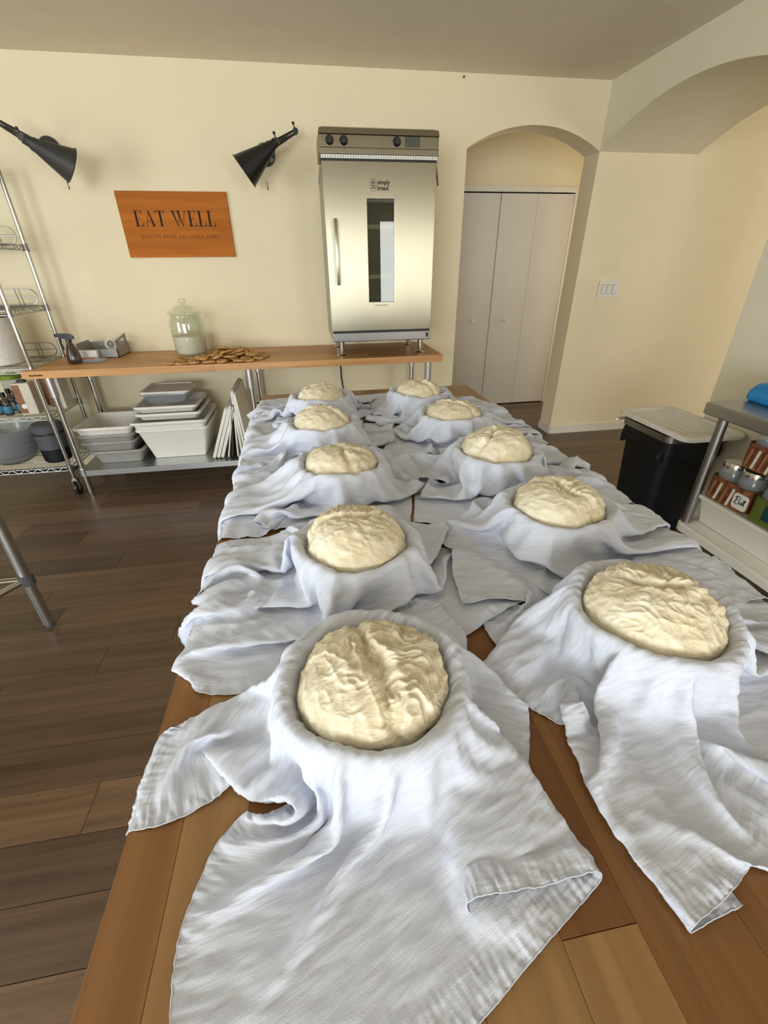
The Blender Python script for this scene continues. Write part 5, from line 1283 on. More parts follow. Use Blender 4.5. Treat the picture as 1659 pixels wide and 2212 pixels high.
2,2,-1,4,4,-5,0,0,0,0,0,0,0,0,0,0,0,-1,2,1,4,-1,9,-1,-1,0,0,2,-8,-16,-7,0,2,-1,1,-1,1,-1,0,7,18,6,0,1,-1,-4,-9,-6,6,0,3,6,1,2,-17,-3,0,0,0,0,1,0,0,0,-1,0,0,0,4,-1,2,1,2,6,-1,-1,1,-8,-17,-4,1,0,-1,1,-1,1,0,1,0,-1,3,18,8,-1,-5,-6,1,8,
-3,-2,6,-5,-2,-14,4,8,0,0,0,0,-1,-1,0,1,1,0,0,1,4,2,-2,2,0,2,4,0,-6,-18,-3,1,-2,0,-1,0,1,1,-1,0,0,2,0,2,17,3,-3,4,4,-4,-5,4,-3,-4,-10,3,5,-1,0,1,-1,5,4,-2,1,-2,-5,-1,0,2,4,1,1,-2,2,0,2,-1,-16,-5,1,-3,0,-1,0,0,0,0,0,1,1,0,0,1,2,19,4,
2,-5,-4,4,-2,-8,-6,9,-5,2,0,0,-1,7,0,-4,3,-1,9,-2,-7,-4,7,2,-1,0,1,-1,0,2,-12,-8,1,-2,0,-2,-1,0,0,1,-1,0,0,1,1,1,0,1,5,16,-4,-1,0,-3,-4,0,7,-4,-3,2,-1,1,6,-1,-6,-1,1,-1,2,7,6,-3,-9,1,3,1,0,0,1,-3,-13,0,-1,-1,0,-1,0,0,0,-1,1,0,0,0,0,
1,1,0,0,10,4,-2,0,-1,1,3,-1,-7,9,-8,2,1,-1,-1,1,1,-2,5,-1,-3,5,5,-2,-7,1,0,3,0,1,-9,-4,0,0,0,-2,0,0,0,0,2,-2,0,0,0,1,0,0,1,-1,3,9,0,-1,1,2,-1,-5,-3,10,0,1,-2,-5,4,2,1,0,7,-9,4,-3,4,4,-3,-1,0,-1,1,0,-7,-1,0,0,0,0,0,0,0,4,0,0,-4,-1,1,
-1,1,0,-1,0,1,5,2,2,0,-2,-2,-3,11,-2,-3,5,0,1,-9,6,0,7,-4,-1,-1,1,-2,-2,6,0,0,0,0,-1,-4,0,0,0,0,0,0,0,2,1,0,0,0,-2,-1,0,0,0,0,0,-1,3,1,-2,0,0,1,1,3,-3,5,-12,0,-1,2,-9,7,7,-8,2,0,-1,0,3,2,-1,0,-2,-1,-1,1,0,0,0,0,0,0,0,0,1,-1,1,-1,0,
0,0,0,0,-1,0,0,-1,0,1,0,1,-2,2,2,-4,-5,8,0,0,-1,1,-3,0,3,1,-1,0,-2,5,0,-5,-2,0,0,2,4,1,0,-1,1,0,0,0,-2,-2,1,-1,2,2,0,1,-1,-1,1,0,-1,-3,-1,0,0,-1,1,1,3,-10,10,-3,0,0,0,-1,0,-4,5,-1,1,1,1,0,-10,2,1,2,0,-2,8,2,-1,1,0,1,0,1,0,-4,-1,1,3,
1,-1,0,0,0,-1,0,0,-7,-1,-1,0,1,-1,3,-7,6,4,-2,1,0,0,-1,2,-2,-6,6,0,0,1,-9,4,3,1,-2,-3,-2,7,6,1,0,0,1,1,0,0,1,-1,1,0,-1,0,0,-1,-1,1,0,-4,-9,1,1,0,0,0,0,-5,11,-5,4,-1,-1,1,2,4,-8,0,-1,4,-1,1,0,2,0,-6,-6,0,1,1,14,2,1,1,1,1,0,1,-1,1,-1,
0,0,0,-2,-1,0,-1,0,-12,-4,1,1,1,2,10,-1,-5,-3,3,-3,12,-4,-4,-3,-1,3,0,-4,0,0,0,0,3,-9,-4,3,2,3,-4,5,12,-1,2,1,1,1,0,1,-1,1,0,0,-1,-2,-1,-1,0,-7,-12,1,0,0,1,1,5,-5,19,-4,-8,-2,2,5,2,-4,-17,2,3,4,2,5,0,1,-9,-3,0,5,1,-7,-6,3,14,11,-2,
2,1,0,1,0,0,0,-1,0,-1,0,-2,0,-4,-17,-3,4,-1,1,-1,4,-1,11,-4,4,0,-6,-3,-1,2,-3,7,-5,-5,-5,1,1,4,4,2,-4,7,-2,-9,-7,4,0,1,17,9,-1,1,1,0,0,0,-1,1,-1,0,-2,1,-5,-16,-5,1,0,4,0,-1,2,-8,2,-3,5,8,1,1,0,0,0,-2,1,4,5,-5,-7,-5,-4,-4,16,-2,-10,
-3,2,1,0,2,2,16,8,0,0,0,0,1,0,-1,0,0,0,-7,-14,-4,-1,0,-2,3,1,3,-5,3,9,-2,-3,-1,-1,0,0,-2,0,3,6,0,-5,-3,2,1,-3,3,-11,-7,1,0,4,1,1,-1,-2,2,16,10,1,-1,1,-1,0,1,0,-3,-10,-14,-2,3,0,0,0,-1,1,13,-3,6,-11,4,0,4,-7,-1,2,3,1,4,-5,-4,0,1,-1,
-2,5,5,-15,-4,-1,4,-3,2,-1,-3,0,0,-1,10,14,6,0,0,0,-4,-8,-12,-8,1,-1,3,5,0,1,-3,1,5,2,-5,11,-2,-1,-8,9,4,2,-2,-1,-2,-1,1,-1,0,0,1,6,-17,9,1,-7,-5,4,-3,-1,1,0,-1,-1,-5,3,7,3,1,-4,-4,-5,1,1,0,1,-2,7,0,2,-2,8,-1,-2,9,-7,2,0,1,-2,6,-2,
-6,3,-1,-1,0,0,1,0,0,-9,6,3,-2,4,-4,-9,0,0,-1,-1,0,-3,1,1,0,-4,0,1,0,1,0,1,1,-1,-1,3,7,-4,7,7,-11,6,-2,2,0,1,1,7,-1,2,-1,0,0,1,0,-1,0,0,0,0,3,3,5,-2,0,-8,-11,-1,-1,0,-3,-1,3,1,-3,-1,0,1,-1,0,0,1,1,0,1,-1,9,0,6,-2,-3,6,-1,1,-2,0,0,1,
1,-3,6,-3,-1,-1,0,2,0,2,1,0,-2,-5,-8,-2,0,2,-1,0,1,-2,-2,1,4,-1,-5,0,0,1,-1,0,1,0,1,0,11,-2,2,1,3,-5,2,2,0,-1,0,0,0,-1,1,-1,1,0,0,1,1,-1,-2,-6,-5,-2,-1,0,4,1,2,4,1,-10,0,1,-2,5,0,-5,-3,1,0,-1,1,1,-1,3,-3,4,7,5,0,0,0,-7,5,0,1,0,0,0,
0,0,1,1,-6,2,-2,-2,-2,-4,-1,4,5,2,1,2,0,1,-1,-1,1,-3,-1,-10,5,2,-2,-6,0,-2,3,-1,0,-2,4,8,-5,3,-2,7,0,2,-4,1,2,2,-1,0,1,-1,1,0,-5,-5,-4,6,0,1,2,4,3,0,-2,0,0,-1,0,0,0,1,0,1,0,0,-6,0,-4,-5,-1,4,0,-5,1,3,13,-11,1,10,-9,3,4,3,-8,3,6,-4,
0,0,-1,0,1,0,-15,1,11,2,2,1,-1,-1,-1,0,1,0,0,0,0,0,0,0,0,0,0,-1,1,-2,-11,1,1,1,-5,7,3,9,-7,-7,8,-7,5,-5,6,3,-3,6,-3,0,1,-1,0,2,-2,1,-3,5,-2,0,-1,0,0,1,0,0,0,0,0,0,0,0,0,0,0,0,0,2,7,-17,-4,-1,1,-1,14,-1,0,2,-9,1,7,-2,-7,0,-1,7,0,3,-1,
1,0,0,1,-2,0,1,0,-1,1,0,0,0,0,0,0,0,0,0,0,0,0,0,0,0,0,0,0,10,-15,-5,1,1,6,1,2,6,-9,0,-7,10,-2,1,1,-9,-4,10,5,-4,0,-2,2,-2,2,-1,2,6,0,0,0,0,0,0,0,0,0,0,0,0,0,0,0,0,0,0,-1,2,5,-10,-7,3,5,5,-2,-1,-3,11,3,-16,3,4,-1,0,-1,2,-10,-3,14,0,
-2,3,-2,0,1,-2,7,-14,0,0,0,0,0,0,0,0,0,0,0,0,0,0,0,0,0,0,0,3,-5,-9,4,6,1,-1,1,1,-2,0,5,-8,4,-1,1,0,0,-1,2,-8,2,3,0,2,-1,1,-1,5,-8,-5,],
[-160,-2,-3,-2,-2,-2,-2,-2,-3,-3,-4,-4,-3,-6,-5,-8,0,-1,-3,-10,-6,-11,-14,-12,-12,-11,-9,-8,-7,-7,-8,-10,-2,15,13,14,14,9,-3,-1,-3,-2,-4,-2,-2,0,2,2,4,4,-16,-1,1,0,-1,0,0,0,1,-1,1,0,-1,1,1,4,-5,-2,4,0,18,8,-1,1,0,1,1,0,0,-1,0,2,-3,-3,
2,-2,-2,6,4,-1,1,0,0,0,0,-1,0,1,0,-1,-17,0,0,0,1,-1,0,0,0,1,-1,1,-1,1,-1,0,1,0,-2,17,4,7,1,0,1,2,1,-1,-1,1,1,1,-3,-3,-1,-1,2,0,7,0,0,-1,1,0,-1,1,0,0,-1,1,-17,1,-1,0,0,1,0,-1,0,0,0,0,1,0,1,-2,4,8,9,2,0,5,1,0,1,1,-1,1,2,-2,0,0,0,-6,0,
2,0,-1,6,2,0,0,0,-1,1,-3,2,0,1,0,-16,0,0,0,0,-1,0,1,-1,0,1,0,-2,1,4,14,10,4,2,-2,-10,4,2,2,1,1,-2,2,0,1,-1,0,0,-6,1,0,0,-1,1,7,-1,1,0,0,-1,1,-4,3,0,0,-18,0,0,0,0,1,0,0,0,1,-1,1,11,12,9,0,0,0,-2,1,2,-11,7,1,1,-1,1,-1,2,-1,1,-1,1,-3,
-5,1,0,1,-1,6,2,0,0,-1,0,-1,0,-2,4,0,3,-3,-2,-4,-2,-3,-1,-1,1,2,7,16,3,-1,0,1,-2,-2,-1,-3,-3,7,2,1,0,-1,0,1,-1,1,0,1,0,-2,-6,1,-1,1,0,2,7,-2,0,1,0,-2,2,-6,1,4,17,0,0,1,-2,0,-1,-1,0,1,-3,-4,7,1,-1,-1,2,0,0,0,-1,-4,3,1,-1,1,1,-1,1,0,
0,-1,1,0,-6,-1,0,-1,1,-1,7,2,0,-1,0,1,-4,5,-12,6,16,0,-1,-1,2,0,-1,0,-1,-1,4,-11,-7,8,6,4,-1,1,-1,0,1,-2,-2,1,2,-1,-6,7,-3,2,1,1,-1,0,-4,-3,0,-1,0,0,2,8,-3,1,0,1,-2,-1,0,-17,17,0,0,0,-1,0,0,1,0,-3,-2,7,-10,-15,1,4,4,6,6,2,-2,-1,-3,
-2,-3,-4,0,8,7,-1,-2,-2,4,-2,1,-5,-2,1,-2,1,-2,7,4,-1,0,0,1,-5,2,-3,16,0,0,0,0,-1,1,0,1,1,-4,-1,5,-5,-17,-6,1,0,2,9,4,-13,1,5,3,0,2,-4,7,1,-6,8,4,-2,2,0,-4,-2,0,-1,-1,-1,10,1,0,0,0,1,-3,3,17,-1,-1,1,-1,1,-1,1,0,0,1,-5,3,2,0,-14,-11,
0,1,-3,9,6,-11,2,4,2,1,-1,0,0,4,8,-3,1,3,1,-1,-8,0,0,0,-2,3,8,0,0,1,-2,1,-3,13,0,2,0,1,-1,3,0,0,0,-1,-2,-5,6,-1,2,-7,-16,-1,1,-2,11,-1,-8,4,3,2,-1,0,1,5,2,0,1,5,-1,1,-1,-10,1,2,-1,3,3,4,-1,0,1,-2,-6,16,-1,-1,-1,-4,3,0,0,1,0,1,1,-3,
-1,7,-2,1,-2,-19,-3,1,5,5,-4,-2,1,4,-1,-4,6,6,0,-2,4,2,0,1,1,-3,-10,3,3,-2,4,5,0,1,-1,-4,1,17,-6,-2,-1,8,0,0,1,-1,1,0,0,1,-5,-2,5,0,-1,0,-16,-7,6,2,2,-5,4,6,1,-2,1,1,-2,3,3,2,1,-3,2,3,-10,-5,4,1,3,0,7,0,-3,-1,2,8,1,5,4,-2,1,-1,0,0,
0,0,1,0,0,0,-1,0,0,-1,0,-14,-6,5,7,9,3,0,-1,1,-1,-1,-9,1,5,0,-4,1,1,-7,-1,-2,0,1,2,2,9,-4,-7,6,5,12,6,-2,0,-1,0,2,1,0,-1,0,-1,1,-1,-5,2,2,0,0,1,3,-12,9,4,-7,-3,-4,1,-1,4,2,7,-1,-5,-5,0,4,-7,-1,8,-5,-3,2,-4,9,-7,-4,15,-1,5,17,-1,-3,
-2,-2,-4,-2,1,3,6,2,3,-1,-2,-3,-7,2,6,0,-2,0,8,-6,-6,2,0,2,-2,1,-2,0,-1,6,6,-10,1,-4,-4,9,4,1,-7,-5,1,-2,7,7,-3,4,-3,14,0,-1,-4,-4,6,6,-1,-3,-5,0,1,4,2,0,-1,-8,-2,6,-1,8,-5,-4,3,-1,0,0,0,-1,0,1,0,-1,1,9,-9,-5,8,2,0,0,1,-4,-6,-3,6,7,
0,1,1,3,13,-3,-2,-1,-12,-6,14,11,2,-3,-2,1,-1,1,-1,1,-6,-2,9,-1,-5,2,-1,0,-1,0,-1,1,0,0,1,0,-1,1,7,-4,0,1,-1,-1,0,2,1,-7,-10,10,6,2,-1,7,-3,6,3,0,2,-9,-18,7,13,9,-1,-9,-5,6,6,-1,1,-1,3,-6,1,0,0,0,0,-1,1,0,0,0,0,0,1,-1,2,3,-5,-3,-1,
4,3,0,0,3,-3,-5,4,4,0,19,-6,-3,0,1,0,4,-5,-19,2,6,12,-1,0,-9,1,9,-1,7,-3,0,0,0,-1,0,1,0,0,0,0,0,-1,1,-1,0,-1,3,0,-3,0,-4,-5,1,5,3,5,-6,0,5,0,16,-6,1,0,2,2,-2,1,-5,-16,2,-2,10,7,6,-5,-4,8,0,-3,1,1,0,2,1,0,0,-1,0,1,0,-1,-1,0,0,-1,-1,
3,-1,-2,-3,-2,-4,0,5,2,7,-6,-1,6,14,1,-1,1,-1,-1,2,0,1,-4,-12,-4,-1,5,5,7,4,1,-3,1,1,0,1,1,1,0,0,-1,1,1,-1,0,-2,0,-1,-1,1,-1,1,0,1,-4,-2,-1,-2,2,0,7,-3,0,14,-1,0,-1,0,2,-6,1,5,3,1,-2,2,-1,-1,0,-1,1,-1,0,0,2,1,1,1,2,2,2,-1,-3,-1,-2,
0,-2,0,0,-2,1,1,-2,-4,-1,-3,0,2,0,1,0,4,0,14,-1,0,1,0,-4,-2,5,-2,5,0,0,-3,0,2,0,1,-1,1,0,1,0,1,1,2,2,3,2,-2,-3,-2,-1,-1,-1,-2,0,0,-1,0,0,1,2,-3,-7,0,0,3,2,-2,6,14,1,0,-5,-7,-6,3,4,10,1,1,-1,0,0,-1,1,1,0,-1,1,0,1,1,1,1,1,1,2,-1,-1,-2,
-1,-1,-1,-1,-1,-1,2,0,-1,-2,1,2,-6,-3,-1,0,3,3,2,14,-3,-7,-5,-1,1,13,3,-1,2,1,0,-1,0,0,-1,1,0,-1,0,1,0,0,2,0,1,-1,-2,1,1,1,-1,-2,-1,0,0,-1,2,-2,1,1,-4,-3,3,-2,0,-1,0,1,1,7,-5,-2,1,-1,10,5,-1,2,-3,-7,5,6,-3,0,3,-4,3,0,-2,0,0,1,0,1,0,
0,0,0,0,0,-1,-1,0,1,-2,3,-1,-6,-2,2,4,3,-4,-3,1,0,0,0,1,-1,0,3,-3,9,9,-3,1,-5,-5,5,3,0,5,-3,-12,3,4,7,-4,-1,1,0,0,0,1,0,-1,1,-1,-1,1,0,1,-2,1,4,-5,5,-4,-5,-1,2,7,-4,-1,-1,0,1,-1,2,1,-2,7,10,-2,0,-3,-1,-1,-5,0,6,-7,-9,9,9,-3,0,6,-6,
0,0,0,0,-1,0,0,0,1,0,0,2,-1,-1,6,-5,-5,4,5,0,-1,1,-1,0,-5,1,-1,-1,0,3,-1,4,11,0,0,-1,-2,-3,1,1,-14,-11,4,13,9,-4,-3,2,5,2,-7,2,-2,0,0,0,0,1,0,1,0,1,-3,8,-1,-4,0,-6,4,4,1,2,-1,1,-5,-4,1,0,1,1,3,13,1,-1,0,0,0,1,0,-1,2,-4,-4,3,-3,-6,6,
3,-7,8,1,-9,2,0,0,-1,0,2,0,0,1,-4,12,-3,-8,8,-1,-1,-4,3,4,-1,0,-1,2,-7,-2,1,-1,4,13,0,0,0,0,-1,0,0,0,0,0,0,0,-6,-4,6,2,-8,-2,2,8,3,-8,-3,0,2,0,0,0,-2,2,12,-6,-9,-2,5,7,1,-1,2,0,-1,0,0,-2,2,-7,3,-20,17,0,0,0,0,0,0,0,0,0,0,0,0,1,-3,-4,
2,-4,-9,11,0,2,1,4,0,-7,-4,0,-2,2,8,6,-8,-2,-1,-2,-7,13,1,1,-1,0,1,0,-1,1,-1,1,-11,-5,17,1,-1,0,0,-1,1,-1,1,0,0,-1,1,-1,1,-3,-3,-9,12,-2,-4,3,-9,2,8,7,1,-2,-1,2,-4,-11,0,8,-1,1,-6,-1,12,0,-2,-1,-1,1,2,0,1,-7,-3,0,17,0,1,-1,0,0,-1,1,
-1,0,0,1,-1,1,-1,2,-9,5,-4,-7,9,-12,0,7,-6,-1,4,7,2,1,-6,-6,1,3,7,-2,1,-7,6,5,2,-1,0,-2,-2,-1,2,2,-5,7,17,0,0,0,0,0,0,0,0,0,0,0,0,0,0,0,1,-6,-7,8,-8,-8,6,3,-6,0,-2,2,9,0,5,-2,-8,-1,8,0,3,0,-9,10,-2,5,-1,0,0,-1,-4,3,1,3,18,-1,0,1,-1,
0,0,-1,1,0,0,-1,1,0,0,0,0,-2,3,-12,-13,6,6,-3,-5,2,0,3,4,3,1,3,0,-9,5,2,5,0,0,-8,8,-4,5,-1,0,1,0,-2,2,2,17,0,0,0,0,0,0,0,-1,0,0,1,0,-1,1,0,-1,2,-2,-4,-1,-8,3,-7,-1,1,1,2,1,3,5,1,3,-5,-3,8,1,1,-1,1,-6,5,-3,4,-1,0,0,1,1,1,17,0,0,0,0,
0,-1,1,0,0,0,0,-1,1,0,0,0,0,-4,-1,0,0,-11,-6,5,-2,4,0,0,0,-1,13,0,3,-6,6,-1,0,0,-1,2,-3,2,-1,1,0,1,-1,0,1,17,1,-1,0,0,0,0,0,0,0,0,0,0,0,-1,1,0,-3,-1,1,-2,3,-5,-5,-4,-2,4,1,-1,-1,2,9,4,0,0,-1,1,0,0,-1,0,0,-1,0,1,0,0,1,-1,-1,17,0,0,0,
0,0,0,0,0,0,0,-1,1,0,0,-1,-1,-1,0,-2,3,0,1,0,-2,-5,0,-2,0,4,2,-4,8,-1,1,0,-1,0,0,1,-1,0,0,0,0,1,-1,-1,1,1,18,-1,0,0,0,0,0,-1,1,0,0,0,0,-1,1,0,-2,0,-2,2,-1,0,0,0,0,-2,1,-1,-2,1,0,1,2,3,0,0,0,0,0,-1,0,0,0,0,0,-1,2,0,0,1,17,0,0,0,0,0,
0,0,0,0,0,0,0,0,-1,-1,1,-3,1,0,1,0,-1,0,-1,-2,0,1,-1,0,3,-2,1,4,0,0,-1,1,0,-1,1,0,-1,0,-1,2,-2,1,1,0,17,0,0,0,0,0,0,0,-1,1,-1,1,-1,1,-1,0,-2,-1,2,-1,0,0,1,-2,-1,0,-1,0,0,-2,2,2,0,4,-1,0,1,-1,0,1,-1,-3,2,-2,2,-1,0,1,1,1,17,0,0,0,0,-1,
1,0,0,-1,1,0,0,-1,0,0,-3,2,-1,1,0,0,-1,-1,0,-2,0,0,0,1,-2,3,-1,3,2,-1,0,-1,1,-2,0,1,-2,0,0,-1,3,1,1,0,17,0,0,-1,1,0,0,0,0,0,0,0,0,0,0,-3,1,0,0,-1,0,0,-3,0,0,0,0,0,0,0,2,-3,3,1,2,0,0,1,-2,1,0,0,0,1,-2,2,-1,0,0,1,17,0,0,0,0,0,0,0,0,0,
0,0,0,-1,0,-1,0,0,0,1,-1,-4,1,0,1,-2,-1,1,0,0,-1,2,-1,1,4,0,0,0,0,1,-1,0,0,-1,0,0,0,1,0,1,17,0,0,0,0,0,-1,1,0,0,0,-1,0,1,-1,0,-1,0,0,-1,-2,0,0,0,0,0,-1,0,0,0,-1,0,-1,1,2,4,0,0,0,0,0,1,-1,0,-1,0,2,-1,-1,-6,-338,16,17,17,17,17,18,16,
17,17,17,16,18,16,16,13,6,14,3,-16,-10,6,11,12,12,13,14,15,16,15,14,12,10,-9,-9,-10,-12,4,18,16,16,17,16,17,17,18,18,17,16,16,-2,1,-1,0,0,0,-1,1,0,-1,0,0,-1,0,-2,-5,6,3,8,3,5,-2,1,-1,-1,-2,-1,0,-2,-1,0,2,5,2,-1,0,2,-11,-3,0,1,-1,1,
-1,0,-1,-2,0,0,1,-2,-1,1,0,0,0,0,-1,0,1,-1,0,0,-1,1,3,1,-1,7,10,-3,-1,-1,1,-2,-1,-1,-2,-4,2,2,0,1,7,-1,0,1,-3,-13,3,-1,0,-1,1,-1,-1,0,-1,1,-1,-3,1,0,-1,0,0,0,1,-1,0,0,1,-1,0,1,1,4,-1,-4,16,2,-5,1,-1,-2,1,0,-3,-1,0,0,1,-1,7,-1,2,-1,
1,-9,-4,0,1,0,-1,0,-2,-2,1,-1,0,-3,0,0,1,0,-1,0,0,1,-1,1,-1,1,1,-1,4,-8,0,-1,0,21,-1,-1,-3,1,-4,3,0,-2,0,-1,0,1,5,2,0,0,0,-3,-10,2,-1,0,0,2,-2,0,-6,0,-1,-2,-1,0,0,0,1,0,0,0,0,0,1,-3,-2,0,-4,2,-1,2,2,1,18,-2,-5,2,-1,1,-1,0,-1,0,1,-2,
4,5,-1,0,0,1,-11,-2,0,1,0,-2,4,-5,1,-7,3,1,0,0,-1,-1,0,0,-1,0,1,-1,-7,2,0,0,1,3,2,-1,1,-1,1,3,5,-4,5,0,2,-2,0,-1,-1,1,0,9,-2,1,-1,1,-4,-9,1,-1,1,0,2,-2,1,-2,-13,6,0,-1,0,0,-1,-1,0,0,-3,2,0,-10,0,0,3,0,-2,1,0,1,-1,1,6,4,4,-1,0,-2,1,
0,0,0,-2,8,2,0,0,-1,2,-11,-1,0,0,0,-1,7,-10,9,-6,4,0,0,0,0,0,1,0,0,2,-7,8,6,-10,-6,-5,-1,2,2,0,1,1,4,1,5,-1,-6,5,3,-3,0,0,1,-1,2,7,-2,2,0,0,-4,-8,1,-1,1,-1,2,4,-2,12,4,0,0,0,0,0,-1,1,-1,2,3,-8,7,10,-2,-2,-4,-6,-6,1,0,3,-1,1,-1,-4,1,
0,9,1,-1,-1,0,-2,1,8,4,-2,0,1,0,-8,-3,0,0,0,-1,6,-2,4,6,-1,0,0,0,-1,0,-2,1,-1,3,1,-5,4,9,0,1,0,-1,-12,-2,-4,0,0,1,1,2,0,0,3,-3,2,0,-1,3,-6,9,8,0,-1,2,-2,-8,-1,-1,0,0,-1,5,-4,6,0,0,0,-3,0,-2,2,0,-1,0,6,-4,-2,1,8,3,1,-2,-2,-10,1,-6,1,
1,1,1,0,0,-2,4,-2,0,2,-1,-3,-6,20,2,1,1,-1,-5,-6,0,0,-2,4,-1,-18,5,1,-3,-2,2,-3,3,0,-1,1,0,-1,5,-4,-1,-1,2,4,3,-4,-5,0,-1,-4,0,3,1,0,0,0,2,-1,-1,2,-2,-2,1,-2,19,0,-1,1,-5,-4,-4,1,0,3,-13,-6,7,-5,-4,3,-5,5,0,0,1,0,0,0,3,1,-4,0,3,-9,
-2,14,-5,-6,4,-3,0,-1,2,1,1,0,-1,0,1,1,-5,-2,8,-4,4,14,-1,-2,-2,-5,-4,1,-1,-3,-13,1,9,-14,3,-3,8,-1,0,0,0,0,-1,1,-1,5,1,-4,-3,3,-10,-4,16,-8,1,1,-2,2,1,-1,0,2,0,1,-2,2,-8,6,6,-4,-3,9,7,-2,2,-6,-1,-5,1,-11,-5,3,-12,6,7,2,-1,0,0,0,-1,
0,1,0,0,-1,3,1,-4,-3,6,-9,-5,9,-2,4,2,0,-3,0,-1,-2,0,2,1,-2,-2,13,-4,2,1,-1,6,2,0,-1,-1,-9,-2,-15,0,13,-7,13,-3,0,-1,0,0,-1,1,-1,0,0,0,-1,-7,1,1,3,1,7,-4,-3,6,0,-4,-2,1,-1,1,0,-1,-4,1,1,11,-2,-2,3,1,-2,6,4,-2,3,-13,4,-13,-3,0,8,8,-2,
-2,-2,-1,0,1,1,-1,0,0,-1,1,-4,-4,-4,1,3,1,-2,4,8,-4,-4,1,0,1,1,1,0,1,1,-4,-4,8,1,3,2,-3,-5,-1,13,3,-5,10,-16,-11,7,3,-7,9,0,0,-1,-1,-2,-4,-1,1,1,-1,0,-1,3,2,-9,-6,0,4,-2,11,-2,-5,2,0,1,0,1,0,2,0,0,1,-1,-9,10,4,-5,-5,-2,-2,-1,16,4,-13,
7,2,-5,-1,0,16,-8,3,-1,0,-1,1,-5,-5,-2,1,0,0,-2,4,5,-6,-8,-1,11,0,-7,3,-1,1,0,1,1,1,0,1,1,0,0,0,-10,9,-5,-1,3,2,-2,-4,10,-4,-9,8,-3,4,-1,13,-1,-2,1,0,0,0,3,-3,-6,-7,-3,-3,-2,2,5,7,-3,-2,5,-10,3,-1,0,0,1,1,1,2,2,0,0,0,0,1,-3,-6,12,3,
3,-4,-6,-6,-3,10,-5,-5,5,0,-2,0,9,0,1,0,0,-1,1,6,0,-3,-7,-10,-5,-3,0,4,2,10,-6,0,-1,-1,-1,0,2,1,2,1,0,2,1,-2,0,-1,3,-8,2,2,-8,-6,-1,0,1,6,11,-8,-3,12,-8,6,1,-1,1,1,1,0,0,1,5,1,0,0,-6,-9,-8,-3,11,0,-8,3,0,0,0,1,0,1,1,1,2,0,1,0,-1,1,
-2,1,-6,5,-7,-4,-4,-4,1,6,2,11,-8,-5,6,8,0,1,0,-1,0,0,-1,-1,3,6,0,0,3,-1,-4,-12,-1,-3,2,-2,0,-1,0,0,0,0,3,3,0,0,-1,1,0,-1,1,0,-4,2,4,2,2,-2,-13,-8,8,1,7,-10,1,9,-1,0,-1,1,1,-5,0,1,-6,3,2,0,-3,-3,-1,-1,2,-1,-1,1,1,0,0,0,-1,0,2,3,0,-1,
0,0,-1,-1,-1,-1,2,-1,7,6,2,2,0,-6,-14,1,5,-2,-11,9,-1,-1,1,0,-6,-4,-1,-6,5,0,-1,-4,0,3,2,2,0,0,0,1,0,0,1,0,0,-1,0,-1,0,0,0,1,0,0,0,1,-2,1,-8,1,3,13,4,-1,3,-7,-3,4,-4,8,2,0,-7,-13,-7,3,2,5,0,1,0,-1,1,2,2,3,-4,3,1,-1,0,2,-1,0,0,1,-3,
-3,0,1,1,-1,0,0,-1,-1,5,-2,8,1,0,-5,12,-2,-5,2,2,-1,2,13,-8,-14,-9,1,2,7,1,1,0,-2,8,6,0,-2,-3,0,-3,2,1,1,0,0,0,0,0,0,-2,-3,-1,0,0,0,0,0,1,0,5,-5,4,5,5,3,-4,3,1,-2,0,0,1,-7,-10,-1,2,-1,8,2,0,1,-1,0,-1,7,-6,-3,4,8,-2,-2,6,-3,2,-1,2,-2,
0,-1,-2,-1,-1,0,-2,0,1,1,-2,6,-2,-8,-1,1,3,5,11,4,-1,1,-1,1,0,-17,2,-1,-2,7,6,-1,0,-3,0,-1,-1,0,6,12,7,-1,-7,-11,6,3,-3,2,0,1,-2,-1,-2,-1,-1,-2,0,0,1,-1,3,5,-8,7,-6,-3,0,0,2,16,2,0,0,0,1,-16,-1,0,5,10,-2,0,0,2,2,1,-3,-1,14,0,1,-12,
5,-1,-9,8,0,0,0,0,-1,-1,-1,-2,-1,0,0,0,0,-1,7,-7,-5,2,6,-2,-2,2,-1,3,13,0,2,0,1,-17,0,5,13,-3,1,0,1,1,-1,1,7,4,-3,3,-12,6,6,-5,-7,-4,8,-2,1,-1,0,-2,-1,0,-1,0,-2,1,-3,8,-1,-5,-4,-3,1,5,1,0,2,-2,12,7,-1,1,-1,-17,3,14,-1,1,-1,1,0,0,1,
-1,0,2,5,-6,4,9,-10,-3,7,-9,-3,7,-2,0,0,0,-1,-1,0,-2,1,-3,9,-2,-9,10,0,-10,0,1,3,-1,0,1,-1,17,1,0,1,-15,15,0,0,0,1,-1,0,0,0,1,0,-1,0,8,6,-8,-5,11,-3,2,-11,-5,5,2,-1,-1,-1,-1,0,-1,1,6,-4,-9,3,-4,15,-4,-7,3,-1,1,0,0,0,1,17,-3,1,-1,1,
-1,1,0,0,1,-1,0,0,0,0,1,-1,3,5,-5,8,3,-2,-8,-8,3,-5,1,3,2,0,0,-1,2,1,-4,-2,-1,-2,1,-2,14,-9,0,1,-1,-1,0,0,-1,8,5,11,0,0,0,0,0,0,0,1,0,-1,0,0,0,1,-2,5,6,5,-7,-14,-7,16,0,2,-6,-2,0,2,1,0,-2,-4,-2,3,2,-3,1,-3,5,7,-7,1,1,-1,-1,-1,1,-6,
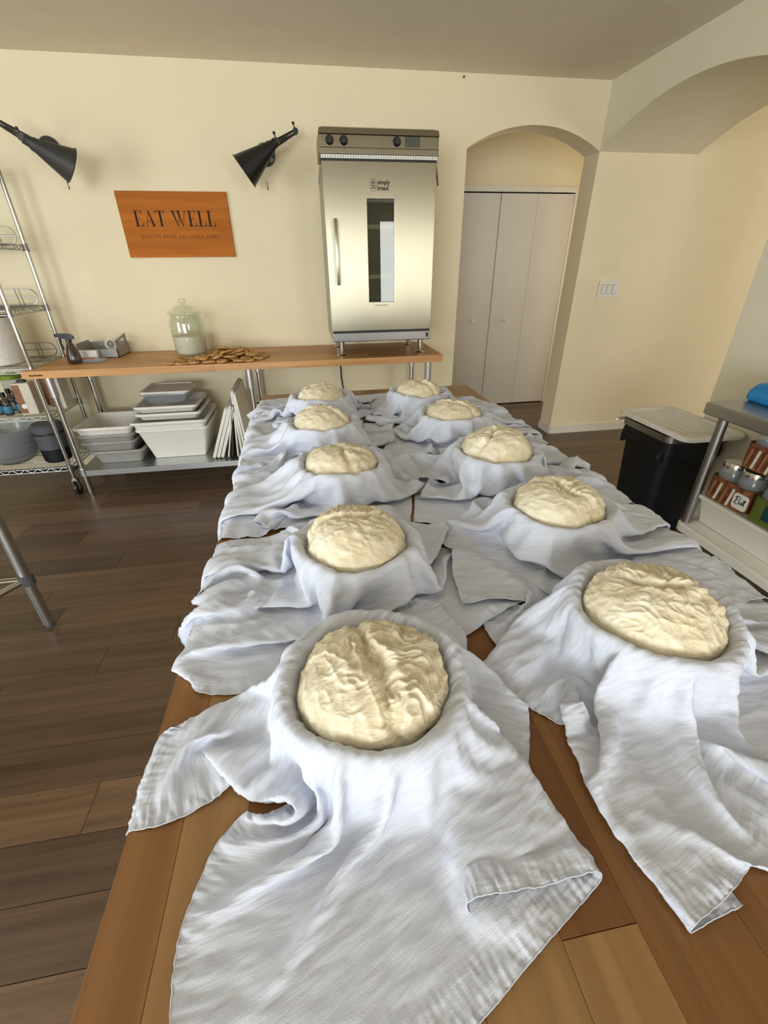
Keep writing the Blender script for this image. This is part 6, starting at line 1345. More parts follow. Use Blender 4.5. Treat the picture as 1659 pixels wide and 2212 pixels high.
20,7,0,0,1,-1,0,0,0,0,0,1,0,0,-1,0,2,-3,12,-7,-16,-2,14,5,-1,-1,1,1,-3,-2,-1,1,-4,-6,3,-3,6,0,-2,6,-8,12,-5,0,-1,1,2,1,-3,3,1,7,0,0,0,1,0,0,-1,0,0,0,0,0,1,0,0,-1,2,-12,-2,7,11,-3,2,-2,3,-1,2,-3,-6,0,6,-8,-6,2,0,2,2,-1,10,-9,11,-9,1,
0,-1,0,4,1,1,-1,1,-1,0,0,0,0,1,0,0,0,0,-1,0,0,0,2,-4,-2,-2,10,-2,3,-2,2,1,-1,1,-2,-6,0,2,6,-14,-1,0,2,2,0,-1,10,-7,7,-6,1,0,0,-1,2,1,1,0,1,0,0,0,-1,0,0,0,0,0,1,0,0,-1,0,-1,-4,9,8,-5,-2,0,1,-1,2,-1,-2,-4,-2,-1,10,-4,-13,2,3,0,0,0,-1,
7,-3,5,-4,0,0,0,-1,2,-1,1,-1,0,0,0,1,0,0,0,-1,0,0,0,0,0,1,-3,0,12,0,0,-7,2,0,1,0,-1,-1,-4,-1,-1,5,4,-12,0,2,-3,1,0,0,0,4,-2,3,-2,0,0,0,-2,-2,0,1,0,0,0,0,-1,0,0,1,0,-1,0,0,0,0,-2,4,10,-5,-6,7,-2,0,1,1,-1,0,-5,-1,-2,-9,11,-2,-4,2,-2,
0,0,0,0,0,2,-1,2,0,0,0,-3,2,1,0,0,0,0,-1,1,0,0,0,-1,1,-1,0,0,1,-8,16,-2,-9,10,0,0,0,-4,-3,-3,6,7,-19,-6,2,7,2,-2,1,1,-3,1,1,0,0,-1,1,0,1,0,-1,3,-1,1,0,0,0,-1,1,0,0,0,-1,1,0,0,0,0,-2,0,10,-11,10,1,-1,1,0,0,-13,-1,-9,16,9,-18,-4,2,5,
-1,0,3,-2,0,0,0,-1,2,0,0,0,0,-1,1,1,1,0,0,0,0,0,0,0,0,0,0,0,0,-1,2,-6,9,-5,5,5,-2,2,-2,2,-17,-6,3,4,-10,9,12,-16,1,9,-3,0,0,1,-1,-1,0,1,0,0,1,-1,0,2,-1,0,1,0,0,0,0,0,0,0,0,1,-1,0,1,0,-1,-2,4,-1,9,-3,2,-2,2,-12,-9,-1,-1,3,7,-13,11,6,
-13,10,-4,0,1,2,-3,3,0,-1,0,3,-3,0,1,0,0,0,1,0,0,0,1,0,-1,0,0,0,1,0,-1,1,-1,4,-2,7,-3,1,-1,2,-5,-17,3,-2,-1,0,1,10,-13,15,-6,-1,4,-3,0,1,1,0,-1,2,-1,-2,2,1,-2,1,0,0,1,0,0,0,0,0,1,0,0,0,0,0,1,-1,1,1,3,0,2,0,0,-2,-20,2,-2,0,0,0,-1,4,
7,-12,15,-10,6,-2,0,0,4,-3,1,-1,1,-1,1,-1,1,-1,0,0,1,0,0,0,0,0,0,0,0,1,0,0,0,2,0,2,1,1,-1,0,1,-18,-1,-1,1,-1,-1,0,1,-2,6,3,-7,6,0,1,0,0,-1,1,0,1,-1,1,-1,0,0,-1,1,1,1,0,0,0,0,0,0,0,1,-1,1,0,1,0,1,2,1,1,0,1,-16,-6,1,0,0,1,-3,1,0,0,-1,
3,-2,2,2,3,0,1,0,0,1,0,0,-1,1,-1,-1,2,0,-2,-26,0,0,0,0,0,0,0,0,0,0,0,0,-1,4,10,14,12,-15,-2,-11,-12,1,0,-1,1,0,0,-1,0,1,12,-9,-4,1,-1,3,-2,0,0,0,0,0,0,0,0,0,0,0,0,0,0,0,0,0,0,0,0,0,0,0,0,0,0,1,6,-4,-4,6,-6,-7,8,0,-1,4,2,-6,1,3,5,2,
-8,1,-3,0,3,6,-4,-6,1,0,0,0,0,0,0,0,0,0,0,0,0,0,0,0,0,0,0,0,0,0,0,0,0,1,-5,-1,-3,7,-11,17,-3,-2,0,5,-4,-2,5,8,-5,-7,-2,9,-7,3,5,-9,8,-6,-1,0,0,0,0,0,0,0,0,0,0,0,0,0,0,0,0,0,0,0,0,0,0,0,0,-5,0,-5,-7,7,18,-5,-2,-1,1,6,-8,1,4,2,0,3,-4,
1,1,1,-8,-1,1,6,-7,1,0,0,0,0,10,-10,0,0,0,0,0,0,0,0,0,0,0,0,0,0,-1,0,5,1,-18,6,3,2,8,1,-6,-2,8,-5,-6,5,-2,2,0,1,1,1,4,-9,1,1,-3,9,-6,-1,0,0,0,-1,-3,18,-14,0,0,0,0,0,-1,0,0,-1,1,0,1,0,6,7,-2,-3,-6,-6,3,-1,-3,7,9,-12,9,-12,2,3,-2,2,0,
-1,0,0,4,-5,1,0,-1,0,7,-7,1,0,0,1,-6,8,7,-11,1,15,0,-1,0,-3,-2,0,-1,3,2,1,-8,-7,-3,2,11,-15,-3,-5,-3,-1,5,18,-1,-12,9,-1,-2,1,1,-1,2,-4,8,-4,0,-2,2,-3,8,-6,0,0,0,0,-2,-4,18,-3,-10,-4,1,2,1,3,3,1,1,-1,4,3,-6,-6,-2,-3,4,8,-8,0,-2,-1,
2,12,-22,5,5,-2,4,-1,1,-2,0,0,1,3,-5,2,-1,0,2,4,-7,1,0,0,0,-6,8,11,-3,-2,0,-1,-1,0,0,0,-2,-2,-1,9,14,-4,-1,-1,-9,-4,4,-1,2,-1,1,-15,6,12,2,6,-8,0,-2,-1,-1,1,0,10,-10,1,-1,0,-3,12,-8,-1,0,0,1,-4,-4,14,0,1,0,0,-1,1,-1,0,2,-1,-6,-6,8,
14,-6,-2,7,2,-1,-5,-4,1,1,6,4,2,1,0,-2,-14,1,3,2,-3,5,0,0,-11,3,0,-2,4,5,-9,1,0,0,-1,-5,-1,15,0,0,0,2,-2,5,0,-7,2,0,-7,-1,4,13,-3,-11,0,6,6,9,1,0,-1,1,0,0,-1,2,-3,-1,5,-6,-1,-1,-2,1,-2,-11,6,-4,0,13,-9,-3,0,-1,4,-3,-7,9,-1,1,0,-2,10,
-6,-10,8,-1,1,0,-10,4,1,9,8,-6,-5,5,3,7,-1,1,1,1,-1,0,0,0,1,-3,-3,2,-2,-3,-1,0,1,-12,5,-5,9,4,-10,0,0,4,-5,1,2,-8,-2,6,14,-10,-8,12,-3,0,-1,0,-5,-8,7,0,1,15,5,-1,0,1,3,0,-1,0,1,0,0,0,-1,-1,-2,1,-2,-4,0,-4,4,-5,-5,-2,3,9,-3,-6,0,-1,
-3,9,-13,-2,8,7,-20,-8,7,-2,1,0,-1,0,2,-3,-2,10,5,-6,13,7,-1,0,2,0,1,0,0,0,0,1,-1,-3,1,0,-4,-3,0,2,-7,6,-9,-1,-8,16,1,-7,-2,0,6,-8,-3,4,2,-22,3,10,2,0,0,0,1,0,1,-1,-9,-1,7,10,-2,4,6,1,0,1,1,2,0,-2,0,0,-1,0,-1,-1,-2,-3,0,1,-1,-5,7,-5,
-6,-4,15,-1,-10,1,1,0,-7,10,-23,8,7,-2,0,0,0,0,0,0,0,0,0,-3,1,6,2,0,2,7,2,1,1,-7,-10,-6,-2,2,6,8,8,-3,-5,0,2,1,-1,3,-1,-3,-3,-1,1,3,-2,-18,-3,6,5,-11,10,2,-2,4,0,-1,-1,-2,0,0,1,-1,5,7,-1,-1,-1,0,-1,-1,6,-2,-15,-11,-2,-1,1,-1,1,3,10,
12,5,2,1,-2,2,-1,-2,-3,-9,-2,-4,15,2,4,-19,-5,16,0,0,5,8,2,3,0,-3,-1,-6,-4,-4,2,7,1,3,-1,-1,-1,0,1,-8,-17,-4,1,1,0,-1,0,0,0,0,4,15,14,-3,2,1,-4,-4,0,-1,-16,0,8,8,-5,0,-4,6,4,-4,-5,-7,-1,5,8,9,2,1,4,-2,-3,-5,0,3,4,0,-2,2,-7,-20,-1,-1,
0,-1,1,0,0,-1,1,1,0,0,15,16,-2,-3,-5,-1,-2,0,0,-12,-8,10,0,5,2,0,5,-4,-1,-1,-4,-8,0,0,5,13,-3,6,0,3,-2,-1,1,3,1,-4,-19,-3,-1,-1,-1,0,-1,0,0,1,0,1,1,1,-1,15,12,-6,1,0,0,-3,1,-1,-14,-6,19,-3,-1,0,-8,23,-12,-3,-1,1,-8,4,-3,-8,17,3,7,1,
-1,-2,-1,-1,4,-16,-9,1,-1,-1,-1,-1,0,0,1,-1,1,0,2,1,0,-1,17,7,1,0,0,0,-4,0,-4,-11,4,17,-13,1,-3,-3,13,0,-2,-5,1,-11,9,3,-11,9,11,1,1,0,-3,3,-9,-14,2,-2,-1,-1,-1,0,1,-1,0,0,0,0,1,0,1,0,2,16,-1,-1,-3,-3,1,5,1,-2,-16,7,11,-3,0,-10,-1,
3,4,4,0,3,-13,6,3,-3,1,5,4,3,3,-4,-14,-2,-1,0,0,-1,0,0,-1,2,-2,1,0,0,0,1,0,0,-1,9,5,-2,0,0,-3,-1,9,3,-8,-12,13,-2,-1,1,0,0,-1,1,0,-2,4,-10,1,6,-1,0,1,1,2,0,-8,2,-1,-1,-1,1,0,-1,5,1,0,-5,-1,1,0,0,0,0,0,3,5,0,1,-1,4,6,-4,2,2,-8,-11,4,
5,1,0,2,-2,0,8,2,-7,-9,-3,-2,1,1,0,1,1,-1,-1,-1,0,1,0,0,0,1,2,0,0,0,-3,0,0,1,0,1,0,0,2,0,-1,1,-6,0,14,5,-3,3,-8,-9,6,0,0,-3,5,6,-3,-10,-8,8,-3,0,0,0,0,0,0,1,0,0,1,0,0,0,0,1,-1,0,0,-1,2,0,0,0,0,0,1,1,-4,-2,0,1,5,-10,-4,7,15,0,0,-10,
-1,-1,4,9,0,-7,-15,-4,12,3,-1,-1,0,0,-1,0,-1,3,4,0,0,0,1,-1,1,-2,-3,1,0,2,2,0,0,0,1,0,1,-4,-4,4,0,0,-2,1,-9,-6,-1,9,2,2,1,8,3,-10,-6,-5,-2,10,3,-2,0,-3,0,-1,0,0,0,0,9,0,1,0,1,0,0,1,-3,-3,1,5,-1,0,0,0,0,-1,1,-9,-5,4,4,3,2,-4,-5,1,-1,
-4,4,-1,6,-3,-7,0,1,-8,7,4,-3,5,10,-7,-8,0,0,-1,-3,-1,13,3,0,1,0,2,0,0,1,0,0,-1,0,0,0,-2,-1,1,-4,-15,-1,-2,1,3,6,8,-3,-1,-3,3,-2,-2,-7,-2,6,1,-10,7,6,0,12,3,-6,-2,-10,0,-4,-4,0,-2,6,16,0,0,1,2,1,0,0,-1,1,0,0,-1,-1,-1,0,-1,-15,-5,4,
-3,-3,-1,-1,12,9,-6,0,-2,0,-3,2,-3,-1,-11,7,7,-1,4,-8,-9,-4,7,5,-6,-1,1,-1,1,-2,14,11,0,1,1,1,2,-1,1,-1,-1,0,-1,-1,0,-1,-10,-14,0,1,4,0,-1,4,-2,13,-2,-3,-1,-4,3,0,4,-16,7,6,-1,0,-7,-2,3,0,-7,1,0,0,0,0,1,-1,0,17,9,0,2,1,0,0,0,-1,0,-1,
1,-2,0,-6,-17,-1,0,-2,1,3,2,5,0,-1,8,-8,-1,1,3,4,-15,6,6,-2,1,0,2,0,-1,0,-1,-6,-6,2,-1,1,-2,0,-2,3,19,9,-2,2,1,0,0,-2,0,1,-3,3,-6,-23,-1,6,-1,-1,-2,4,6,1,1,-7,7,2,-6,3,2,-9,4,6,-2,2,-1,0,0,0,0,0,0,1,-6,-6,1,-1,-1,0,0,-1,3,15,13,1,-2,
1,-1,0,-1,0,3,-12,-21,0,-1,2,7,-1,-2,6,4,-4,-1,1,-7,17,-4,-4,6,-6,7,-1,1,-1,0,0,0,0,0,0,0,0,1,-8,-4,0,1,-2,3,0,1,-3,7,15,8,1,-2,1,-1,-4,-16,-14,2,0,-1,-2,9,5,-2,-3,0,5,1,-2,7,1,8,2,-22,0,0,0,0,0,0,0,0,0,0,0,0,0,0,0,-9,0,-1,2,-2,1,-5,
-3,-1,1,9,9,6,-2,-4,-12,-7,3,2,0,0,-2,0,13,1,-6,-1,-3,3,8,1,-3,-10,4,9,0,0,0,0,0,0,0,0,0,0,0,0,0,0,0,-2,-8,4,-4,1,-3,-5,1,0,-2,-2,0,4,1,2,-1,-1,-2,2,2,1,0,-4,7,15,-6,-1,4,-7,-7,-2,7,8,-8,4,0,0,0,0,0,0,0,0,0,0,0,0,0,0,0,0,-2,-6,-2,1,
-6,-1,-1,0,0,-1,1,-1,3,0,4,-1,-3,-1,4,0,2,1,-9,14,16,-13,0,4,-2,0,-14,14,1,-3,0,0,0,0,0,0,0,0,0,0,0,0,0,0,0,-1,5,-7,-3,-6,-5,1,0,0,-1,0,0,0,1,1,2,2,-1,-4,5,-1,6,3,1,-13,14,14,-17,3,5,-8,6,-8,4,1,0,0,0,0,0,0,0,0,0,0,0,0,0,0,0,0,1,-3,
6,-7,-7,-7,2,-2,0,0,0,0,0,1,3,3,2,-4,-3,9,5,1,0,1,-14,11,15,-16,5,2,-6,3,1,-4,0,0,0,0,0,0,0,0,0,0,0,0,0,0,0,0,-1,5,-1,-7,1,-11,-3,1,0,0,-1,0,1,0,0,6,-1,6,-7,9,4,-1,0,1,-1,-9,3,16,-18,10,1,-5,1,-4,0,0,0,0,0,0,0,0,0,0,0,0,0,0,0,1,0,6,
-7,-5,-9,11,-5,-5,-4,-1,2,1,-2,1,0,13,-2,0,3,-3,4,1,1,-3,5,-5,-1,-7,14,-8,2,6,-12,9,0,0,0,0,0,0,0,0,0,0,0,0,0,0,0,1,3,2,-13,-5,11,1,1,-2,-1,-1,-12,-1,4,0,16,-9,7,-4,2,-1,-4,7,-4,4,-6,8,-6,5,-4,2,-1,-8,6,2,0,0,0,0,0,0,0,0,0,0,0,0,0,
0,0,1,6,-12,-6,7,4,0,0,-1,3,13,-5,-15,-6,8,-7,10,3,-2,-1,1,-6,5,1,-2,3,-5,3,-1,0,-2,5,-7,6,-1,0,0,0,0,0,0,0,0,0,0,0,0,0,0,-1,7,-4,-14,5,8,-1,0,0,2,3,-6,11,2,-9,-14,2,1,11,0,-2,-1,-1,-3,5,-2,2,1,2,0,1,0,-12,7,0,0,0,0,0,0,0,0,0,0,0,0,
0,0,0,0,-1,7,-16,0,11,-1,0,0,-1,11,-10,0,4,4,4,-10,-12,0,7,9,-6,0,0,-4,6,-1,-5,-3,1,-3,6,-1,2,2,0,0,0,0,0,0,0,0,0,0,0,0,0,0,0,0,1,-5,-7,12,-1,-1,1,-1,9,-7,-2,0,2,-1,7,5,-11,-12,2,12,-1,-2,1,-6,-2,-3,2,3,-3,2,-6,2,6,4,0,0,0,0,0,0,0,
0,0,0,0,0,0,0,0,0,0,-6,5,1,-1,2,-2,7,-1,-7,3,-3,1,0,1,9,3,-13,-11,9,6,-4,1,1,-8,7,1,0,0,0,0,0,0,-1,-1,1,0,0,0,0,0,0,0,0,0,0,0,0,0,0,1,-4,4,-1,1,-2,5,5,-12,5,-1,-2,1,2,-3,1,10,2,-16,-8,16,-5,1,0,1,-1,0,0,0,0,0,0,0,1,5,1,0,0,0,0,0,0,
0,0,0,0,0,0,0,0,0,0,0,0,0,3,8,-14,3,-1,-1,0,2,-1,1,-2,5,3,0,-12,-3,11,-2,0,0,0,0,0,0,0,0,-1,1,1,-6,-8,],
[-242,-2,0,-4,-8,-6,-5,6,17,20,13,-4,11,-1,-12,-13,-11,-5,17,9,20,9,15,-9,-25,-11,-10,-10,3,5,-9,5,3,0,2,-4,-11,1,1,7,2,3,7,-2,0,-8,-8,-5,9,14,-2,-1,-1,2,-3,4,-6,3,-6,8,-18,-1,7,4,-6,3,-8,0,6,0,-6,2,-8,-8,11,-4,3,0,-14,1,8,13,1,3,-1,
0,-8,7,4,4,-3,0,1,0,1,-1,-3,-5,5,-4,7,-10,6,1,-10,-9,-3,0,9,-11,-7,11,4,2,2,-3,-5,-4,1,2,12,13,1,-4,2,-4,1,4,0,-1,3,1,-6,0,3,-2,1,-3,-3,3,6,-7,-2,-10,-2,0,-7,-2,19,2,-10,-14,0,-2,-1,4,7,-4,3,5,8,-2,-4,0,1,-6,1,8,3,-2,0,-5,-5,13,-11,
2,5,1,-5,0,0,-2,-6,0,-5,13,-8,-15,-3,15,-1,1,1,1,0,3,6,-2,2,8,0,-1,-5,-2,10,1,-3,1,-1,1,0,-21,14,2,-9,4,1,3,0,1,-1,-17,11,-6,-14,6,11,1,7,-6,1,3,0,12,-1,-2,-3,-1,1,1,2,4,2,-3,3,3,0,-2,-3,-2,-9,-6,10,5,1,-2,0,-1,-1,-7,-13,-5,6,12,-3,
3,16,-14,3,4,6,-1,0,1,0,0,0,-6,0,7,4,-1,-1,-4,0,8,-1,-5,-8,12,1,-2,-2,-1,-3,-1,-2,3,-13,-2,10,-8,5,-1,9,-2,12,-2,-7,2,2,1,-1,1,2,4,-2,2,0,-3,1,0,-7,-13,13,2,7,-1,0,0,-2,-6,3,-2,-1,-2,3,-2,-9,3,0,-1,2,16,5,-5,-3,-2,-1,0,2,-1,2,3,0,1,
2,-1,0,1,1,-2,-20,21,-1,0,0,0,-8,0,1,0,2,-1,2,-1,-4,-4,-3,0,12,9,-2,3,-6,-1,0,-2,-1,1,0,3,1,0,1,1,2,-1,0,2,-1,-22,18,6,0,-11,1,0,-3,2,0,4,3,0,2,-5,-11,-3,23,-2,1,0,-3,-4,-1,1,0,-1,-1,-1,4,0,4,2,-6,4,-1,-11,-1,3,-18,20,-6,5,-4,0,3,4,
2,2,-1,2,0,-3,3,-5,21,1,0,-1,1,-7,0,0,0,-1,0,1,-1,2,-7,-6,-5,-11,8,0,1,-6,12,-11,-4,12,11,6,1,-2,1,1,2,-1,-5,0,6,5,22,-1,0,0,0,-1,-5,1,-1,0,0,-1,4,-14,-9,10,0,-7,-4,5,-2,3,1,-11,5,0,-8,14,10,3,4,-1,-2,0,-1,4,3,1,21,1,0,-1,0,0,-4,-1,
-1,1,-4,0,-13,-11,4,13,4,1,-7,-2,-1,-1,-3,-2,9,-16,21,2,-5,8,1,1,1,-2,0,9,-2,1,22,0,-1,0,0,1,-3,-4,2,-2,3,-12,-11,21,-7,-13,10,10,1,2,0,4,-10,-7,-13,14,1,5,8,-7,2,0,0,-4,8,1,1,0,22,0,-1,0,0,-1,1,-4,-1,1,-5,3,4,-17,16,-5,3,1,-7,-3,2,
-4,11,0,2,-4,3,-1,3,0,-2,-2,-2,4,5,-1,0,1,23,-1,0,-1,0,0,0,-1,-3,0,1,-11,4,4,-8,12,-5,-7,5,0,-4,5,-11,4,15,-6,0,0,-6,1,5,1,0,4,2,-3,1,-2,23,-2,0,0,1,-1,0,1,-3,-4,4,3,-6,-1,5,-8,-1,4,-4,1,1,-3,-5,11,-1,2,-8,-6,-8,9,9,4,1,4,-2,-1,-2,
3,24,-1,-2,-1,-6,2,4,1,0,-5,-9,11,0,2,-4,1,-1,0,1,-1,0,-2,5,-4,-7,12,-10,-7,15,2,-7,6,1,1,-3,1,3,-10,24,-2,-2,-5,-2,0,0,4,3,2,-2,-8,6,-1,0,1,2,1,0,-1,-2,0,-1,-2,5,-3,2,2,-2,-1,1,-2,-2,1,6,-5,-21,-8,23,-2,-1,-1,-4,-1,4,-4,2,4,-1,2,-2,
-1,0,1,2,1,3,1,-2,-2,-1,-2,-3,-3,4,-1,2,1,1,-15,1,-9,-6,0,-3,-4,22,-1,-1,0,1,-12,2,8,-2,2,1,-3,2,-2,0,3,0,3,2,4,0,-5,-2,-2,-1,-1,-1,1,0,2,-14,-1,-7,2,-11,-6,11,-1,22,-1,-1,-1,0,0,-11,3,6,-2,5,-1,-1,0,-1,-1,3,1,1,-1,2,1,-2,-1,-1,-1,
0,4,-2,-12,-4,1,1,-10,3,-7,5,0,21,0,-1,1,-1,1,-9,-1,0,7,-2,3,-1,1,-5,3,-3,2,1,1,0,0,0,-1,-1,-1,1,-9,-9,4,4,-1,0,2,-5,1,-15,12,21,0,0,-1,0,0,-2,-12,1,2,6,-7,-5,11,4,-9,7,-2,-2,0,1,0,2,1,-2,2,1,-1,-4,-8,1,1,0,0,1,-1,11,4,21,0,-1,0,1,
-1,0,-1,-10,-7,6,4,7,-3,6,-4,-8,0,3,-3,1,0,0,0,6,-5,-11,6,4,3,-6,-1,-1,1,-1,12,3,-1,21,-1,1,-1,0,0,-2,-6,7,-5,-6,10,-5,4,-13,13,-1,-6,-4,1,0,2,3,5,-7,-3,-3,-14,-3,13,1,2,5,-1,11,3,0,0,21,0,-1,0,-1,0,1,-6,-2,6,-1,-4,10,-13,7,-1,-4,7,
-2,-1,0,2,-5,1,-3,-1,2,-1,2,-8,-2,7,-1,8,4,0,0,0,20,0,0,0,0,1,-1,-4,-4,3,2,2,-25,6,-1,-12,8,15,-4,7,-6,-2,-5,-3,12,-3,1,0,8,-6,4,-2,6,6,-2,0,0,-1,21,0,-1,0,0,-1,1,-1,-1,-3,2,-16,-6,-17,3,19,15,-16,2,7,-3,-3,4,-7,-5,10,4,9,-2,1,1,2,
1,0,1,0,0,-1,18,0,2,-1,0,0,0,1,-7,3,-5,-11,5,-7,4,16,-12,-6,13,-7,0,3,3,7,-1,-1,3,0,-2,-1,2,1,1,0,0,-1,0,1,20,-1,-1,2,0,-1,0,1,-5,1,-14,-2,3,1,-5,-6,19,11,-7,-6,7,3,1,-2,1,-1,-1,1,-3,1,-1,4,2,-1,0,0,0,0,20,0,0,-1,0,1,-1,1,-6,-6,-10,
7,0,0,-4,0,-6,19,5,1,0,-1,0,1,0,0,-1,0,-1,-3,4,2,-1,1,-1,1,0,-1,20,0,-1,1,0,0,0,-1,-1,-11,-3,3,-5,2,-6,-3,3,-2,19,3,3,-1,0,-2,2,-3,1,0,0,1,3,-2,1,0,0,0,-1,2,19,0,1,-1,0,0,0,0,2,-10,0,-7,0,1,-8,-3,2,0,-1,23,0,1,0,0,-3,1,3,-2,-1,3,0,
0,1,-1,1,-1,1,-1,19,0,0,1,-1,0,1,-1,-2,-5,-4,-3,-1,1,-3,-8,2,-1,1,-1,23,1,1,-1,-1,0,-1,2,0,2,-1,1,-1,1,-1,1,-1,0,20,0,0,-1,1,0,-1,0,-4,-6,-4,0,1,-2,1,-9,0,-3,2,-1,4,22,-3,1,-1,2,0,0,1,0,1,-1,1,-1,1,-1,1,-1,-130,20,19,16,9,-4,-1,11,
10,-6,9,21,15,-14,24,-13,-19,1,15,19,-6,8,12,-10,5,-10,-12,8,9,12,12,10,12,12,12,15,-5,-16,-10,0,0,1,6,14,-8,-21,2,16,-3,-1,-3,23,-24,-5,2,0,3,0,14,-16,10,23,-9,-8,15,-5,3,-1,-2,0,1,0,0,-20,-13,4,-10,1,-2,-2,-1,3,23,-8,-23,5,8,-4,-1,
11,-13,3,-3,1,2,-3,13,18,-11,1,-14,19,5,-3,1,1,0,-1,1,-2,-21,-10,4,24,-6,1,-8,0,0,-2,-4,28,-11,-13,2,-1,6,-2,1,-3,1,5,0,2,-6,4,6,-14,18,12,-10,11,-1,1,0,3,-8,-23,-2,-1,17,1,-2,-4,-11,1,-3,2,-1,0,29,-20,-2,0,-4,3,8,-1,-1,-1,2,2,5,-4,
-10,4,21,-1,2,3,0,-2,6,-16,-20,4,-4,11,13,4,8,-25,1,1,1,0,1,-2,-2,25,-20,5,4,2,3,-4,3,-10,1,-2,0,3,4,14,-13,9,13,-5,3,-2,-17,-14,2,0,7,19,0,-1,-10,-7,3,0,0,0,4,-3,2,-7,20,-6,2,-1,2,0,-4,0,-1,2,-1,10,5,-18,13,-1,7,6,-9,-20,-9,7,-1,4,
23,1,0,0,-19,3,3,4,-5,-4,1,10,-2,7,-5,8,-3,1,-7,2,-1,9,0,-7,4,-3,-8,18,1,0,1,-6,-20,1,0,-3,8,23,1,1,0,1,-21,3,13,-2,2,-1,-8,-3,11,0,4,-9,3,-2,2,1,5,8,0,7,-14,1,5,2,-2,2,-6,-21,6,-3,-2,13,21,-3,1,0,0,1,-24,18,4,3,-9,-5,9,-2,-7,5,-1,
2,-2,-1,2,-2,6,7,0,-4,11,-10,6,2,-1,-2,-23,2,-2,2,17,14,-3,1,0,-1,1,0,-14,12,-1,-1,19,-20,-14,7,5,0,-2,-4,0,1,3,-1,9,3,-2,3,1,9,-5,-2,2,-23,-3,2,0,15,4,4,2,3,-4,2,2,1,-2,-2,1,-1,5,18,-21,-16,2,2,6,3,-7,-3,9,-2,11,-1,0,1,-2,1,4,-3,-10,
-15,5,-4,12,13,7,-1,2,-3,-1,0,1,0,-4,2,-1,1,-2,15,7,-17,-17,2,-3,2,4,-4,5,27,-17,-2,1,-1,1,-1,-1,4,-13,0,-10,17,15,-2,1,2,-1,-2,2,-6,-2,2,-2,-1,0,1,-2,8,11,1,-16,-17,4,-4,1,5,2,17,10,-20,2,-1,0,0,2,-2,-9,-1,15,12,-4,2,-1,-1,-1,4,-14,
-7,6,-1,-3,0,0,-1,1,-2,18,1,4,-18,-17,4,3,-1,0,-3,13,4,-4,1,0,0,3,-8,-10,20,12,-9,6,-1,1,-1,3,-20,-12,18,-4,2,-3,-1,1,0,1,-2,6,14,-4,5,-16,-9,2,4,-4,-2,-1,15,0,-2,-1,-4,3,-19,20,15,-2,-2,-5,3,0,2,-20,-14,18,1,0,-1,-4,1,-1,1,-1,1,-1,
16,3,-2,7,-8,-14,-5,10,-3,7,-2,-5,0,0,5,-15,3,23,-6,-1,0,0,-2,4,-17,-13,7,13,-2,1,1,-4,0,0,0,0,1,-3,7,14,-1,-4,11,-2,-13,-9,13,-7,-7,4,0,1,-1,-5,20,-10,4,-1,5,0,-1,-9,-18,1,12,4,-3,-2,-2,-3,0,0,-1,0,-2,2,-4,17,5,-5,-13,14,-1,2,-14,
-1,6,-3,3,0,-1,12,-5,-2,2,6,0,0,-4,-23,0,2,17,-3,-7,0,2,-1,0,-1,-1,-1,1,-3,-2,4,13,8,-12,-17,13,1,2,-3,-1,2,1,3,3,-1,3,4,-10,4,4,-1,-16,-8,0,19,1,1,2,-13,-5,3,0,1,0,-3,-7,3,-4,-3,7,4,16,-9,0,-5,-4,5,-2,2,2,2,2,2,0,-6,1,-2,-7,-13,13,
7,5,0,-4,2,-9,-16,0,6,0,0,0,5,-4,-16,8,-5,7,3,-7,9,0,0,2,-4,2,0,1,6,-2,-1,0,2,0,-3,4,-4,-13,8,19,-3,-12,-4,6,-1,-19,7,0,0,1,-2,13,-11,-23,6,0,17,7,-7,0,0,-2,2,0,2,2,-3,-1,1,-2,2,0,0,-1,-1,2,9,-2,4,1,-13,-2,14,-2,8,-1,0,0,0,0,15,-11,
-24,2,2,9,9,-3,2,3,-2,1,1,-2,-4,1,-2,2,-2,-1,7,-6,7,8,1,1,-2,-1,1,0,4,-3,8,0,-1,0,0,-3,10,5,-2,-23,-4,1,11,2,5,-3,5,-1,-2,-1,-1,-3,1,-2,3,2,2,8,4,-1,-1,0,1,1,0,-14,-5,21,7,0,1,-1,0,0,2,11,0,-1,-9,6,1,-7,-8,9,-6,3,-1,-2,-2,-1,0,5,-8,
12,-2,1,7,3,3,-3,-8,-12,-15,0,14,9,8,0,-1,0,0,-1,0,-2,15,0,-1,-4,-7,-12,4,3,5,-1,0,-2,-1,-2,-2,-3,18,-9,-15,3,0,8,-4,-8,-9,-1,1,21,6,-3,8,-1,0,0,1,0,0,11,-13,3,-4,-6,-18,17,7,-4,3,1,0,-2,-2,1,3,8,-17,-1,-4,-8,1,-1,-4,0,3,-3,20,7,-2,
1,8,1,0,0,-1,0,-1,7,2,-10,-14,-13,22,7,-4,2,-2,0,0,2,2,2,-2,-1,2,-11,11,-1,-17,-6,-5,4,-6,18,10,-3,1,-1,9,-1,0,0,0,2,-1,2,4,-2,1,-7,-2,0,2,-2,2,-3,-1,1,-3,-2,-2,-1,15,14,-9,1,-12,-24,9,-10,14,14,-4,2,-1,0,9,0,0,0,0,0,-1,0,6,0,-1,8,
-8,-14,-4,5,-5,5,1,0,-3,0,2,-2,-3,6,17,-12,-10,6,-9,4,9,0,1,-1,1,0,9,1,-1,0,0,-1,1,2,1,2,3,3,2,-3,-9,-17,6,1,1,-1,-1,2,3,3,0,1,-4,-16,10,-6,0,8,8,-2,0,1,-1,0,10,0,0,-1,0,0,0,-3,8,1,5,2,-3,1,0,0,-14,-4,0,-2,7,1,1,0,-1,1,-15,-3,-2,-1,
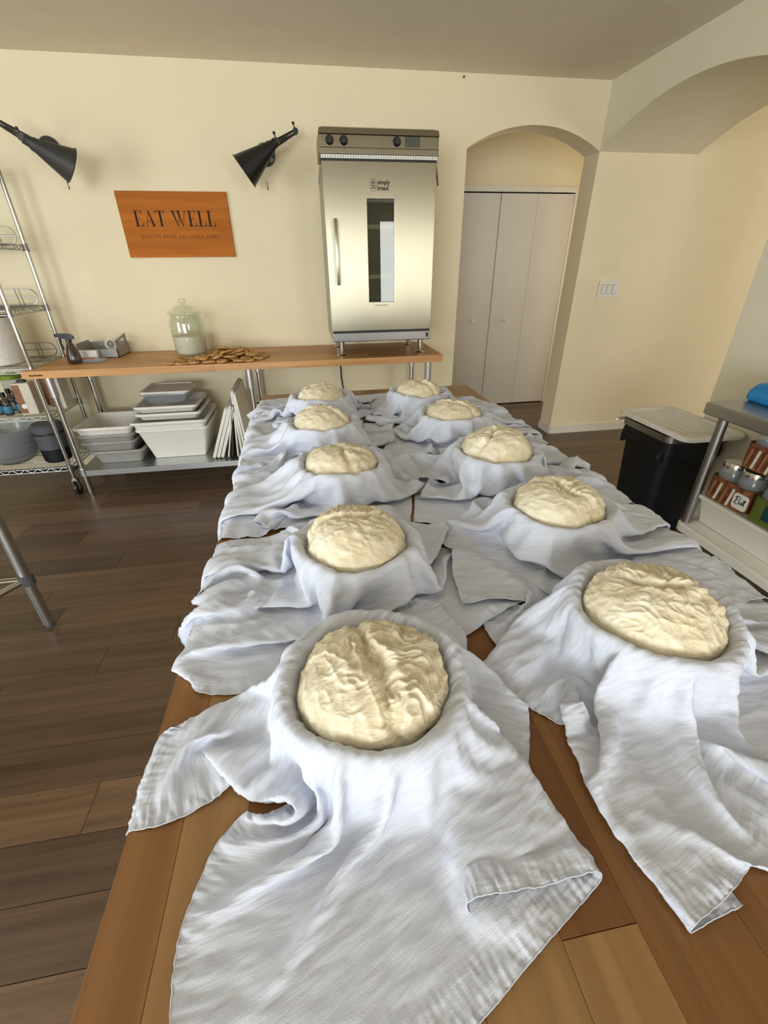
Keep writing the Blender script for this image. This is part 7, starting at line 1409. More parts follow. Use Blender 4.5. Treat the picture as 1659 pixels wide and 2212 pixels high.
2,14,3,-1,1,-1,0,1,9,0,0,0,0,0,0,-1,4,5,5,-3,1,0,0,1,-1,-13,-2,3,0,-1,0,0,1,-4,-16,3,-2,-1,12,7,-2,2,-1,0,1,-1,10,-1,-1,1,0,0,1,-1,1,7,4,-3,3,1,-2,1,0,1,-13,-2,0,1,0,-1,1,-15,-6,2,-1,8,12,-3,2,-1,0,0,-1,0,9,-1,2,0,-1,0,-1,2,-4,11,-5,
9,0,0,0,0,0,0,0,-11,-1,-1,-1,0,-2,-15,2,-1,-1,16,0,1,0,0,0,0,0,0,8,2,-1,0,1,0,1,-1,1,0,7,3,0,0,-1,0,1,-1,0,-1,-10,1,-2,3,-14,-9,2,-1,7,13,-2,0,-1,0,0,1,0,0,10,-1,0,0,0,0,1,1,2,4,4,0,0,0,0,-1,0,0,0,1,-4,-10,3,-4,-18,2,1,-2,16,2,0,0,
0,0,0,-1,1,0,-147,10,11,15,20,21,22,18,10,7,0,13,-3,-8,-2,0,-6,18,-5,4,-12,9,9,-18,1,5,8,-22,-18,-18,-17,-18,-19,-18,-18,-17,-18,-15,20,-3,-2,-1,-4,-1,-3,1,8,6,-2,-15,0,-9,17,-11,6,-5,13,-3,7,-25,-6,13,7,9,-12,3,4,0,2,-1,0,0,0,0,3,
0,21,-1,-5,0,1,-3,5,-10,-5,-3,9,2,-12,11,-17,6,0,4,-3,6,5,1,-18,16,2,-1,-14,3,15,-2,-1,0,2,0,2,0,-1,0,23,-2,-5,-2,-1,-1,-5,3,-11,1,-10,-3,15,-8,-2,8,2,-5,-8,0,5,10,4,4,6,-18,-4,6,6,7,-2,2,1,1,-2,-1,1,3,25,-5,-6,1,-6,3,-7,-16,7,1,12,
-9,-9,19,11,-15,-4,-9,-2,-7,-5,15,21,-1,-14,-2,0,10,-7,7,7,-1,3,-3,0,3,1,-1,28,-14,2,0,0,-5,-3,6,-23,-1,9,16,6,-5,-25,7,12,-16,4,0,1,-2,7,-14,-10,4,18,-10,1,10,5,15,-4,-3,2,0,-1,-1,19,-4,3,-4,-1,-12,-11,14,12,-26,-7,2,8,-7,19,9,-7,
-5,-3,0,3,-12,-9,-4,8,6,6,0,11,-9,-1,8,6,3,2,-1,1,0,-2,17,3,2,-16,-6,3,-16,19,11,-27,-3,-5,8,15,-4,-5,21,-5,-5,-8,15,-12,-4,1,-3,-4,21,-15,0,6,-5,13,8,-2,2,-1,0,-1,6,6,-9,19,-7,-10,-4,-18,19,15,-16,1,-2,-4,-7,9,10,8,-1,7,-14,-15,9,
-1,-1,12,-12,-7,8,1,13,-3,4,2,-1,1,1,1,8,-13,-8,2,22,4,-1,-8,-24,8,12,-4,1,-1,1,6,-10,1,-7,-10,10,15,-4,-1,6,-5,-1,5,-5,11,-5,0,2,9,-1,1,1,3,-12,3,5,-6,-7,16,3,10,4,-19,-4,3,4,-13,12,-4,-4,0,1,9,-9,4,2,0,1,-6,6,0,17,-1,-10,-11,9,-7,
7,12,2,-4,1,3,1,-7,7,-16,16,-6,7,15,-1,-12,-8,10,1,-4,2,0,13,-2,3,-6,2,-3,-18,4,-1,22,-10,-17,-3,15,-11,0,15,-2,7,1,-1,0,1,-4,-1,7,-17,18,-8,-4,11,3,-5,3,8,8,0,3,-1,1,-3,4,-2,-7,3,-15,12,-17,-14,8,10,-8,2,24,-16,-5,0,0,0,0,-1,3,-9,
9,-1,-14,19,-6,-6,7,16,-1,-5,1,9,-2,2,0,1,-2,-2,0,-2,-1,-25,16,6,-7,-6,6,8,-23,-2,10,3,0,0,0,0,1,-3,-2,5,0,-13,21,-2,9,-1,2,3,-3,3,4,1,1,-1,-2,-4,-1,-2,-5,-10,-17,18,4,-2,-3,-14,8,6,-1,0,0,0,0,0,-1,2,-8,9,-3,1,-5,25,-1,-3,1,2,2,-4,
-11,-7,-1,4,9,7,0,-5,-1,0,-9,-10,9,-2,-14,18,-9,7,-2,0,0,0,0,0,0,0,-2,-2,6,-4,3,-2,15,8,-10,3,-9,-23,-5,-2,0,-1,7,18,9,1,-1,0,-5,-7,-2,-9,20,-12,5,0,1,3,0,0,0,0,1,-1,1,-8,12,-5,-1,-1,-1,11,12,-21,-20,0,2,0,-2,4,2,-8,24,8,0,2,0,-10,
-17,15,1,-6,6,7,2,0,0,0,-1,0,-1,1,1,-1,-6,18,-8,3,-4,0,-3,-19,2,0,-3,1,0,1,-2,10,-4,24,3,3,3,-2,-7,-7,-9,7,1,9,2,-3,0,0,5,0,3,-2,-4,-1,-8,10,12,-7,5,-2,-22,2,-5,-2,0,-1,1,1,3,-1,-2,8,22,-1,-7,-6,9,-8,-9,8,-3,-3,7,-19,0,0,-3,3,1,20,
-4,-8,-7,-9,7,6,0,-5,-11,0,0,-1,0,3,-1,-2,1,-1,7,-2,9,-5,-1,-2,-4,-2,24,-8,0,-15,-4,16,0,0,-1,-3,-6,-3,22,8,-2,-14,-1,-1,3,-4,0,0,-2,-1,2,4,0,-4,-1,1,-1,0,5,2,-3,1,-7,5,2,20,-5,-11,-16,12,0,0,0,1,0,-9,-4,11,11,-5,-5,2,-1,1,-1,0,0,0,
-1,-1,1,1,1,0,0,0,0,-2,2,-3,7,11,-18,0,17,-3,-8,-13,0,0,0,-1,2,-7,4,-9,8,14,-9,0,-2,5,3,0,-1,1,-1,-5,1,5,0,-1,0,0,-5,-2,-1,4,3,-4,6,-17,5,16,-7,-5,0,0,0,0,0,0,-10,10,-8,2,12,-4,-5,3,12,-3,5,-1,1,1,0,0,-2,0,-4,1,-13,6,3,-2,-2,4,0,4,
-20,-4,21,-6,0,0,0,0,0,1,-4,5,-5,-4,-6,-1,-1,0,23,6,-1,4,2,0,0,0,-2,-6,4,-12,-15,4,5,8,-2,-3,-6,-12,8,-3,-4,17,0,0,0,0,0,1,-3,6,-6,-4,0,-6,4,3,-2,20,3,2,1,2,0,-1,-1,2,-15,-25,4,-2,1,0,5,-4,3,11,-3,-2,9,-3,0,0,0,0,0,0,0,-7,19,-24,-1,
6,4,-7,-12,11,27,6,0,-1,1,2,-3,-18,-24,3,0,7,0,-3,6,6,3,1,-11,11,-3,1,0,0,0,0,0,-1,1,-8,2,16,-16,3,-5,-11,6,-1,-2,17,11,3,-3,-11,-15,-3,7,-8,1,5,-2,3,14,7,-9,-11,12,-3,1,0,0,0,0,0,0,0,1,-5,-7,10,3,-11,-9,1,1,-2,-2,-3,0,3,-4,-1,3,2,
6,16,-6,-8,0,16,8,-8,-12,8,0,0,0,0,1,-2,1,0,0,0,0,-1,-5,7,-1,5,-16,2,3,-10,1,-5,-2,2,0,-1,0,-1,1,0,18,-3,16,7,-10,-19,11,1,0,0,0,0,8,-2,-7,1,0,0,1,-2,9,-11,13,-12,3,-11,-6,2,-2,-7,6,-4,-1,2,6,6,0,8,-7,6,8,4,-22,4,7,0,0,0,0,0,-1,6,1,
-7,1,0,0,0,1,2,4,-9,-6,-1,11,-11,-5,13,-16,1,5,7,5,-1,4,0,-10,6,-5,-3,-4,9,3,0,0,0,0,0,0,-1,-1,3,-1,0,-1,2,-9,16,-4,-12,3,1,-2,11,-14,-2,17,-7,2,-1,-6,2,6,-8,7,2,-3,-11,3,10,-2,0,0,0,0,0,2,-5,-1,4,0,0,0,0,0,4,-11,-1,7,1,-5,4,3,-7,-3,
16,-12,2,-2,-1,2,-4,7,0,2,-12,11,-2,1,0,0,0,0,0,-5,-1,7,-1,0,0,0,0,0,-2,-15,16,1,0,-4,2,1,3,-7,-3,17,-13,-2,1,-7,0,8,-1,-3,3,5,0,0,0,0,0,0,0,-6,6,0,0,0,0,0,0,1,-15,9,6,-2,2,-5,3,2,-4,-2,-4,3,11,-6,5,-13,7,-6,11,-8,5,0,0,0,0,0,0,0,0,
1,-1,0,0,0,0,0,0,-2,-4,7,-2,1,1,-3,2,5,-8,0,2,-9,3,17,-13,1,3,-1,-3,-2,6,-1,0,0,0,0,0,0,0,],
[-363,2,2,2,3,4,7,4,-2,2,-2,2,2,8,10,12,12,11,11,10,7,8,10,11,11,12,14,13,12,11,13,15,14,12,12,11,2,-18,21,0,0,0,0,-1,-5,3,3,-2,3,-1,1,-6,-5,5,0,2,0,1,0,1,-1,-1,0,0,-1,0,0,0,0,-1,0,1,-1,0,-14,-4,22,0,0,0,-1,0,1,-4,2,0,1,1,0,-6,-3,1,
2,1,1,0,2,-2,1,-1,0,-1,0,0,-1,1,1,-1,0,0,2,-8,-10,2,22,-1,0,0,0,0,0,0,-2,2,1,-1,0,-10,2,0,0,2,3,-2,2,3,-1,-1,-2,1,-1,-1,1,0,0,0,0,0,1,-14,-1,-1,22,0,-1,0,0,0,0,-2,1,1,0,1,-4,-4,1,-1,2,-11,5,-8,6,-11,10,8,4,-2,0,0,0,0,0,1,-1,2,-10,-11,
4,-1,22,-1,0,0,0,-1,-2,2,1,0,-1,2,-8,0,-1,1,-3,-7,-3,7,-1,4,-18,6,9,9,1,-1,0,1,-2,1,-1,1,-17,1,-3,1,20,2,0,-2,-2,1,3,-1,-1,1,3,-6,-5,3,-7,0,-2,5,-12,9,-4,6,3,-10,-4,3,8,7,0,-2,1,-1,3,-11,-10,2,0,0,23,-3,-3,2,3,0,-1,0,1,-3,-17,-5,19,
-3,-4,-1,-6,5,5,-5,0,0,9,-2,-6,-5,0,3,9,2,0,-1,1,-17,2,-2,0,0,23,-2,-1,-4,4,1,1,0,-14,-16,-6,9,11,10,-4,-7,6,5,2,-1,-4,-1,0,0,5,-7,-5,0,0,8,4,1,-7,-10,1,-1,1,-1,21,0,-3,-3,1,5,-6,-18,-7,-4,18,-3,-7,13,9,5,-7,-5,-4,3,3,5,-5,3,-6,2,-2,
-2,-1,0,4,7,-13,-1,-1,0,-1,1,23,-3,1,-4,-5,-7,-22,3,-1,12,16,3,-15,2,18,-14,2,-1,2,-1,2,-1,5,-4,1,-1,-2,-3,1,-3,-3,-4,5,-1,1,0,0,-1,21,1,-2,2,-13,-9,7,-8,-1,11,-7,8,5,4,-10,2,-1,0,0,0,1,2,-1,3,-1,1,0,-3,-7,3,-2,-3,-2,2,-2,0,0,1,22,
-2,1,-2,1,-7,-4,3,2,2,-3,-9,10,0,-3,1,-1,1,1,1,1,0,0,0,-2,2,1,2,-1,-10,2,3,-10,0,1,-1,3,6,20,1,-2,1,-7,-7,3,-3,2,3,4,3,-1,-4,1,0,3,0,0,2,0,-1,-1,0,-1,-3,-2,-9,3,7,-6,-4,-12,9,0,8,6,5,22,-3,1,-11,-5,0,-2,2,15,-4,-4,3,3,-1,2,1,1,1,2,
1,-2,-2,-2,-4,-1,2,0,-7,-14,-4,10,-2,2,-5,4,8,8,8,20,-1,-11,-2,0,2,-2,11,1,0,2,-1,-2,0,2,2,1,4,3,-4,-5,-2,-1,2,-2,-3,1,9,-5,-15,-13,5,1,7,12,4,2,0,18,-9,-4,2,0,-2,9,7,-2,1,-2,0,-1,2,0,2,1,0,-2,-2,0,0,-7,-8,6,9,-15,5,11,-1,-6,-15,17,
7,1,-3,2,-1,6,-2,2,-1,0,6,11,-1,1,-5,2,1,-2,-1,0,0,2,0,-2,-1,0,-6,7,-4,-1,-2,-2,-8,12,5,1,6,-2,-1,-3,4,-1,1,4,0,-1,1,4,12,2,0,-2,-1,0,-1,0,-2,-1,2,-2,-1,-1,0,-5,5,-13,3,13,-5,-2,-4,-3,13,-1,3,-4,3,8,-3,-1,1,2,1,0,3,14,0,-1,0,-2,2,1,
-3,-2,3,-1,-5,2,-2,1,-1,0,-7,10,6,-21,3,18,-5,-10,4,8,-1,-1,-11,-4,14,7,-1,6,-1,0,15,0,1,-3,1,2,-2,0,-3,-1,-2,4,0,-4,-3,-1,-3,5,6,3,2,0,-15,0,13,-2,-12,-10,-13,14,14,-2,-20,7,17,3,0,17,2,0,-1,1,0,-1,-1,-4,3,-5,5,-7,-4,9,1,-2,4,-2,2,
-8,1,7,1,-3,1,3,-3,-4,1,-9,-4,6,11,-23,-18,-1,20,3,-2,1,0,0,-1,2,-2,-2,-1,2,-1,-8,-2,-3,5,7,-6,1,-1,8,-8,5,6,-4,-1,1,3,1,-1,-2,-3,-6,-3,11,-5,22,0,-1,0,0,0,1,0,0,0,-2,0,2,-5,-2,-3,-6,3,3,0,2,-3,6,2,-4,6,-1,-2,1,2,0,-1,1,1,0,-2,-3,5,
21,0,0,0,0,1,-1,0,0,1,0,0,0,-2,0,-2,-9,1,1,6,-3,4,-4,8,-3,-1,4,-2,-1,0,2,1,-1,-1,0,1,0,0,22,-1,1,0,-1,0,1,-1,0,1,0,0,1,-3,1,1,-5,-7,-1,9,0,2,0,-1,3,-2,2,-1,-2,0,2,-1,1,0,0,0,0,-1,21,1,-1,0,1,-1,0,0,0,1,0,0,0,-1,1,-1,2,-11,-2,2,9,-2,
2,-1,1,0,1,0,-5,-1,6,1,-2,-1,-1,1,0,0,22,-1,1,-1,0,1,0,-1,1,-1,1,0,0,0,0,0,0,-3,-9,0,5,5,-1,2,0,1,0,2,-6,-3,-12,6,6,2,4,0,1,0,21,0,0,1,0,0,-2,2,-1,1,0,0,0,0,-1,1,-1,1,-10,-3,-1,6,8,-2,2,-2,-6,0,-3,-6,-9,-2,5,2,3,3,3,4,19,1,1,0,1,-2,
1,0,1,0,0,0,0,0,1,-1,-1,-1,0,-11,2,-2,0,11,-10,-10,2,1,10,-11,1,-2,1,-1,-2,0,0,0,21,1,-1,0,-1,1,1,1,-1,-1,1,0,0,1,-1,0,0,-2,2,-6,-7,1,0,-14,4,0,-3,2,4,2,-4,-2,0,3,-2,1,0,-1,21,1,1,2,-2,-1,0,-2,0,0,3,-1,0,0,0,-1,-4,2,2,2,-10,-4,-4,-10,
-4,9,0,-7,2,12,-6,-1,-1,3,-2,0,0,0,9,-2,0,1,2,4,1,9,1,0,-10,1,4,2,-1,1,-3,1,2,-1,2,-13,-11,4,2,-14,-2,1,-3,13,5,-5,0,1,-1,1,-2,1,-2,1,1,-1,0,0,9,-12,-2,8,9,-6,6,-1,2,1,0,7,-2,4,-4,-5,-14,0,-3,18,-16,-1,-2,-1,12,-7,1,0,0,0,0,0,1,0,-1,
1,-1,6,-11,6,5,-15,12,5,1,-4,0,-9,7,4,6,-3,-4,5,-4,1,-3,-5,14,-16,-2,-4,11,-1,-2,0,0,0,0,0,0,0,0,-1,2,-2,-3,15,-10,1,-5,9,1,-3,-7,0,5,11,-7,-6,1,8,-1,-3,6,-15,10,6,-15,-6,6,8,-4,-2,1,0,0,0,0,0,0,0,1,-5,12,0,-6,-2,-2,6,1,0,-1,-7,8,2,
-4,-2,1,6,9,-13,9,-2,-13,12,2,-16,-7,13,-1,-3,3,-1,0,0,0,0,0,0,1,3,6,-4,-4,-1,-3,6,1,-2,-5,1,5,-1,4,-4,1,3,6,-6,-9,21,-7,-9,12,-2,-13,-4,2,1,2,-2,1,0,-194,22,21,22,22,21,18,22,19,20,22,21,23,20,19,-16,-11,-13,-23,11,22,19,21,19,20,
19,18,18,18,19,17,16,18,18,13,17,12,-6,-2,-1,1,-1,0,1,3,-2,2,-1,-3,1,-2,-1,-6,23,-7,1,6,-17,-4,0,-2,0,-1,0,0,-1,0,-1,0,1,0,-1,1,1,-11,4,-1,-1,-1,0,0,-1,0,1,1,-1,2,-2,1,-8,-9,8,25,-3,1,-12,-12,3,0,-1,-2,0,-1,-1,1,1,0,-1,-1,0,3,-6,-5,
2,-2,-1,0,1,-1,0,0,1,-3,2,1,0,2,-18,3,-3,7,24,-1,-1,-18,-3,-1,2,0,-2,-1,2,-1,-2,0,1,-1,-1,1,-9,2,0,-3,0,1,-1,0,0,0,-2,2,1,-1,1,-8,-8,2,3,-2,9,13,-5,10,0,-9,-12,-3,1,1,-2,0,1,-1,-1,0,0,-5,-4,2,-1,-4,2,-1,1,0,-1,0,1,0,0,-1,3,-16,0,2,
-2,4,0,13,4,10,-3,10,-4,-14,-16,-3,3,-1,-1,2,-1,-1,1,-9,0,0,0,-1,-2,1,-1,-1,1,0,0,0,0,1,-5,-6,2,0,0,1,-2,8,14,3,-4,-3,11,5,-6,-16,-13,1,1,-2,1,-1,-4,-5,0,0,0,-2,1,-1,-1,1,0,-1,0,1,-2,-5,-11,13,-1,-4,2,0,0,-1,21,-1,1,-10,0,10,11,0,-9,
-22,-4,3,-1,1,-11,0,1,-1,1,1,2,-3,0,-2,-1,1,0,-7,-6,-4,2,-3,21,-9,1,-2,-1,-1,0,8,4,1,-1,-11,12,15,4,1,-23,-13,2,-5,-5,1,-1,0,-1,7,-3,3,-2,-5,-4,-1,-8,-3,-1,1,-2,1,1,11,-2,-1,1,3,-2,-2,-6,14,-6,9,-4,-13,7,8,12,-10,-15,-10,0,0,0,0,0,
6,0,-1,3,-1,-8,-13,-1,0,-1,0,2,-1,1,6,-2,1,1,0,5,-2,3,-14,11,1,-16,2,-4,3,-4,5,-3,-2,2,0,0,0,-1,5,2,1,-2,8,8,-5,-17,-19,2,-1,3,3,4,-3,0,1,1,3,0,2,-2,6,-13,3,8,-7,-5,-5,7,-7,1,-3,-1,-2,1,1,4,8,-1,-1,2,-2,-14,-8,-3,4,1,0,-4,6,1,-2,1,
-1,2,1,3,2,1,-3,3,-10,8,7,4,-9,-14,6,-5,-6,8,8,-3,10,11,9,-1,0,1,-19,-8,-2,2,1,2,3,1,2,-4,0,-2,1,0,2,2,1,1,0,-1,-2,-3,5,-8,5,1,-9,10,7,-5,-1,14,5,4,9,-1,1,-19,-7,1,1,-5,10,-4,-3,4,3,-2,0,-1,-2,-2,2,4,-1,2,-1,-2,0,-2,3,-3,-8,3,3,-8,
6,0,7,8,5,4,12,-2,-23,-9,3,-2,-1,17,13,0,-5,-11,-3,0,0,0,0,-1,-4,-1,3,0,3,2,-3,-2,2,14,-7,-14,-2,2,-3,12,11,1,2,-1,2,-22,-2,3,-2,0,10,16,-1,-7,-6,-1,0,3,0,0,-2,1,-2,-3,-1,2,-4,-3,5,2,-7,0,22,-2,-13,-9,18,10,-4,2,-1,1,-23,3,1,-1,-2,
7,19,-5,2,8,-2,-4,-13,8,-2,1,-1,-3,-1,-2,0,-1,7,-9,-6,2,-1,-2,2,23,-1,-2,5,-4,3,-1,0,0,-21,0,0,0,6,20,-3,2,-4,5,-4,-7,1,-3,8,-4,2,0,-1,-2,-1,0,0,21,-4,-23,-8,0,0,6,21,-3,-1,0,-2,0,1,0,-22,0,1,1,20,0,2,2,4,-5,-8,11,4,-23,6,8,-3,0,-2,
0,-1,0,1,6,13,-2,-10,-18,-4,-1,19,20,-9,-1,-1,-4,-3,-1,-21,0,-2,22,2,2,1,-1,-3,5,3,7,-26,8,-9,2,8,2,-2,-1,0,0,3,-5,9,10,-1,-2,-23,1,2,16,7,-1,0,2,-5,-6,-21,-1,21,3,1,0,0,0,1,2,10,-16,-3,-1,4,0,-9,0,4,0,0,2,-2,0,1,15,-1,0,-1,-11,4,-1,
3,4,0,2,6,-1,-21,19,5,-1,1,0,0,1,0,2,6,-14,2,-2,4,2,5,-8,-9,3,0,-1,1,1,-3,8,11,-2,1,-7,-2,1,-1,0,2,0,2,7,-4,7,-2,1,-1,0,0,1,0,2,-2,-1,0,2,0,0,5,-6,-8,0,0,1,-1,0,2,-3,17,1,1,-7,-2,0,0,0,0,1,-1,1,2,-1,2,-1,1,-1,0,0,0,0,1,0,-1,2,0,-1,
4,-4,-7,-3,0,0,2,-2,1,-1,7,12,-2,-2,-6,1,-1,0,0,0,0,0,2,0,0,0,0,0,0,0,0,0,0,0,0,2,0,1,-4,11,-8,-13,3,-2,0,2,-2,3,-1,16,1,-1,-8,2,-1,0,0,-1,0,0,2,0,0,0,-1,1,0,-1,1,-1,1,1,0,2,0,1,-5,11,7,-15,-14,4,-2,0,1,-1,0,9,9,-3,-1,1,-2,-1,0,0,0,
-1,2,0,-1,1,0,0,0,0,-1,0,1,0,0,1,1,-1,-1,3,15,1,-16,-14,3,-2,0,1,0,1,14,-1,-2,-2,2,1,-1,0,0,1,1,0,1,-1,0,0,0,0,-1,1,0,0,1,2,0,-1,0,-2,14,4,3,-18,-14,4,-2,0,1,-2,12,4,-4,-2,0,0,1,0,-1,-1,1,0,0,0,1,-1,0,0,-1,1,0,-1,1,3,-1,-1,0,0,1,18,
-5,4,-18,-13,4,0,0,-3,5,11,-6,1,0,1,-1,0,1,1,1,0,0,0,-1,0,1,-1,1,-1,0,1,0,2,1,-2,1,-1,-3,10,13,-5,5,-20,-12,2,-1,1,-2,15,-4,1,-1,0,0,0,0,0,1,0,0,0,0,0,-1,1,0,-1,3,-2,1,2,-1,0,0,-5,1,-4,20,5,-4,3,-20,-7,0,3,-3,8,4,-4,2,-1,0,0,0,0,2,
0,-1,0,1,-1,0,-2,2,-1,2,-1,2,2,-2,4,-4,-9,3,0,-2,23,-2,-2,-1,-20,3,-3,2,-1,12,-6,2,-1,0,0,0,0,2,0,0,0,-1,1,0,-1,0,-2,1,1,4,1,0,1,-18,10,-5,1,0,7,13,-3,2,-8,-17,4,-1,1,9,-2,1,-1,1,0,0,1,2,0,0,0,1,0,-1,1,-5,1,2,1,5,1,0,-4,-9,-1,1,0,2,
-4,16,7,-2,4,-17,-10,3,0,4,4,-2,1,0,0,0,0,2,0,1,0,-1,0,1,-3,0,-3,3,2,5,0,-1,-4,-5,-4,2,1,-2,1,-6,18,10,-2,2,-20,-5,4,-1,5,-1,1,0,1,0,-1,2,1,-1,1,0,1,-3,-1,-1,-3,3,4,6,-1,-1,-11,3,-3,0,-1,0,-3,4,-12,18,15,1,-3,-19,-1,3,0,2,0,1,-1,1,
0,2,0,1,0,0,0,-3,3,-6,-1,0,10,2,-1,-5,-8,3,2,-3,-1,1,-4,4,-6,-5,11,18,4,-7,-15,0,2,1,1,0,1,0,0,6,1,0,0,-1,4,12,5,-13,-11,-4,0,0,1,6,-8,9,11,-6,-12,-1,0,0,0,0,0,0,-1,8,-4,-3,0,0,-1,7,1,9,-12,5,-5,0,0,2,-5,-12,6,11,2,-5,2,-1,4,10,-2,
-21,-3,18,2,-9,2,-1,1,-1,1,-1,4,-3,-5,4,0,0,1,2,-3,5,5,5,-4,-1,0,-1,2,-1,-12,5,1,7,-1,-1,5,0,5,1,-12,-7,13,-5,1,1,9,-11,-1,1,-2,-5,9,-1,0,0,1,-11,13,-8,0,0,0,0,0,0,-1,1,4,-10,3,3,-1,4,1,-3,-6,14,0,-8,-1,11,-11,-1,-5,15,-2,1,-1,-5,-3,
1,0,0,-1,4,-1,-8,7,-1,1,0,0,0,2,-2,-9,4,6,-1,-1,7,-5,0,9,-7,17,-1,2,-3,-3,-2,-4,-10,2,0,1,4,3,-6,-4,2,-2,10,-11,-1,0,-7,6,1,2,0,-8,-3,7,3,-1,0,2,3,0,0,0,11,1,6,-4,-5,0,-8,-2,12,-10,-8,0,3,-3,9,0,-8,4,-2,-4,5,-1,-10,11,0,-4,-7,5,6,-1,
1,-2,0,10,1,2,4,2,0,-3,8,-7,1,0,0,-12,-13,15,8,-10,-7,7,-2,3,-7,10,-8,1,-3,2,1,-9,0,-2,10,1,-1,0,-3,11,3,-2,6,1,0,2,2,0,-1,2,-3,0,-2,3,-3,-19,-3,16,0,-11,2,5,6,-16,5,-3,-3,-1,0,-1,9,7,-14,-1,0,3,14,-10,-6,11,-5,10,-1,6,-3,-13,-12,8,
16,2,-3,0,-5,8,-8,-17,8,8,-13,0,1,-1,-6,4,1,0,0,1,-11,3,23,-15,4,6,-16,-2,19,-1,3,-3,4,-11,-21,-6,-1,1,4,23,18,-7,6,-4,-7,7,-3,0,6,-13,-11,4,-2,3,-2,2,0,-1,3,-8,-4,31,-15,-14,5,17,-5,-1,4,6,-21,-18,3,-2,1,-2,2,-4,16,26,-4,-9,-1,-11,
-3,10,3,-6,2,1,0,0,3,-6,0,0,-2,4,-10,-4,22,9,-11,2,3,-2,0,-9,-21,4,-4,-1,-1,0,1,4,-4,10,23,0,1,-4,-15,-13,18,2,-5,-4,1,4,4,10,0,0,2,-4,6,7,-3,-17,16,-2,3,3,-1,-24,1,-2,-2,0,0,0,0,0,4,-1,14,17,-4,2,2,-17,-17,22,4,4,3,1,3,-9,0,0,-2,4,
12,-17,-2,11,3,2,-5,1,-7,-11,2,-2,1,-1,3,-2,-2,2,1,2,-2,18,1,-4,0,11,-14,-18,18,12,1,-7,-16,-1,0,0,7,6,-24,-2,-3,11,10,0,5,-2,-12,-1,0,0,0,4,2,-1,-4,-1,0,2,0,3,3,-1,-2,-8,9,-5,-1,-3,-13,-4,16,8,-2,9,5,-20,7,3,-5,4,-13,3,1,5,4,0,0,1,
0,-2,-1,0,2,0,-1,-2,1,-2,0,1,4,6,-13,0,3,-15,10,12,-2,-6,8,-1,-12,7,1,-7,17,-18,-3,1,3,-2,10,3,1,1,0,-2,-4,2,3,-3,3,2,-3,-12,-7,8,-5,2,14,-5,-8,3,6,-4,0,4,-1,-9,2,0,1,19,-9,-4,0,-5,0,-2,8,14,-2,2,0,1,0,1,-1,1,-8,-3,4,-16,1,-6,11,-13,
3,10,-2,8,-5,1,-4,-1,-1,2,1,-3,10,-12,2,2,-4,-4,-2,0,-2,24,4,-1,3,1,0,-1,2,-4,1,-5,-17,-3,3,-4,-2,16,-22,21,11,-10,-5,-6,5,-1,1,-2,3,2,-6,-6,-1,5,-7,2,-1,0,-2,0,26,5,-2,3,0,0,-2,4,-2,-13,-26,3,10,4,-7,7,19,-16,9,11,-8,-8,-11,-2,2,5,
-10,0,-5,3,-2,5,-1,-3,-2,1,-6,-4,4,21,15,-1,0,1,0,-9,-19,-7,9,-11,-2,11,5,-16,4,3,-5,8,19,2,-4,-11,1,-3,-6,9,-1,1,-3,-2,6,-8,4,-5,-11,7,-6,-6,14,17,5,-4,-15,-10,-4,3,9,5,-2,0,5,-1,-2,1,-3,-12,-2,18,6,-5,-6,-1,9,-3,1,0,-2,-1,4,-3,-1,
-12,3,-1,-8,2,-4,1,4,-4,2,3,5,-8,6,12,-4,-4,8,4,-2,0,-6,-3,-5,-7,9,15,-2,0,2,0,0,0,0,0,0,-1,-5,-3,0,-1,-5,-5,1,-1,3,-1,3,-5,8,1,-7,13,2,-2,3,5,-4,2,-1,1,-1,-2,-5,3,0,0,0,0,0,0,0,0,0,0,-1,-3,2,-4,-3,-4,-7,1,-1,7,-4,5,-6,14,-6,-2,17,
-6,-1,5,-4,0,1,0,0,0,1,0,0,0,0,0,0,0,0,0,0,0,-1,1,-2,-1,-1,5,-17,1,-6,11,0,3,3,-7,14,-12,8,5,-6,2,3,0,-4,1,0,0,0,0,0,0,0,0,0,0,0,-1,1,0,0,-1,1,-1,0,0,-4,-5,4,-13,21,-6,2,4,-6,7,-11,11,-12,1,11,0,-1,-1,-1,-1,0,0,0,0,0,0,0,1,-2,6,-4,
-2,1,-1,0,-1,3,-3,2,-6,7,-2,-13,21,-8,-3,3,-2,-2,-2,2,-10,1,6,-3,5,5,3,-1,1,2,-1,-1,-1,1,-2,7,-1,-6,3,-1,-1,-1,0,3,-3,1,1,-8,11,-5,-11,16,-4,-5,-7,-3,-4,-1,1,-1,-4,3,-1,0,3,2,7,8,0,1,-1,-7,6,-1,-7,1,0,0,-1,0,-1,2,-2,2,1,-6,4,2,-4,-11,
5,-7,-4,-3,1,4,-3,-3,-2,5,-2,-1,-2,2,-6,-2,1,0,3,6,-5,-5,0,2,0,0,0,0,-3,3,-3,2,2,0,-10,12,-5,3,-20,-3,2,-1,-1,1,0,-3,0,0,0,0,0,-1,0,-4,3,1,-2,2,0,3,-3,0,0,-3,2,-2,-1,2,-3,19,-15,1,-2,-5,9,-10,3,-11,-4,0,-1,-1,1,-2,-1,1,0,-1,-1,1,-1,
-20,-1,0,3,2,0,2,9,5,1,-12,-2,0,4,-3,18,-7,-1,3,0,-5,-4,-9,-1,5,-5,0,-1,-1,-1,-1,-1,0,0,0,0,-2,1,-24,0,1,-1,-2,4,0,7,7,-12,-2,1,2,-2,3,5,4,4,-5,0,-3,-6,2,0,0,1,-5,0,1,0,-1,-2,0,0,-1,0,1,-1,-22,-1,0,1,1,-1,1,-2,-5,7,1,0,0,-1,0,-2,-1,
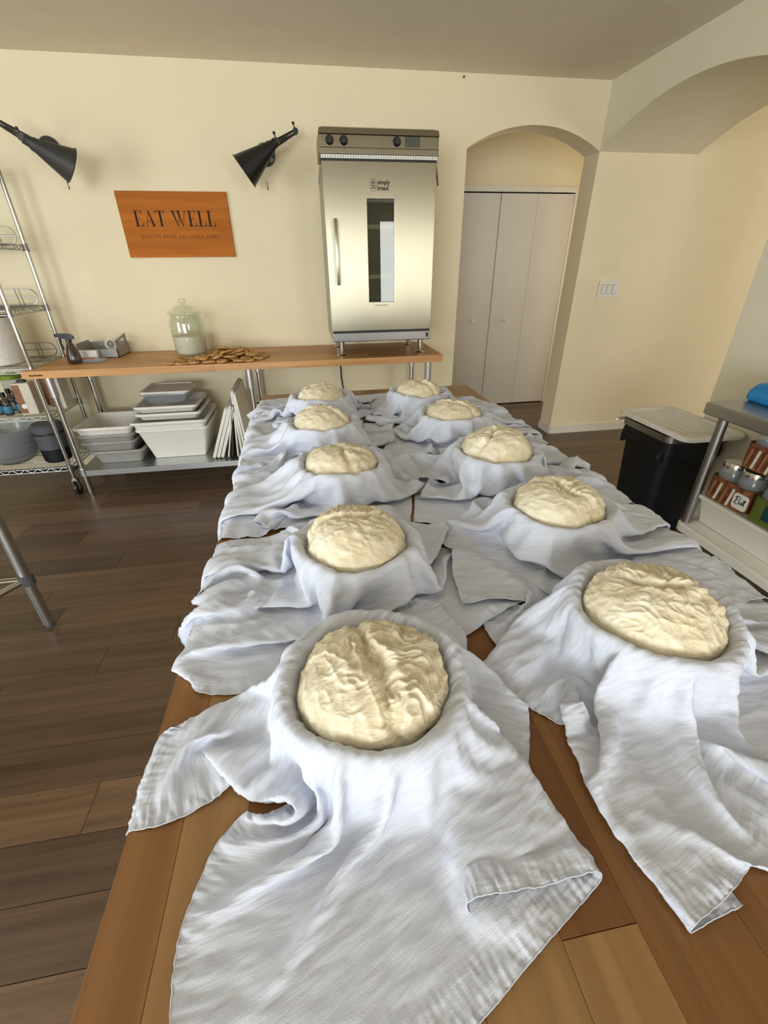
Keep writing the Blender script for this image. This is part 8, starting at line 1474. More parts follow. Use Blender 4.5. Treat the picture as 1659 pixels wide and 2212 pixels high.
4,3,-2,-2,2,2,3,-1,0,-3,-3,1,-1,0,-1,0,-1,0,0,0,0,-23,1,0,0,0,0,0,1,-1,0,-1,2,1,-1,-1,0,0,6,-4,-2,1,1,1,3,3,-2,2,-5,-3,2,-2,0,-2,0,1,-1,0,0,-22,0,0,0,0,1,1,-1,-2,1,0,1,1,-1,0,-2,1,1,-1,1,-1,3,3,-1,5,1,-3,1,-7,-1,1,-2,1,-1,-1,1,0,0,
-22,0,0,0,0,1,2,-2,0,-1,0,1,1,0,-1,0,0,0,1,-2,1,2,2,2,-3,7,1,-2,0,-7,-1,0,-2,0,1,-1,0,0,],
[-176,0,0,0,1,-8,-12,-16,1,11,12,12,-8,-15,-6,13,-9,18,-1,6,-4,-2,-6,10,16,-2,-3,-6,4,0,0,0,0,0,1,0,5,-7,5,-11,3,12,3,-11,0,22,-16,-4,-1,0,4,12,0,1,6,-1,1,-7,0,0,0,0,0,1,0,6,-6,-2,7,-16,11,7,7,-19,5,-4,7,0,10,8,1,0,-8,7,1,0,2,0,0,0,
0,0,2,-1,5,-4,-1,5,-5,-8,6,-3,14,-12,12,9,3,2,-2,1,-1,-1,-6,3,6,2,0,0,0,0,0,2,-1,4,0,-6,2,8,-19,10,8,-1,12,3,-2,1,0,1,0,1,-1,-1,2,1,3,0,0,0,0,-1,1,2,2,1,-4,-2,4,-2,-4,16,7,-1,1,1,1,0,0,0,-2,1,3,1,-3,4,1,0,0,0,1,0,1,-1,4,-2,-7,1,10,
1,6,4,-1,3,1,-2,0,1,3,1,-3,-9,-5,10,4,-1,0,-1,1,-4,1,10,-2,6,-1,0,2,13,0,-5,-1,1,1,2,1,2,-7,-13,-15,-7,13,17,3,4,10,1,2,1,2,0,4,0,2,2,1,0,-1,0,-4,-1,0,-2,4,-16,-22,-8,-1,16,23,3,-1,2,0,25,0,0,0,0,0,-1,-1,3,-1,0,-2,1,1,-3,-8,1,1,0,-5,
-6,-12,17,11,-12,2,6,3,-4,22,1,0,-1,2,0,0,0,1,0,0,-1,0,-1,1,-7,0,-4,3,-1,1,5,-4,-8,7,3,-7,-14,-17,25,-2,1,0,0,0,0,0,1,-3,3,-3,1,-4,4,-5,-2,-6,-2,7,-4,7,3,-3,-5,-16,-16,-5,2,16,10,-2,-2,1,0,2,0,-1,-2,0,1,-5,3,-6,6,-8,-5,-1,7,0,8,-2,
-3,-30,-13,0,3,0,-10,8,18,10,-2,-1,2,-2,0,1,-6,6,-8,2,1,4,-5,-4,-8,3,8,5,-1,-10,7,-11,-9,-5,1,-15,-1,-1,13,20,0,6,1,-1,3,-8,-2,7,-3,-4,-5,1,7,-4,-6,16,-2,-1,-5,-4,5,8,-2,-15,-9,0,7,0,1,10,7,6,0,-1,1,-4,0,-7,-1,2,2,1,3,4,-2,2,-3,-3,
0,5,-2,-12,-3,21,-7,-8,1,-4,8,2,7,-4,2,2,1,-5,2,-1,0,1,1,-2,2,1,-2,0,-1,-3,5,-7,-2,6,19,0,-6,-6,3,3,-2,7,6,-5,4,-3,3,0,2,-1,1,-2,-1,-1,1,-3,-4,-1,5,-5,-5,10,2,21,0,-2,-5,0,-2,1,-4,5,8,0,1,1,3,4,4,-6,-3,-3,-1,-1,-3,-4,6,0,-4,5,0,1,23,
-1,1,-5,-6,0,1,-1,3,2,5,0,2,2,2,-1,-2,-2,-1,-2,2,-4,2,-1,-2,1,0,0,1,23,-1,-1,1,-4,-6,-2,2,1,6,1,-1,1,1,-1,-1,0,-2,-1,6,-3,3,0,-6,2,-3,2,4,2,23,-1,0,-2,1,-2,-6,2,5,-3,-1,6,-5,-1,-2,-1,-3,0,5,2,-1,2,2,-3,-1,0,5,1,3,23,0,-1,1,-3,1,-2,
-5,1,2,1,-3,4,-3,-4,-3,3,1,10,-2,-3,5,-9,-2,-2,9,4,1,1,24,-1,0,0,-1,-1,-5,0,1,1,1,-6,3,-1,4,-2,1,-10,-8,18,7,-5,-9,-1,5,10,-2,1,1,22,0,0,1,-1,-2,-3,-6,1,2,5,1,-6,-6,2,-9,9,-11,-2,0,20,0,-6,3,11,-3,1,0,1,19,4,0,-1,1,-1,2,-8,-9,5,4,8,
-9,-1,-4,1,-8,0,-1,-1,0,11,-2,13,1,0,0,0,0,22,-1,2,-1,0,0,-2,4,-6,-5,0,9,1,-1,-5,-2,-23,8,7,0,-5,4,12,6,-2,-1,1,1,0,23,-1,0,1,-2,-3,4,0,1,-8,-4,1,12,-3,-5,-13,1,-4,6,1,1,1,15,-3,2,1,0,0,0,23,0,0,-2,-1,3,-1,0,0,1,-11,-3,11,-5,-13,2,
-5,1,6,-3,4,7,8,2,0,-1,0,0,0,-147,24,23,24,23,22,-16,-10,23,18,21,-11,-17,-7,18,12,14,18,19,21,22,21,21,3,-4,20,18,25,19,-2,-1,1,0,-1,2,1,-6,-2,0,2,22,-2,-5,-21,3,-1,1,1,-1,-1,0,-3,20,4,-7,2,-2,2,-2,0,0,-1,1,-1,4,-5,-4,2,-4,12,14,-5,
-13,-10,4,-1,0,2,-1,1,0,-8,22,-2,2,-2,2,-2,0,0,0,-1,1,2,-3,-4,0,-1,-1,21,2,1,-23,-5,2,1,0,1,0,3,0,-3,9,2,2,-1,-2,0,0,0,0,0,2,-2,-6,3,0,-2,6,15,-5,2,-23,3,-1,1,1,-1,2,2,2,2,-1,0,1,-2,0,0,0,0,0,1,0,-7,2,-1,0,-2,19,2,1,-8,-18,4,-1,1,1,
-1,5,0,1,0,-2,-4,-2,1,-1,1,-1,0,2,-1,-6,-1,3,0,-1,7,16,-4,3,-21,-3,0,-1,1,0,0,3,0,-2,-5,-1,-1,-1,0,-1,1,2,-2,3,-8,-1,2,1,2,-4,20,2,0,-3,-23,4,-1,0,1,2,-3,-4,-5,0,1,-1,0,0,1,1,0,1,-1,-5,-2,-1,1,0,-1,4,19,-4,2,-8,-9,-2,1,1,-7,-6,-1,-1,
3,-2,0,0,1,0,-1,0,4,0,-4,-7,2,-1,0,1,-3,14,7,1,5,0,-8,-12,-13,-3,3,0,-1,-2,1,-1,0,0,0,0,1,4,0,-1,-7,-1,-1,-1,0,0,3,16,5,1,-2,0,-4,-28,2,-1,-3,3,3,6,-2,1,-1,0,2,-1,4,1,0,-7,-1,-1,0,-2,0,0,2,18,7,-3,3,-6,-6,-27,3,6,5,4,-2,3,-5,1,1,-2,
-1,6,0,2,-7,-1,-2,-1,-1,-1,0,10,11,2,3,-1,-8,0,4,-10,-3,-2,-1,1,17,-4,-10,-6,2,-2,4,2,1,-9,0,3,-5,1,1,0,5,3,11,-3,4,-6,4,7,-2,-4,-9,-1,1,18,1,2,-7,-16,-6,-5,15,-2,1,-5,-2,5,-1,0,2,0,-3,1,10,-14,18,-1,7,0,-3,-13,3,-26,5,-1,-8,-10,-1,
-6,2,8,15,-3,-2,1,-3,-3,2,2,3,1,-4,-7,11,-7,18,3,2,-10,5,-29,-10,-19,8,-8,-5,6,2,-2,5,-1,18,-7,-1,-5,2,1,4,3,0,0,-3,4,2,8,3,2,-15,-15,-9,10,-5,-4,21,-12,-20,0,1,5,12,-6,8,-6,0,-2,1,5,3,0,1,-3,0,8,5,7,-16,-5,-2,-4,22,-8,-1,2,30,-10,
-25,-10,0,4,11,5,-1,-1,0,-1,1,1,0,1,1,0,9,5,-11,-16,4,-3,24,2,-10,4,-4,10,22,-4,-17,-11,5,8,-7,5,0,-1,1,-5,-3,1,1,2,1,-11,4,-5,-1,7,15,6,-1,-8,0,2,-5,18,10,6,-5,-7,-10,-7,5,2,2,-2,-4,-2,-1,-2,6,-5,6,-3,-13,8,12,-3,11,-1,-7,-2,1,1,-5,
18,-4,11,-16,7,5,-17,11,-2,0,-1,-4,-3,2,-4,-3,1,1,-6,9,-9,24,-2,2,-8,0,-1,2,-4,8,10,-2,13,-16,-15,13,-5,5,1,-1,-1,6,-11,3,-9,6,-12,1,-3,20,4,1,1,-4,-4,1,-1,3,-7,20,-4,2,-13,4,9,-4,0,-2,2,1,1,1,-16,15,-13,-11,-2,14,11,-1,0,0,-9,2,0,
0,4,2,3,17,-8,4,-10,-5,5,1,-2,-3,2,-10,11,-1,-11,-5,-9,9,17,-3,1,0,0,-12,4,0,0,1,5,-2,8,15,-1,-4,-14,5,0,2,-3,-4,-7,-9,0,-3,-2,0,21,1,0,1,-2,1,-9,0,0,0,0,2,3,-4,15,14,-1,-13,-1,-1,4,-6,-22,-4,3,1,-5,0,14,12,-3,1,-1,3,-1,-9,0,1,0,0,
0,0,3,-4,24,5,-3,-13,3,-13,-17,0,1,-3,5,4,-2,21,-4,2,0,0,0,1,-7,0,0,0,-1,1,1,-1,1,1,25,0,-9,-11,-26,3,1,-1,0,-1,4,16,1,3,1,0,1,0,-1,-198,2,2,3,3,3,0,4,8,6,9,15,17,15,13,15,21,4,5,7,8,11,17,18,14,-14,-4,0,6,24,0,0,0,0,0,0,-1,0,0,-1,
-4,0,-1,4,-3,-7,9,2,0,1,-3,-6,-21,-1,14,-8,3,-15,24,0,1,0,0,-1,1,-2,0,0,0,-2,-3,2,-2,6,-3,5,-3,-2,-6,-12,1,-5,-15,16,5,-11,8,25,0,0,0,0,1,-1,-1,0,0,-1,0,-3,-1,0,-3,6,-12,-4,-5,-3,2,-6,13,-5,-19,8,8,0,25,0,0,0,1,0,-1,-1,-1,2,-1,-1,-1,
-2,-1,2,-14,-8,0,1,-1,3,-7,4,7,0,-7,0,2,26,0,-1,1,1,0,-1,-1,-1,0,0,1,-1,-5,1,-13,0,-7,1,-2,2,-1,1,-9,0,0,9,5,-9,26,0,0,-2,5,0,-4,0,-1,1,0,0,-1,-3,-17,-3,-2,7,-8,3,-2,-1,1,2,2,10,6,-16,0,28,-1,0,-1,-2,2,-3,3,-2,-1,0,-5,-9,-1,-3,-5,-1,
5,-2,-4,4,6,-1,1,6,3,-24,4,10,19,-2,-2,0,-9,-6,16,-5,2,-4,-4,-2,-1,-5,12,-6,-2,3,0,7,-4,-8,4,4,-3,-16,10,3,-4,-3,2,0,-1,2,0,2,0,1,1,-4,1,1,-1,4,14,-7,-5,-4,-6,13,4,-12,-4,-17,6,9,3,9,3,-2,0,0,-1,0,1,-1,-3,7,-6,5,-2,8,-4,11,-5,-13,11,
-5,4,-6,-6,-11,12,0,4,10,-8,-3,2,1,-1,1,0,1,2,-3,6,-3,4,3,4,-2,2,6,-2,-8,0,-7,-7,8,-1,2,4,2,-10,-5,14,-10,-6,2,1,-2,-1,1,3,5,6,-5,10,-6,6,-3,5,-1,-3,-6,-3,-3,4,-9,7,-7,-2,8,9,-5,15,0,-8,-4,4,-4,11,1,-5,12,-8,9,3,-3,-16,6,15,-4,2,-14,
-4,-4,0,7,8,-24,-11,5,-2,-8,7,11,0,5,-19,11,1,-5,14,5,-6,-17,-21,-2,0,12,32,1,-14,-2,-4,2,3,-2,-6,5,2,7,11,0,-9,8,-25,6,-4,15,1,-4,8,-33,-7,3,1,1,1,5,24,0,1,-14,12,2,-17,9,7,-13,2,-9,8,6,-16,17,3,-12,4,8,4,-30,-1,-1,-4,0,2,4,0,10,16,
-6,0,2,-12,-1,4,-2,0,-14,3,-5,-2,15,7,-2,3,-3,4,-6,-7,-1,-5,3,4,-4,-1,2,0,14,2,4,-5,-20,10,18,-16,-4,9,-12,-7,10,-7,2,11,-3,2,-2,-5,0,0,1,1,0,-1,1,-1,0,2,4,4,-15,6,8,-8,-8,10,-4,10,-5,-9,11,-17,0,13,-4,-7,11,8,0,1,-2,-4,6,0,-2,0,-13,
-5,-1,9,2,9,-17,13,2,1,0,2,-2,-10,23,-18,-10,1,2,3,23,-3,6,1,0,-1,-2,-1,-8,-18,7,-1,0,6,-4,-2,10,-4,4,-5,4,6,-8,-3,23,-27,-7,2,-6,18,21,-4,3,1,0,-4,3,-32,-1,1,3,7,15,-25,10,2,-1,3,-4,2,-1,7,-19,14,18,-30,-3,5,-12,18,26,2,0,0,-4,-28,
-1,-3,4,0,10,-15,1,13,-4,1,5,-5,1,-5,12,-7,-14,20,11,-26,-6,-6,0,2,17,3,-7,-16,-2,14,9,-9,8,0,-13,17,-4,1,-1,-2,2,0,0,-3,13,-22,-4,17,-6,-10,2,-6,-3,-3,-4,4,1,1,-5,18,5,8,-9,6,0,1,0,-1,-10,10,-1,3,-8,8,2,-16,-3,12,-4,1,-12,-2,-1,4,
-6,7,-5,15,-3,11,-2,-4,4,-1,-1,2,1,1,-1,0,-1,3,-4,2,1,-7,12,-11,2,9,-7,-10,-8,9,4,-5,0,17,-2,-13,10,2,3,0,-6,1,-1,1,0,2,-4,-8,8,2,-3,-4,16,-17,11,4,-14,4,3,-8,10,-8,-11,17,4,3,-2,-3,-2,1,-2,-1,1,-2,-3,-4,10,0,-2,3,-6,10,-9,-6,-9,10,
10,-4,-3,5,1,-6,-9,17,-5,1,0,1,-1,7,],
[-282,6,6,6,5,5,10,7,-3,-7,-1,10,12,13,18,17,-13,-21,-21,-6,18,0,-10,-8,-9,-8,-7,-5,-5,23,0,-1,0,0,1,-1,0,0,1,-1,-1,-2,-3,-5,2,-2,-1,4,-2,2,8,0,0,0,0,1,0,-1,23,-1,1,-1,1,0,-1,1,-1,2,-2,-1,0,-1,-4,-6,-3,8,0,-2,-1,8,3,-1,0,1,-1,-2,1,24,
-1,0,0,0,-1,2,-3,1,1,-1,1,-1,-2,4,-13,3,2,1,-4,-2,5,7,-1,0,-1,2,1,-2,23,1,0,-1,0,0,0,-1,2,-1,0,-12,3,5,-12,-5,16,1,-2,-2,-2,0,10,-2,1,1,-6,-5,9,25,-10,3,6,-1,-1,1,-3,-4,6,-5,-4,-22,-5,6,0,8,7,8,-1,0,-3,6,5,-3,-9,-7,10,10,19,2,-12,1,
10,3,-2,-5,-4,0,-1,9,-2,-13,-8,5,-11,6,1,19,-2,-2,0,7,-6,2,3,-4,1,11,0,5,-1,1,2,1,0,1,-5,0,-8,9,2,-2,-3,-2,-4,5,11,-17,1,8,1,1,0,-1,6,-3,13,4,2,-3,-1,5,1,2,-1,-6,2,-1,1,-5,-1,1,4,2,0,-11,10,-13,0,12,-3,4,5,-3,-5,25,0,-4,-5,0,-2,5,4,
-5,-2,1,2,-7,2,-3,-2,1,1,8,-5,-4,6,-11,2,10,3,3,-3,-9,24,-1,1,-6,-7,8,-3,3,-2,1,1,-1,0,-1,-1,0,0,2,-2,5,-3,-3,1,1,7,-2,1,0,-4,25,0,-3,4,-10,-6,8,-5,4,3,0,0,2,0,0,0,0,-2,0,0,1,-1,-7,5,4,0,0,0,1,24,0,1,-2,2,-13,1,3,2,3,0,2,2,3,5,-2,-5,
-2,-2,-1,1,-3,3,-7,8,-3,3,0,0,25,-1,0,0,0,-4,-13,10,5,1,-1,0,-2,5,3,1,-3,-3,-2,0,0,-4,-2,2,-5,11,0,0,1,25,-1,0,0,-1,2,-10,-1,10,-9,4,-10,13,-3,0,1,-1,3,-3,0,-1,3,-7,-3,11,1,0,1,2,24,2,-1,-1,0,-1,-9,3,-17,5,14,-5,-3,3,-1,2,2,-7,10,-1,
-5,-3,2,2,3,6,-1,1,1,27,-2,-1,1,-1,-4,-3,-24,6,14,-13,24,-10,-5,-1,-1,3,5,3,-9,10,-9,6,1,-2,7,2,0,1,27,-1,-1,-3,-2,0,0,-1,0,-14,12,-13,8,7,-4,1,-1,2,-9,-6,-14,20,9,-1,0,3,5,0,1,27,-2,-1,-1,-2,-3,3,-1,-2,1,-21,0,2,3,16,-12,5,3,0,1,-2,
6,-3,1,-2,1,6,1,1,26,0,-1,-1,-1,-1,-7,2,3,-5,-1,-5,-8,9,0,-11,-9,-7,21,12,5,-4,0,1,0,-1,6,1,0,26,-2,-1,0,-1,-3,1,2,-12,7,1,3,-7,-8,-6,11,-14,-3,-5,17,15,-3,-1,-2,1,2,1,5,-1,21,4,2,-4,-1,-2,2,-7,6,-4,3,-1,6,-25,-22,5,19,19,-2,-4,1,4,
0,-1,-2,-3,3,6,3,3,3,4,11,-4,-3,3,4,1,-4,-4,5,-11,-2,-3,4,15,-1,0,1,-1,-1,-1,0,-1,-1,-1,3,-3,1,-1,1,-1,7,13,2,2,-3,-6,-5,-12,4,3,6,13,-4,1,1,0,-1,-3,2,-1,-2,4,-8,-14,0,0,0,1,-3,0,12,10,1,-3,-1,0,0,-2,0,9,-2,0,0,-1,2,0,-4,-4,-2,7,-11,
-11,2,1,0,0,0,-3,12,2,-1,4,3,-1,0,3,-1,2,2,1,-7,4,0,1,2,0,-8,7,-14,-9,2,-1,0,0,1,-5,11,9,-23,8,-3,4,15,1,0,1,3,2,-8,0,-1,4,-1,6,0,-3,-20,-4,3,0,0,0,1,-2,6,11,-30,8,6,9,-3,7,3,2,-3,-9,2,14,2,-10,4,0,-7,9,-1,-14,-5,1,-1,0,1,0,5,8,-25,
1,17,-1,-15,1,15,5,2,-7,2,-18,9,21,1,-9,7,-9,-2,-5,13,-13,-4,1,1,-1,-164,23,23,23,23,22,25,-1,-21,-23,-11,23,18,22,-16,-13,8,11,12,8,-14,13,23,22,22,22,23,22,24,-7,0,0,0,0,0,-1,6,-4,0,-3,-1,2,0,28,0,1,-4,2,0,-1,-11,2,-2,1,0,-1,1,-1,
-5,-1,0,0,0,1,-1,3,-3,1,-3,-2,0,-1,6,26,-9,2,3,2,2,-10,-4,1,-1,1,0,0,-1,-6,1,0,0,0,-1,1,-2,2,0,-3,-1,0,3,-5,6,20,1,0,3,3,-7,-8,2,-1,-1,2,-1,-1,-2,-4,1,0,0,0,0,0,-1,0,2,-1,1,-3,11,4,2,7,-1,2,1,1,-12,1,0,2,-8,-2,1,2,0,-5,-4,1,0,0,-3,
6,-2,19,-3,-6,3,-3,-2,1,6,3,3,6,-3,-4,-4,-3,-15,-1,2,-2,0,1,3,1,-8,-3,-3,-8,4,5,4,14,-4,-6,3,1,-1,-3,3,-4,6,17,-6,-6,-5,8,-8,-16,2,-9,1,1,0,-1,-2,-3,1,0,25,-3,-18,10,3,-2,-1,0,1,-2,-10,20,6,1,-6,5,-7,-28,8,1,-8,2,-3,-3,2,-2,4,-1,1,
9,8,-4,1,-6,1,0,0,-2,0,13,-6,13,4,-6,-1,-28,3,4,0,-3,0,4,1,-8,2,-6,9,9,-15,0,13,-9,4,-1,4,0,2,-6,4,3,-3,17,3,-27,-7,8,8,-5,-1,1,-1,8,1,-20,5,11,4,-2,4,-9,-1,-1,2,2,3,-2,1,-6,-6,-9,3,10,-5,2,13,-1,4,1,-1,2,-4,16,1,-29,-8,5,16,5,-3,0,
-1,2,4,1,-1,-1,-5,4,-9,-12,1,10,2,13,-2,0,1,1,-2,3,-3,21,-8,-8,13,-12,-3,-2,1,0,0,5,-3,0,-2,-3,3,3,-15,-6,5,9,10,-2,1,1,-1,2,-1,0,6,16,-9,-17,9,1,1,1,0,0,-9,1,-2,-1,5,-7,14,1,-26,-5,26,-3,2,0,0,1,0,-1,1,-4,17,-3,-3,0,0,3,-9,5,-4,-1,
-5,6,-4,4,5,-17,18,2,-13,6,0,0,0,2,-1,0,-1,2,-8,-5,19,10,0,-17,-8,17,-5,0,-3,2,-15,13,2,-3,23,-10,2,1,-16,3,-1,0,-1,1,-1,1,-3,-2,3,13,9,-8,-21,12,-1,3,-2,-3,1,9,-13,-2,0,-3,22,4,-1,-13,-3,0,1,3,-1,-1,-1,-2,10,0,2,2,-26,17,7,-5,-2,1,
2,-3,8,-5,-20,0,1,-5,27,10,-10,-9,2,-1,4,0,0,0,2,-6,4,-3,-4,-2,16,-1,3,-2,-8,-6,3,-4,17,-3,-23,-3,1,-1,28,3,-16,2,-1,7,0,-1,0,-3,3,-12,-4,4,16,4,-3,2,-6,3,-7,-7,6,-17,-5,9,6,-4,-4,-5,31,-11,-2,0,8,-1,0,-1,5,-12,6,-5,-18,26,3,0,0,5,
-12,8,-7,-6,-10,-8,8,0,1,4,-2,-5,23,-12,4,7,-1,0,1,-5,3,7,-23,15,3,1,3,0,-10,-13,-6,9,3,16,-4,-19,0,3,-6,8,6,1,3,-4,10,1,-2,0,-4,8,-12,-4,8,-7,-1,3,-13,-14,7,5,6,-3,14,12,-15,-15,5,1,-4,2,6,0,0,10,0,1,-1,1,4,-23,15,-1,-1,-7,-6,-11,
-2,4,9,-2,1,0,17,0,-21,-2,4,-2,-1,0,3,-1,11,-1,1,-2,4,-11,-7,20,-3,2,5,-12,-18,-7,11,-1,0,0,-5,12,8,-11,-14,3,2,-1,0,1,-2,11,0,-1,-1,1,-24,25,4,0,2,-6,-28,4,4,8,-2,-3,-8,1,1,13,-1,-16,2,-1,0,1,-1,0,11,0,0,0,-17,8,15,-6,1,0,-28,8,-6,
14,-2,-1,7,-12,-9,3,13,3,-11,-7,1,0,-1,0,0,12,0,-3,-4,-4,17,-2,0,-2,-28,0,-3,20,12,-2,-11,-3,19,-23,-14,10,15,-4,-13,-4,0,0,0,-1,12,-1,0,-3,3,5,-9,-4,-19,0,-1,23,17,-4,1,-2,-20,3,22,-24,-16,18,2,-9,-9,-1,0,0,0,-9,0,0,0,0,0,1,13,-11,
1,10,0,5,3,-4,1,9,-1,1,-20,-4,-5,1,0,0,0,0,0,0,0,0,0,0,0,0,-2,-3,7,-3,0,-2,-4,-6,2,10,1,-10,6,9,-1,-2,-2,0,0,0,0,0,-1,0,0,0,0,0,0,1,-8,9,-2,0,3,-2,0,-9,4,-15,14,1,4,-1,5,-5,1,0,0,0,0,4,0,0,0,0,0,0,0,3,-4,1,-3,-1,1,9,-1,-20,7,13,-9,
3,0,4,-3,0,0,0,-1,0,5,2,-2,-1,2,-1,0,-1,5,-5,1,3,11,-4,-3,8,0,-8,-11,1,3,-1,1,1,-1,-1,1,6,10,-9,2,9,-5,-8,0,2,1,0,12,-8,-3,8,14,-6,3,0,3,-12,-5,-1,-7,5,2,-8,7,11,3,-19,2,5,6,6,1,-8,-8,-1,2,-11,29,1,-16,8,9,1,1,-4,-1,6,-11,-8,-9,11,
-4,8,-3,-22,-5,7,12,-24,-6,7,16,-5,1,6,-10,1,15,12,-6,-3,-5,5,6,2,-8,-8,12,-10,-1,0,-4,-14,5,5,-5,-15,3,17,9,-21,6,6,-7,13,1,-7,9,-17,-20,-1,0,8,20,11,3,-4,-4,-10,2,-10,0,4,7,1,-4,6,-10,-1,28,-1,-19,-2,16,0,6,-28,-16,6,-3,0,1,-2,20,
22,-3,1,-9,-6,-12,8,0,-1,7,-2,2,-1,-11,-4,20,11,-7,4,0,-9,-20,3,-6,0,-1,2,6,-6,19,1,-10,6,6,-2,4,-8,4,-13,0,0,0,1,-7,-5,3,16,-1,3,-17,-1,-3,-1,3,0,-4,2,3,3,13,-2,-14,8,2,-5,2,2,1,0,0,0,0,-5,4,2,-1,-2,1,-3,0,1,1,2,0,-2,0,1,1,4,1,6,-15,
5,-8,9,-3,1,0,0,0,0,2,-10,13,-11,8,-2,2,2,2,-1,-4,0,5,-1,0,-2,-11,1,5,11,-14,5,-1,1,0,0,0,0,0,0,-1,4,5,-11,-4,16,6,-3,5,-1,-1,0,-5,0,-9,-6,0,-10,0,17,-5,4,-1,0,1,-1,0,1,-3,11,-11,-15,4,-4,12,21,4,1,1,-2,-3,3,-5,-26,-1,14,-4,-2,7,-2,
-1,0,0,-2,2,0,-2,3,2,-22,6,-3,6,-11,15,26,6,-2,0,-3,-3,-27,-7,1,-2,21,-4,1,2,-4,1,0,3,-1,-2,6,7,-15,6,-10,-1,-14,6,-8,3,23,15,-1,-7,-20,-6,-2,2,3,8,14,-13,10,-7,1,0,5,0,1,-5,1,-7,-3,22,-23,-2,-10,-1,2,-5,6,-2,-4,8,3,-1,-1,20,0,-3,6,
-8,4,-3,0,0,0,2,-2,-5,-5,31,-21,2,18,-19,-17,-6,3,-1,0,3,-1,9,6,1,-10,3,9,9,0,-8,-1,0,-2,1,-1,3,-8,21,-8,-12,7,-12,11,4,-17,-8,6,-2,-1,-4,6,13,8,11,-24,-7,1,21,5,-14,2,-14,6,7,0,8,4,-19,7,-2,0,8,6,-3,-13,1,-4,-5,1,8,-2,16,-13,17,-16,
-5,-16,23,6,-6,-25,3,3,11,6,-12,-2,16,12,3,-13,-13,7,5,-12,-2,14,1,-7,8,-10,8,1,5,-5,-1,-15,7,-4,-23,0,1,-1,6,14,4,8,-1,-23,-2,11,12,-5,-11,12,-3,1,-4,5,-7,3,4,4,-9,3,-7,-15,-4,-23,0,0,1,0,0,16,3,-5,5,12,-14,-9,13,-2,3,-1,1,2,-7,6,
-13,8,-6,13,-17,-9,4,-2,-23,1,0,0,-1,2,3,2,7,7,-12,10,4,-5,11,0,5,-13,9,-12,15,-2,-19,15,-18,-5,1,-2,0,-23,1,0,1,3,-1,1,-2,5,11,2,10,-1,-8,13,4,-4,-3,-16,7,-8,6,2,-18,2,-2,0,-1,-1,-21,-1,1,3,0,1,-2,1,0,4,14,3,-8,8,-13,12,1,11,-4,-10,
-18,1,-3,0,-1,3,-1,1,-1,-21,1,2,0,1,-1,3,-1,3,-4,5,3,5,3,-3,-11,3,16,-1,1,-15,-12,8,-1,-2,0,1,-1,0,],
[-170,-6,-8,15,0,9,-4,0,-23,14,3,-24,-13,23,4,-9,23,3,-18,3,15,-4,8,-3,-2,14,11,-24,-18,1,1,-1,-13,9,-9,15,-1,7,-12,8,0,1,1,-10,2,-2,6,5,-9,3,-7,-12,12,7,-14,7,11,-1,1,0,4,-11,6,-1,-10,14,6,-10,2,5,1,-1,-5,0,-5,1,12,-6,-8,13,-6,-18,
-1,9,-8,17,13,1,1,0,2,-15,18,-9,-8,12,1,-4,6,3,-6,-1,1,-6,6,-5,14,-10,-1,9,0,-4,-12,-7,0,25,1,1,0,1,-4,-6,18,-8,-1,1,-5,3,9,-7,-1,4,-9,0,2,4,4,2,0,8,2,3,0,-1,-16,1,0,2,0,0,-12,9,3,0,3,-6,3,4,-4,1,2,-3,-6,9,9,6,1,2,1,-2,0,0,0,2,1,1,
1,1,-1,-2,-12,14,-5,14,3,8,-1,-8,2,-2,0,3,7,-3,1,-1,1,1,-2,1,1,1,-1,1,0,0,4,-2,0,-5,-3,9,8,9,5,-2,-1,3,-1,0,-4,0,0,1,1,0,-2,1,2,0,0,0,1,1,1,0,3,-4,2,-4,4,5,5,10,0,0,0,0,1,-4,2,-1,0,0,-3,2,3,0,0,0,0,0,2,0,1,5,3,-4,8,2,-8,7,1,8,-2,-1,
2,1,-3,-1,-1,2,-3,2,2,1,0,0,1,-1,20,-1,2,2,-1,2,0,-6,5,-7,-5,0,5,4,-3,6,-3,2,-1,-1,0,-17,16,5,-2,3,0,-1,1,25,-2,1,-1,1,0,-1,-1,-3,4,-15,2,-2,5,3,4,-1,4,-6,4,-8,-5,-2,10,9,-3,2,0,1,23,-1,1,1,-2,2,1,-4,-2,1,-2,-12,1,3,12,-7,6,-3,-1,4,
-13,4,2,-3,5,9,-3,1,0,25,-2,-4,-2,8,-1,1,0,-10,-2,7,-2,5,-8,0,3,3,-5,1,-3,-8,19,-21,9,-4,5,9,2,1,12,0,4,-1,-2,10,3,-5,2,-12,3,7,-17,6,-2,3,2,6,-2,-11,16,1,-7,-30,-5,2,4,7,5,-9,14,6,7,-1,2,5,0,-6,4,-3,-7,2,-1,3,0,2,1,1,-1,2,-1,-2,-8,
-17,-12,1,-5,3,23,-8,-10,-9,-1,12,11,1,1,-2,2,-2,2,1,0,2,-1,-1,-1,2,0,-4,-1,5,-5,-15,-9,2,-16,23,-3,1,3,-3,-14,4,11,-1,1,-1,2,1,3,4,-2,-3,-2,-2,0,-3,-3,6,-4,-3,7,-3,-5,5,23,1,0,-1,1,-7,-9,6,4,3,0,2,3,2,3,-4,-2,-3,-1,1,-1,0,-2,-6,2,
7,1,-2,3,24,0,-1,1,0,0,-11,-3,7,3,-1,3,-1,2,-3,1,-2,1,0,1,-2,1,-5,-6,13,1,-2,2,0,23,1,0,0,0,0,-3,-3,3,-1,-1,-3,2,-3,-1,-1,3,-3,10,-12,4,-2,-7,11,7,-2,2,-1,0,25,-2,1,-1,1,0,-1,-7,-3,0,3,3,-7,-2,-1,1,0,10,-9,8,-5,-7,4,10,2,0,-2,0,-1,
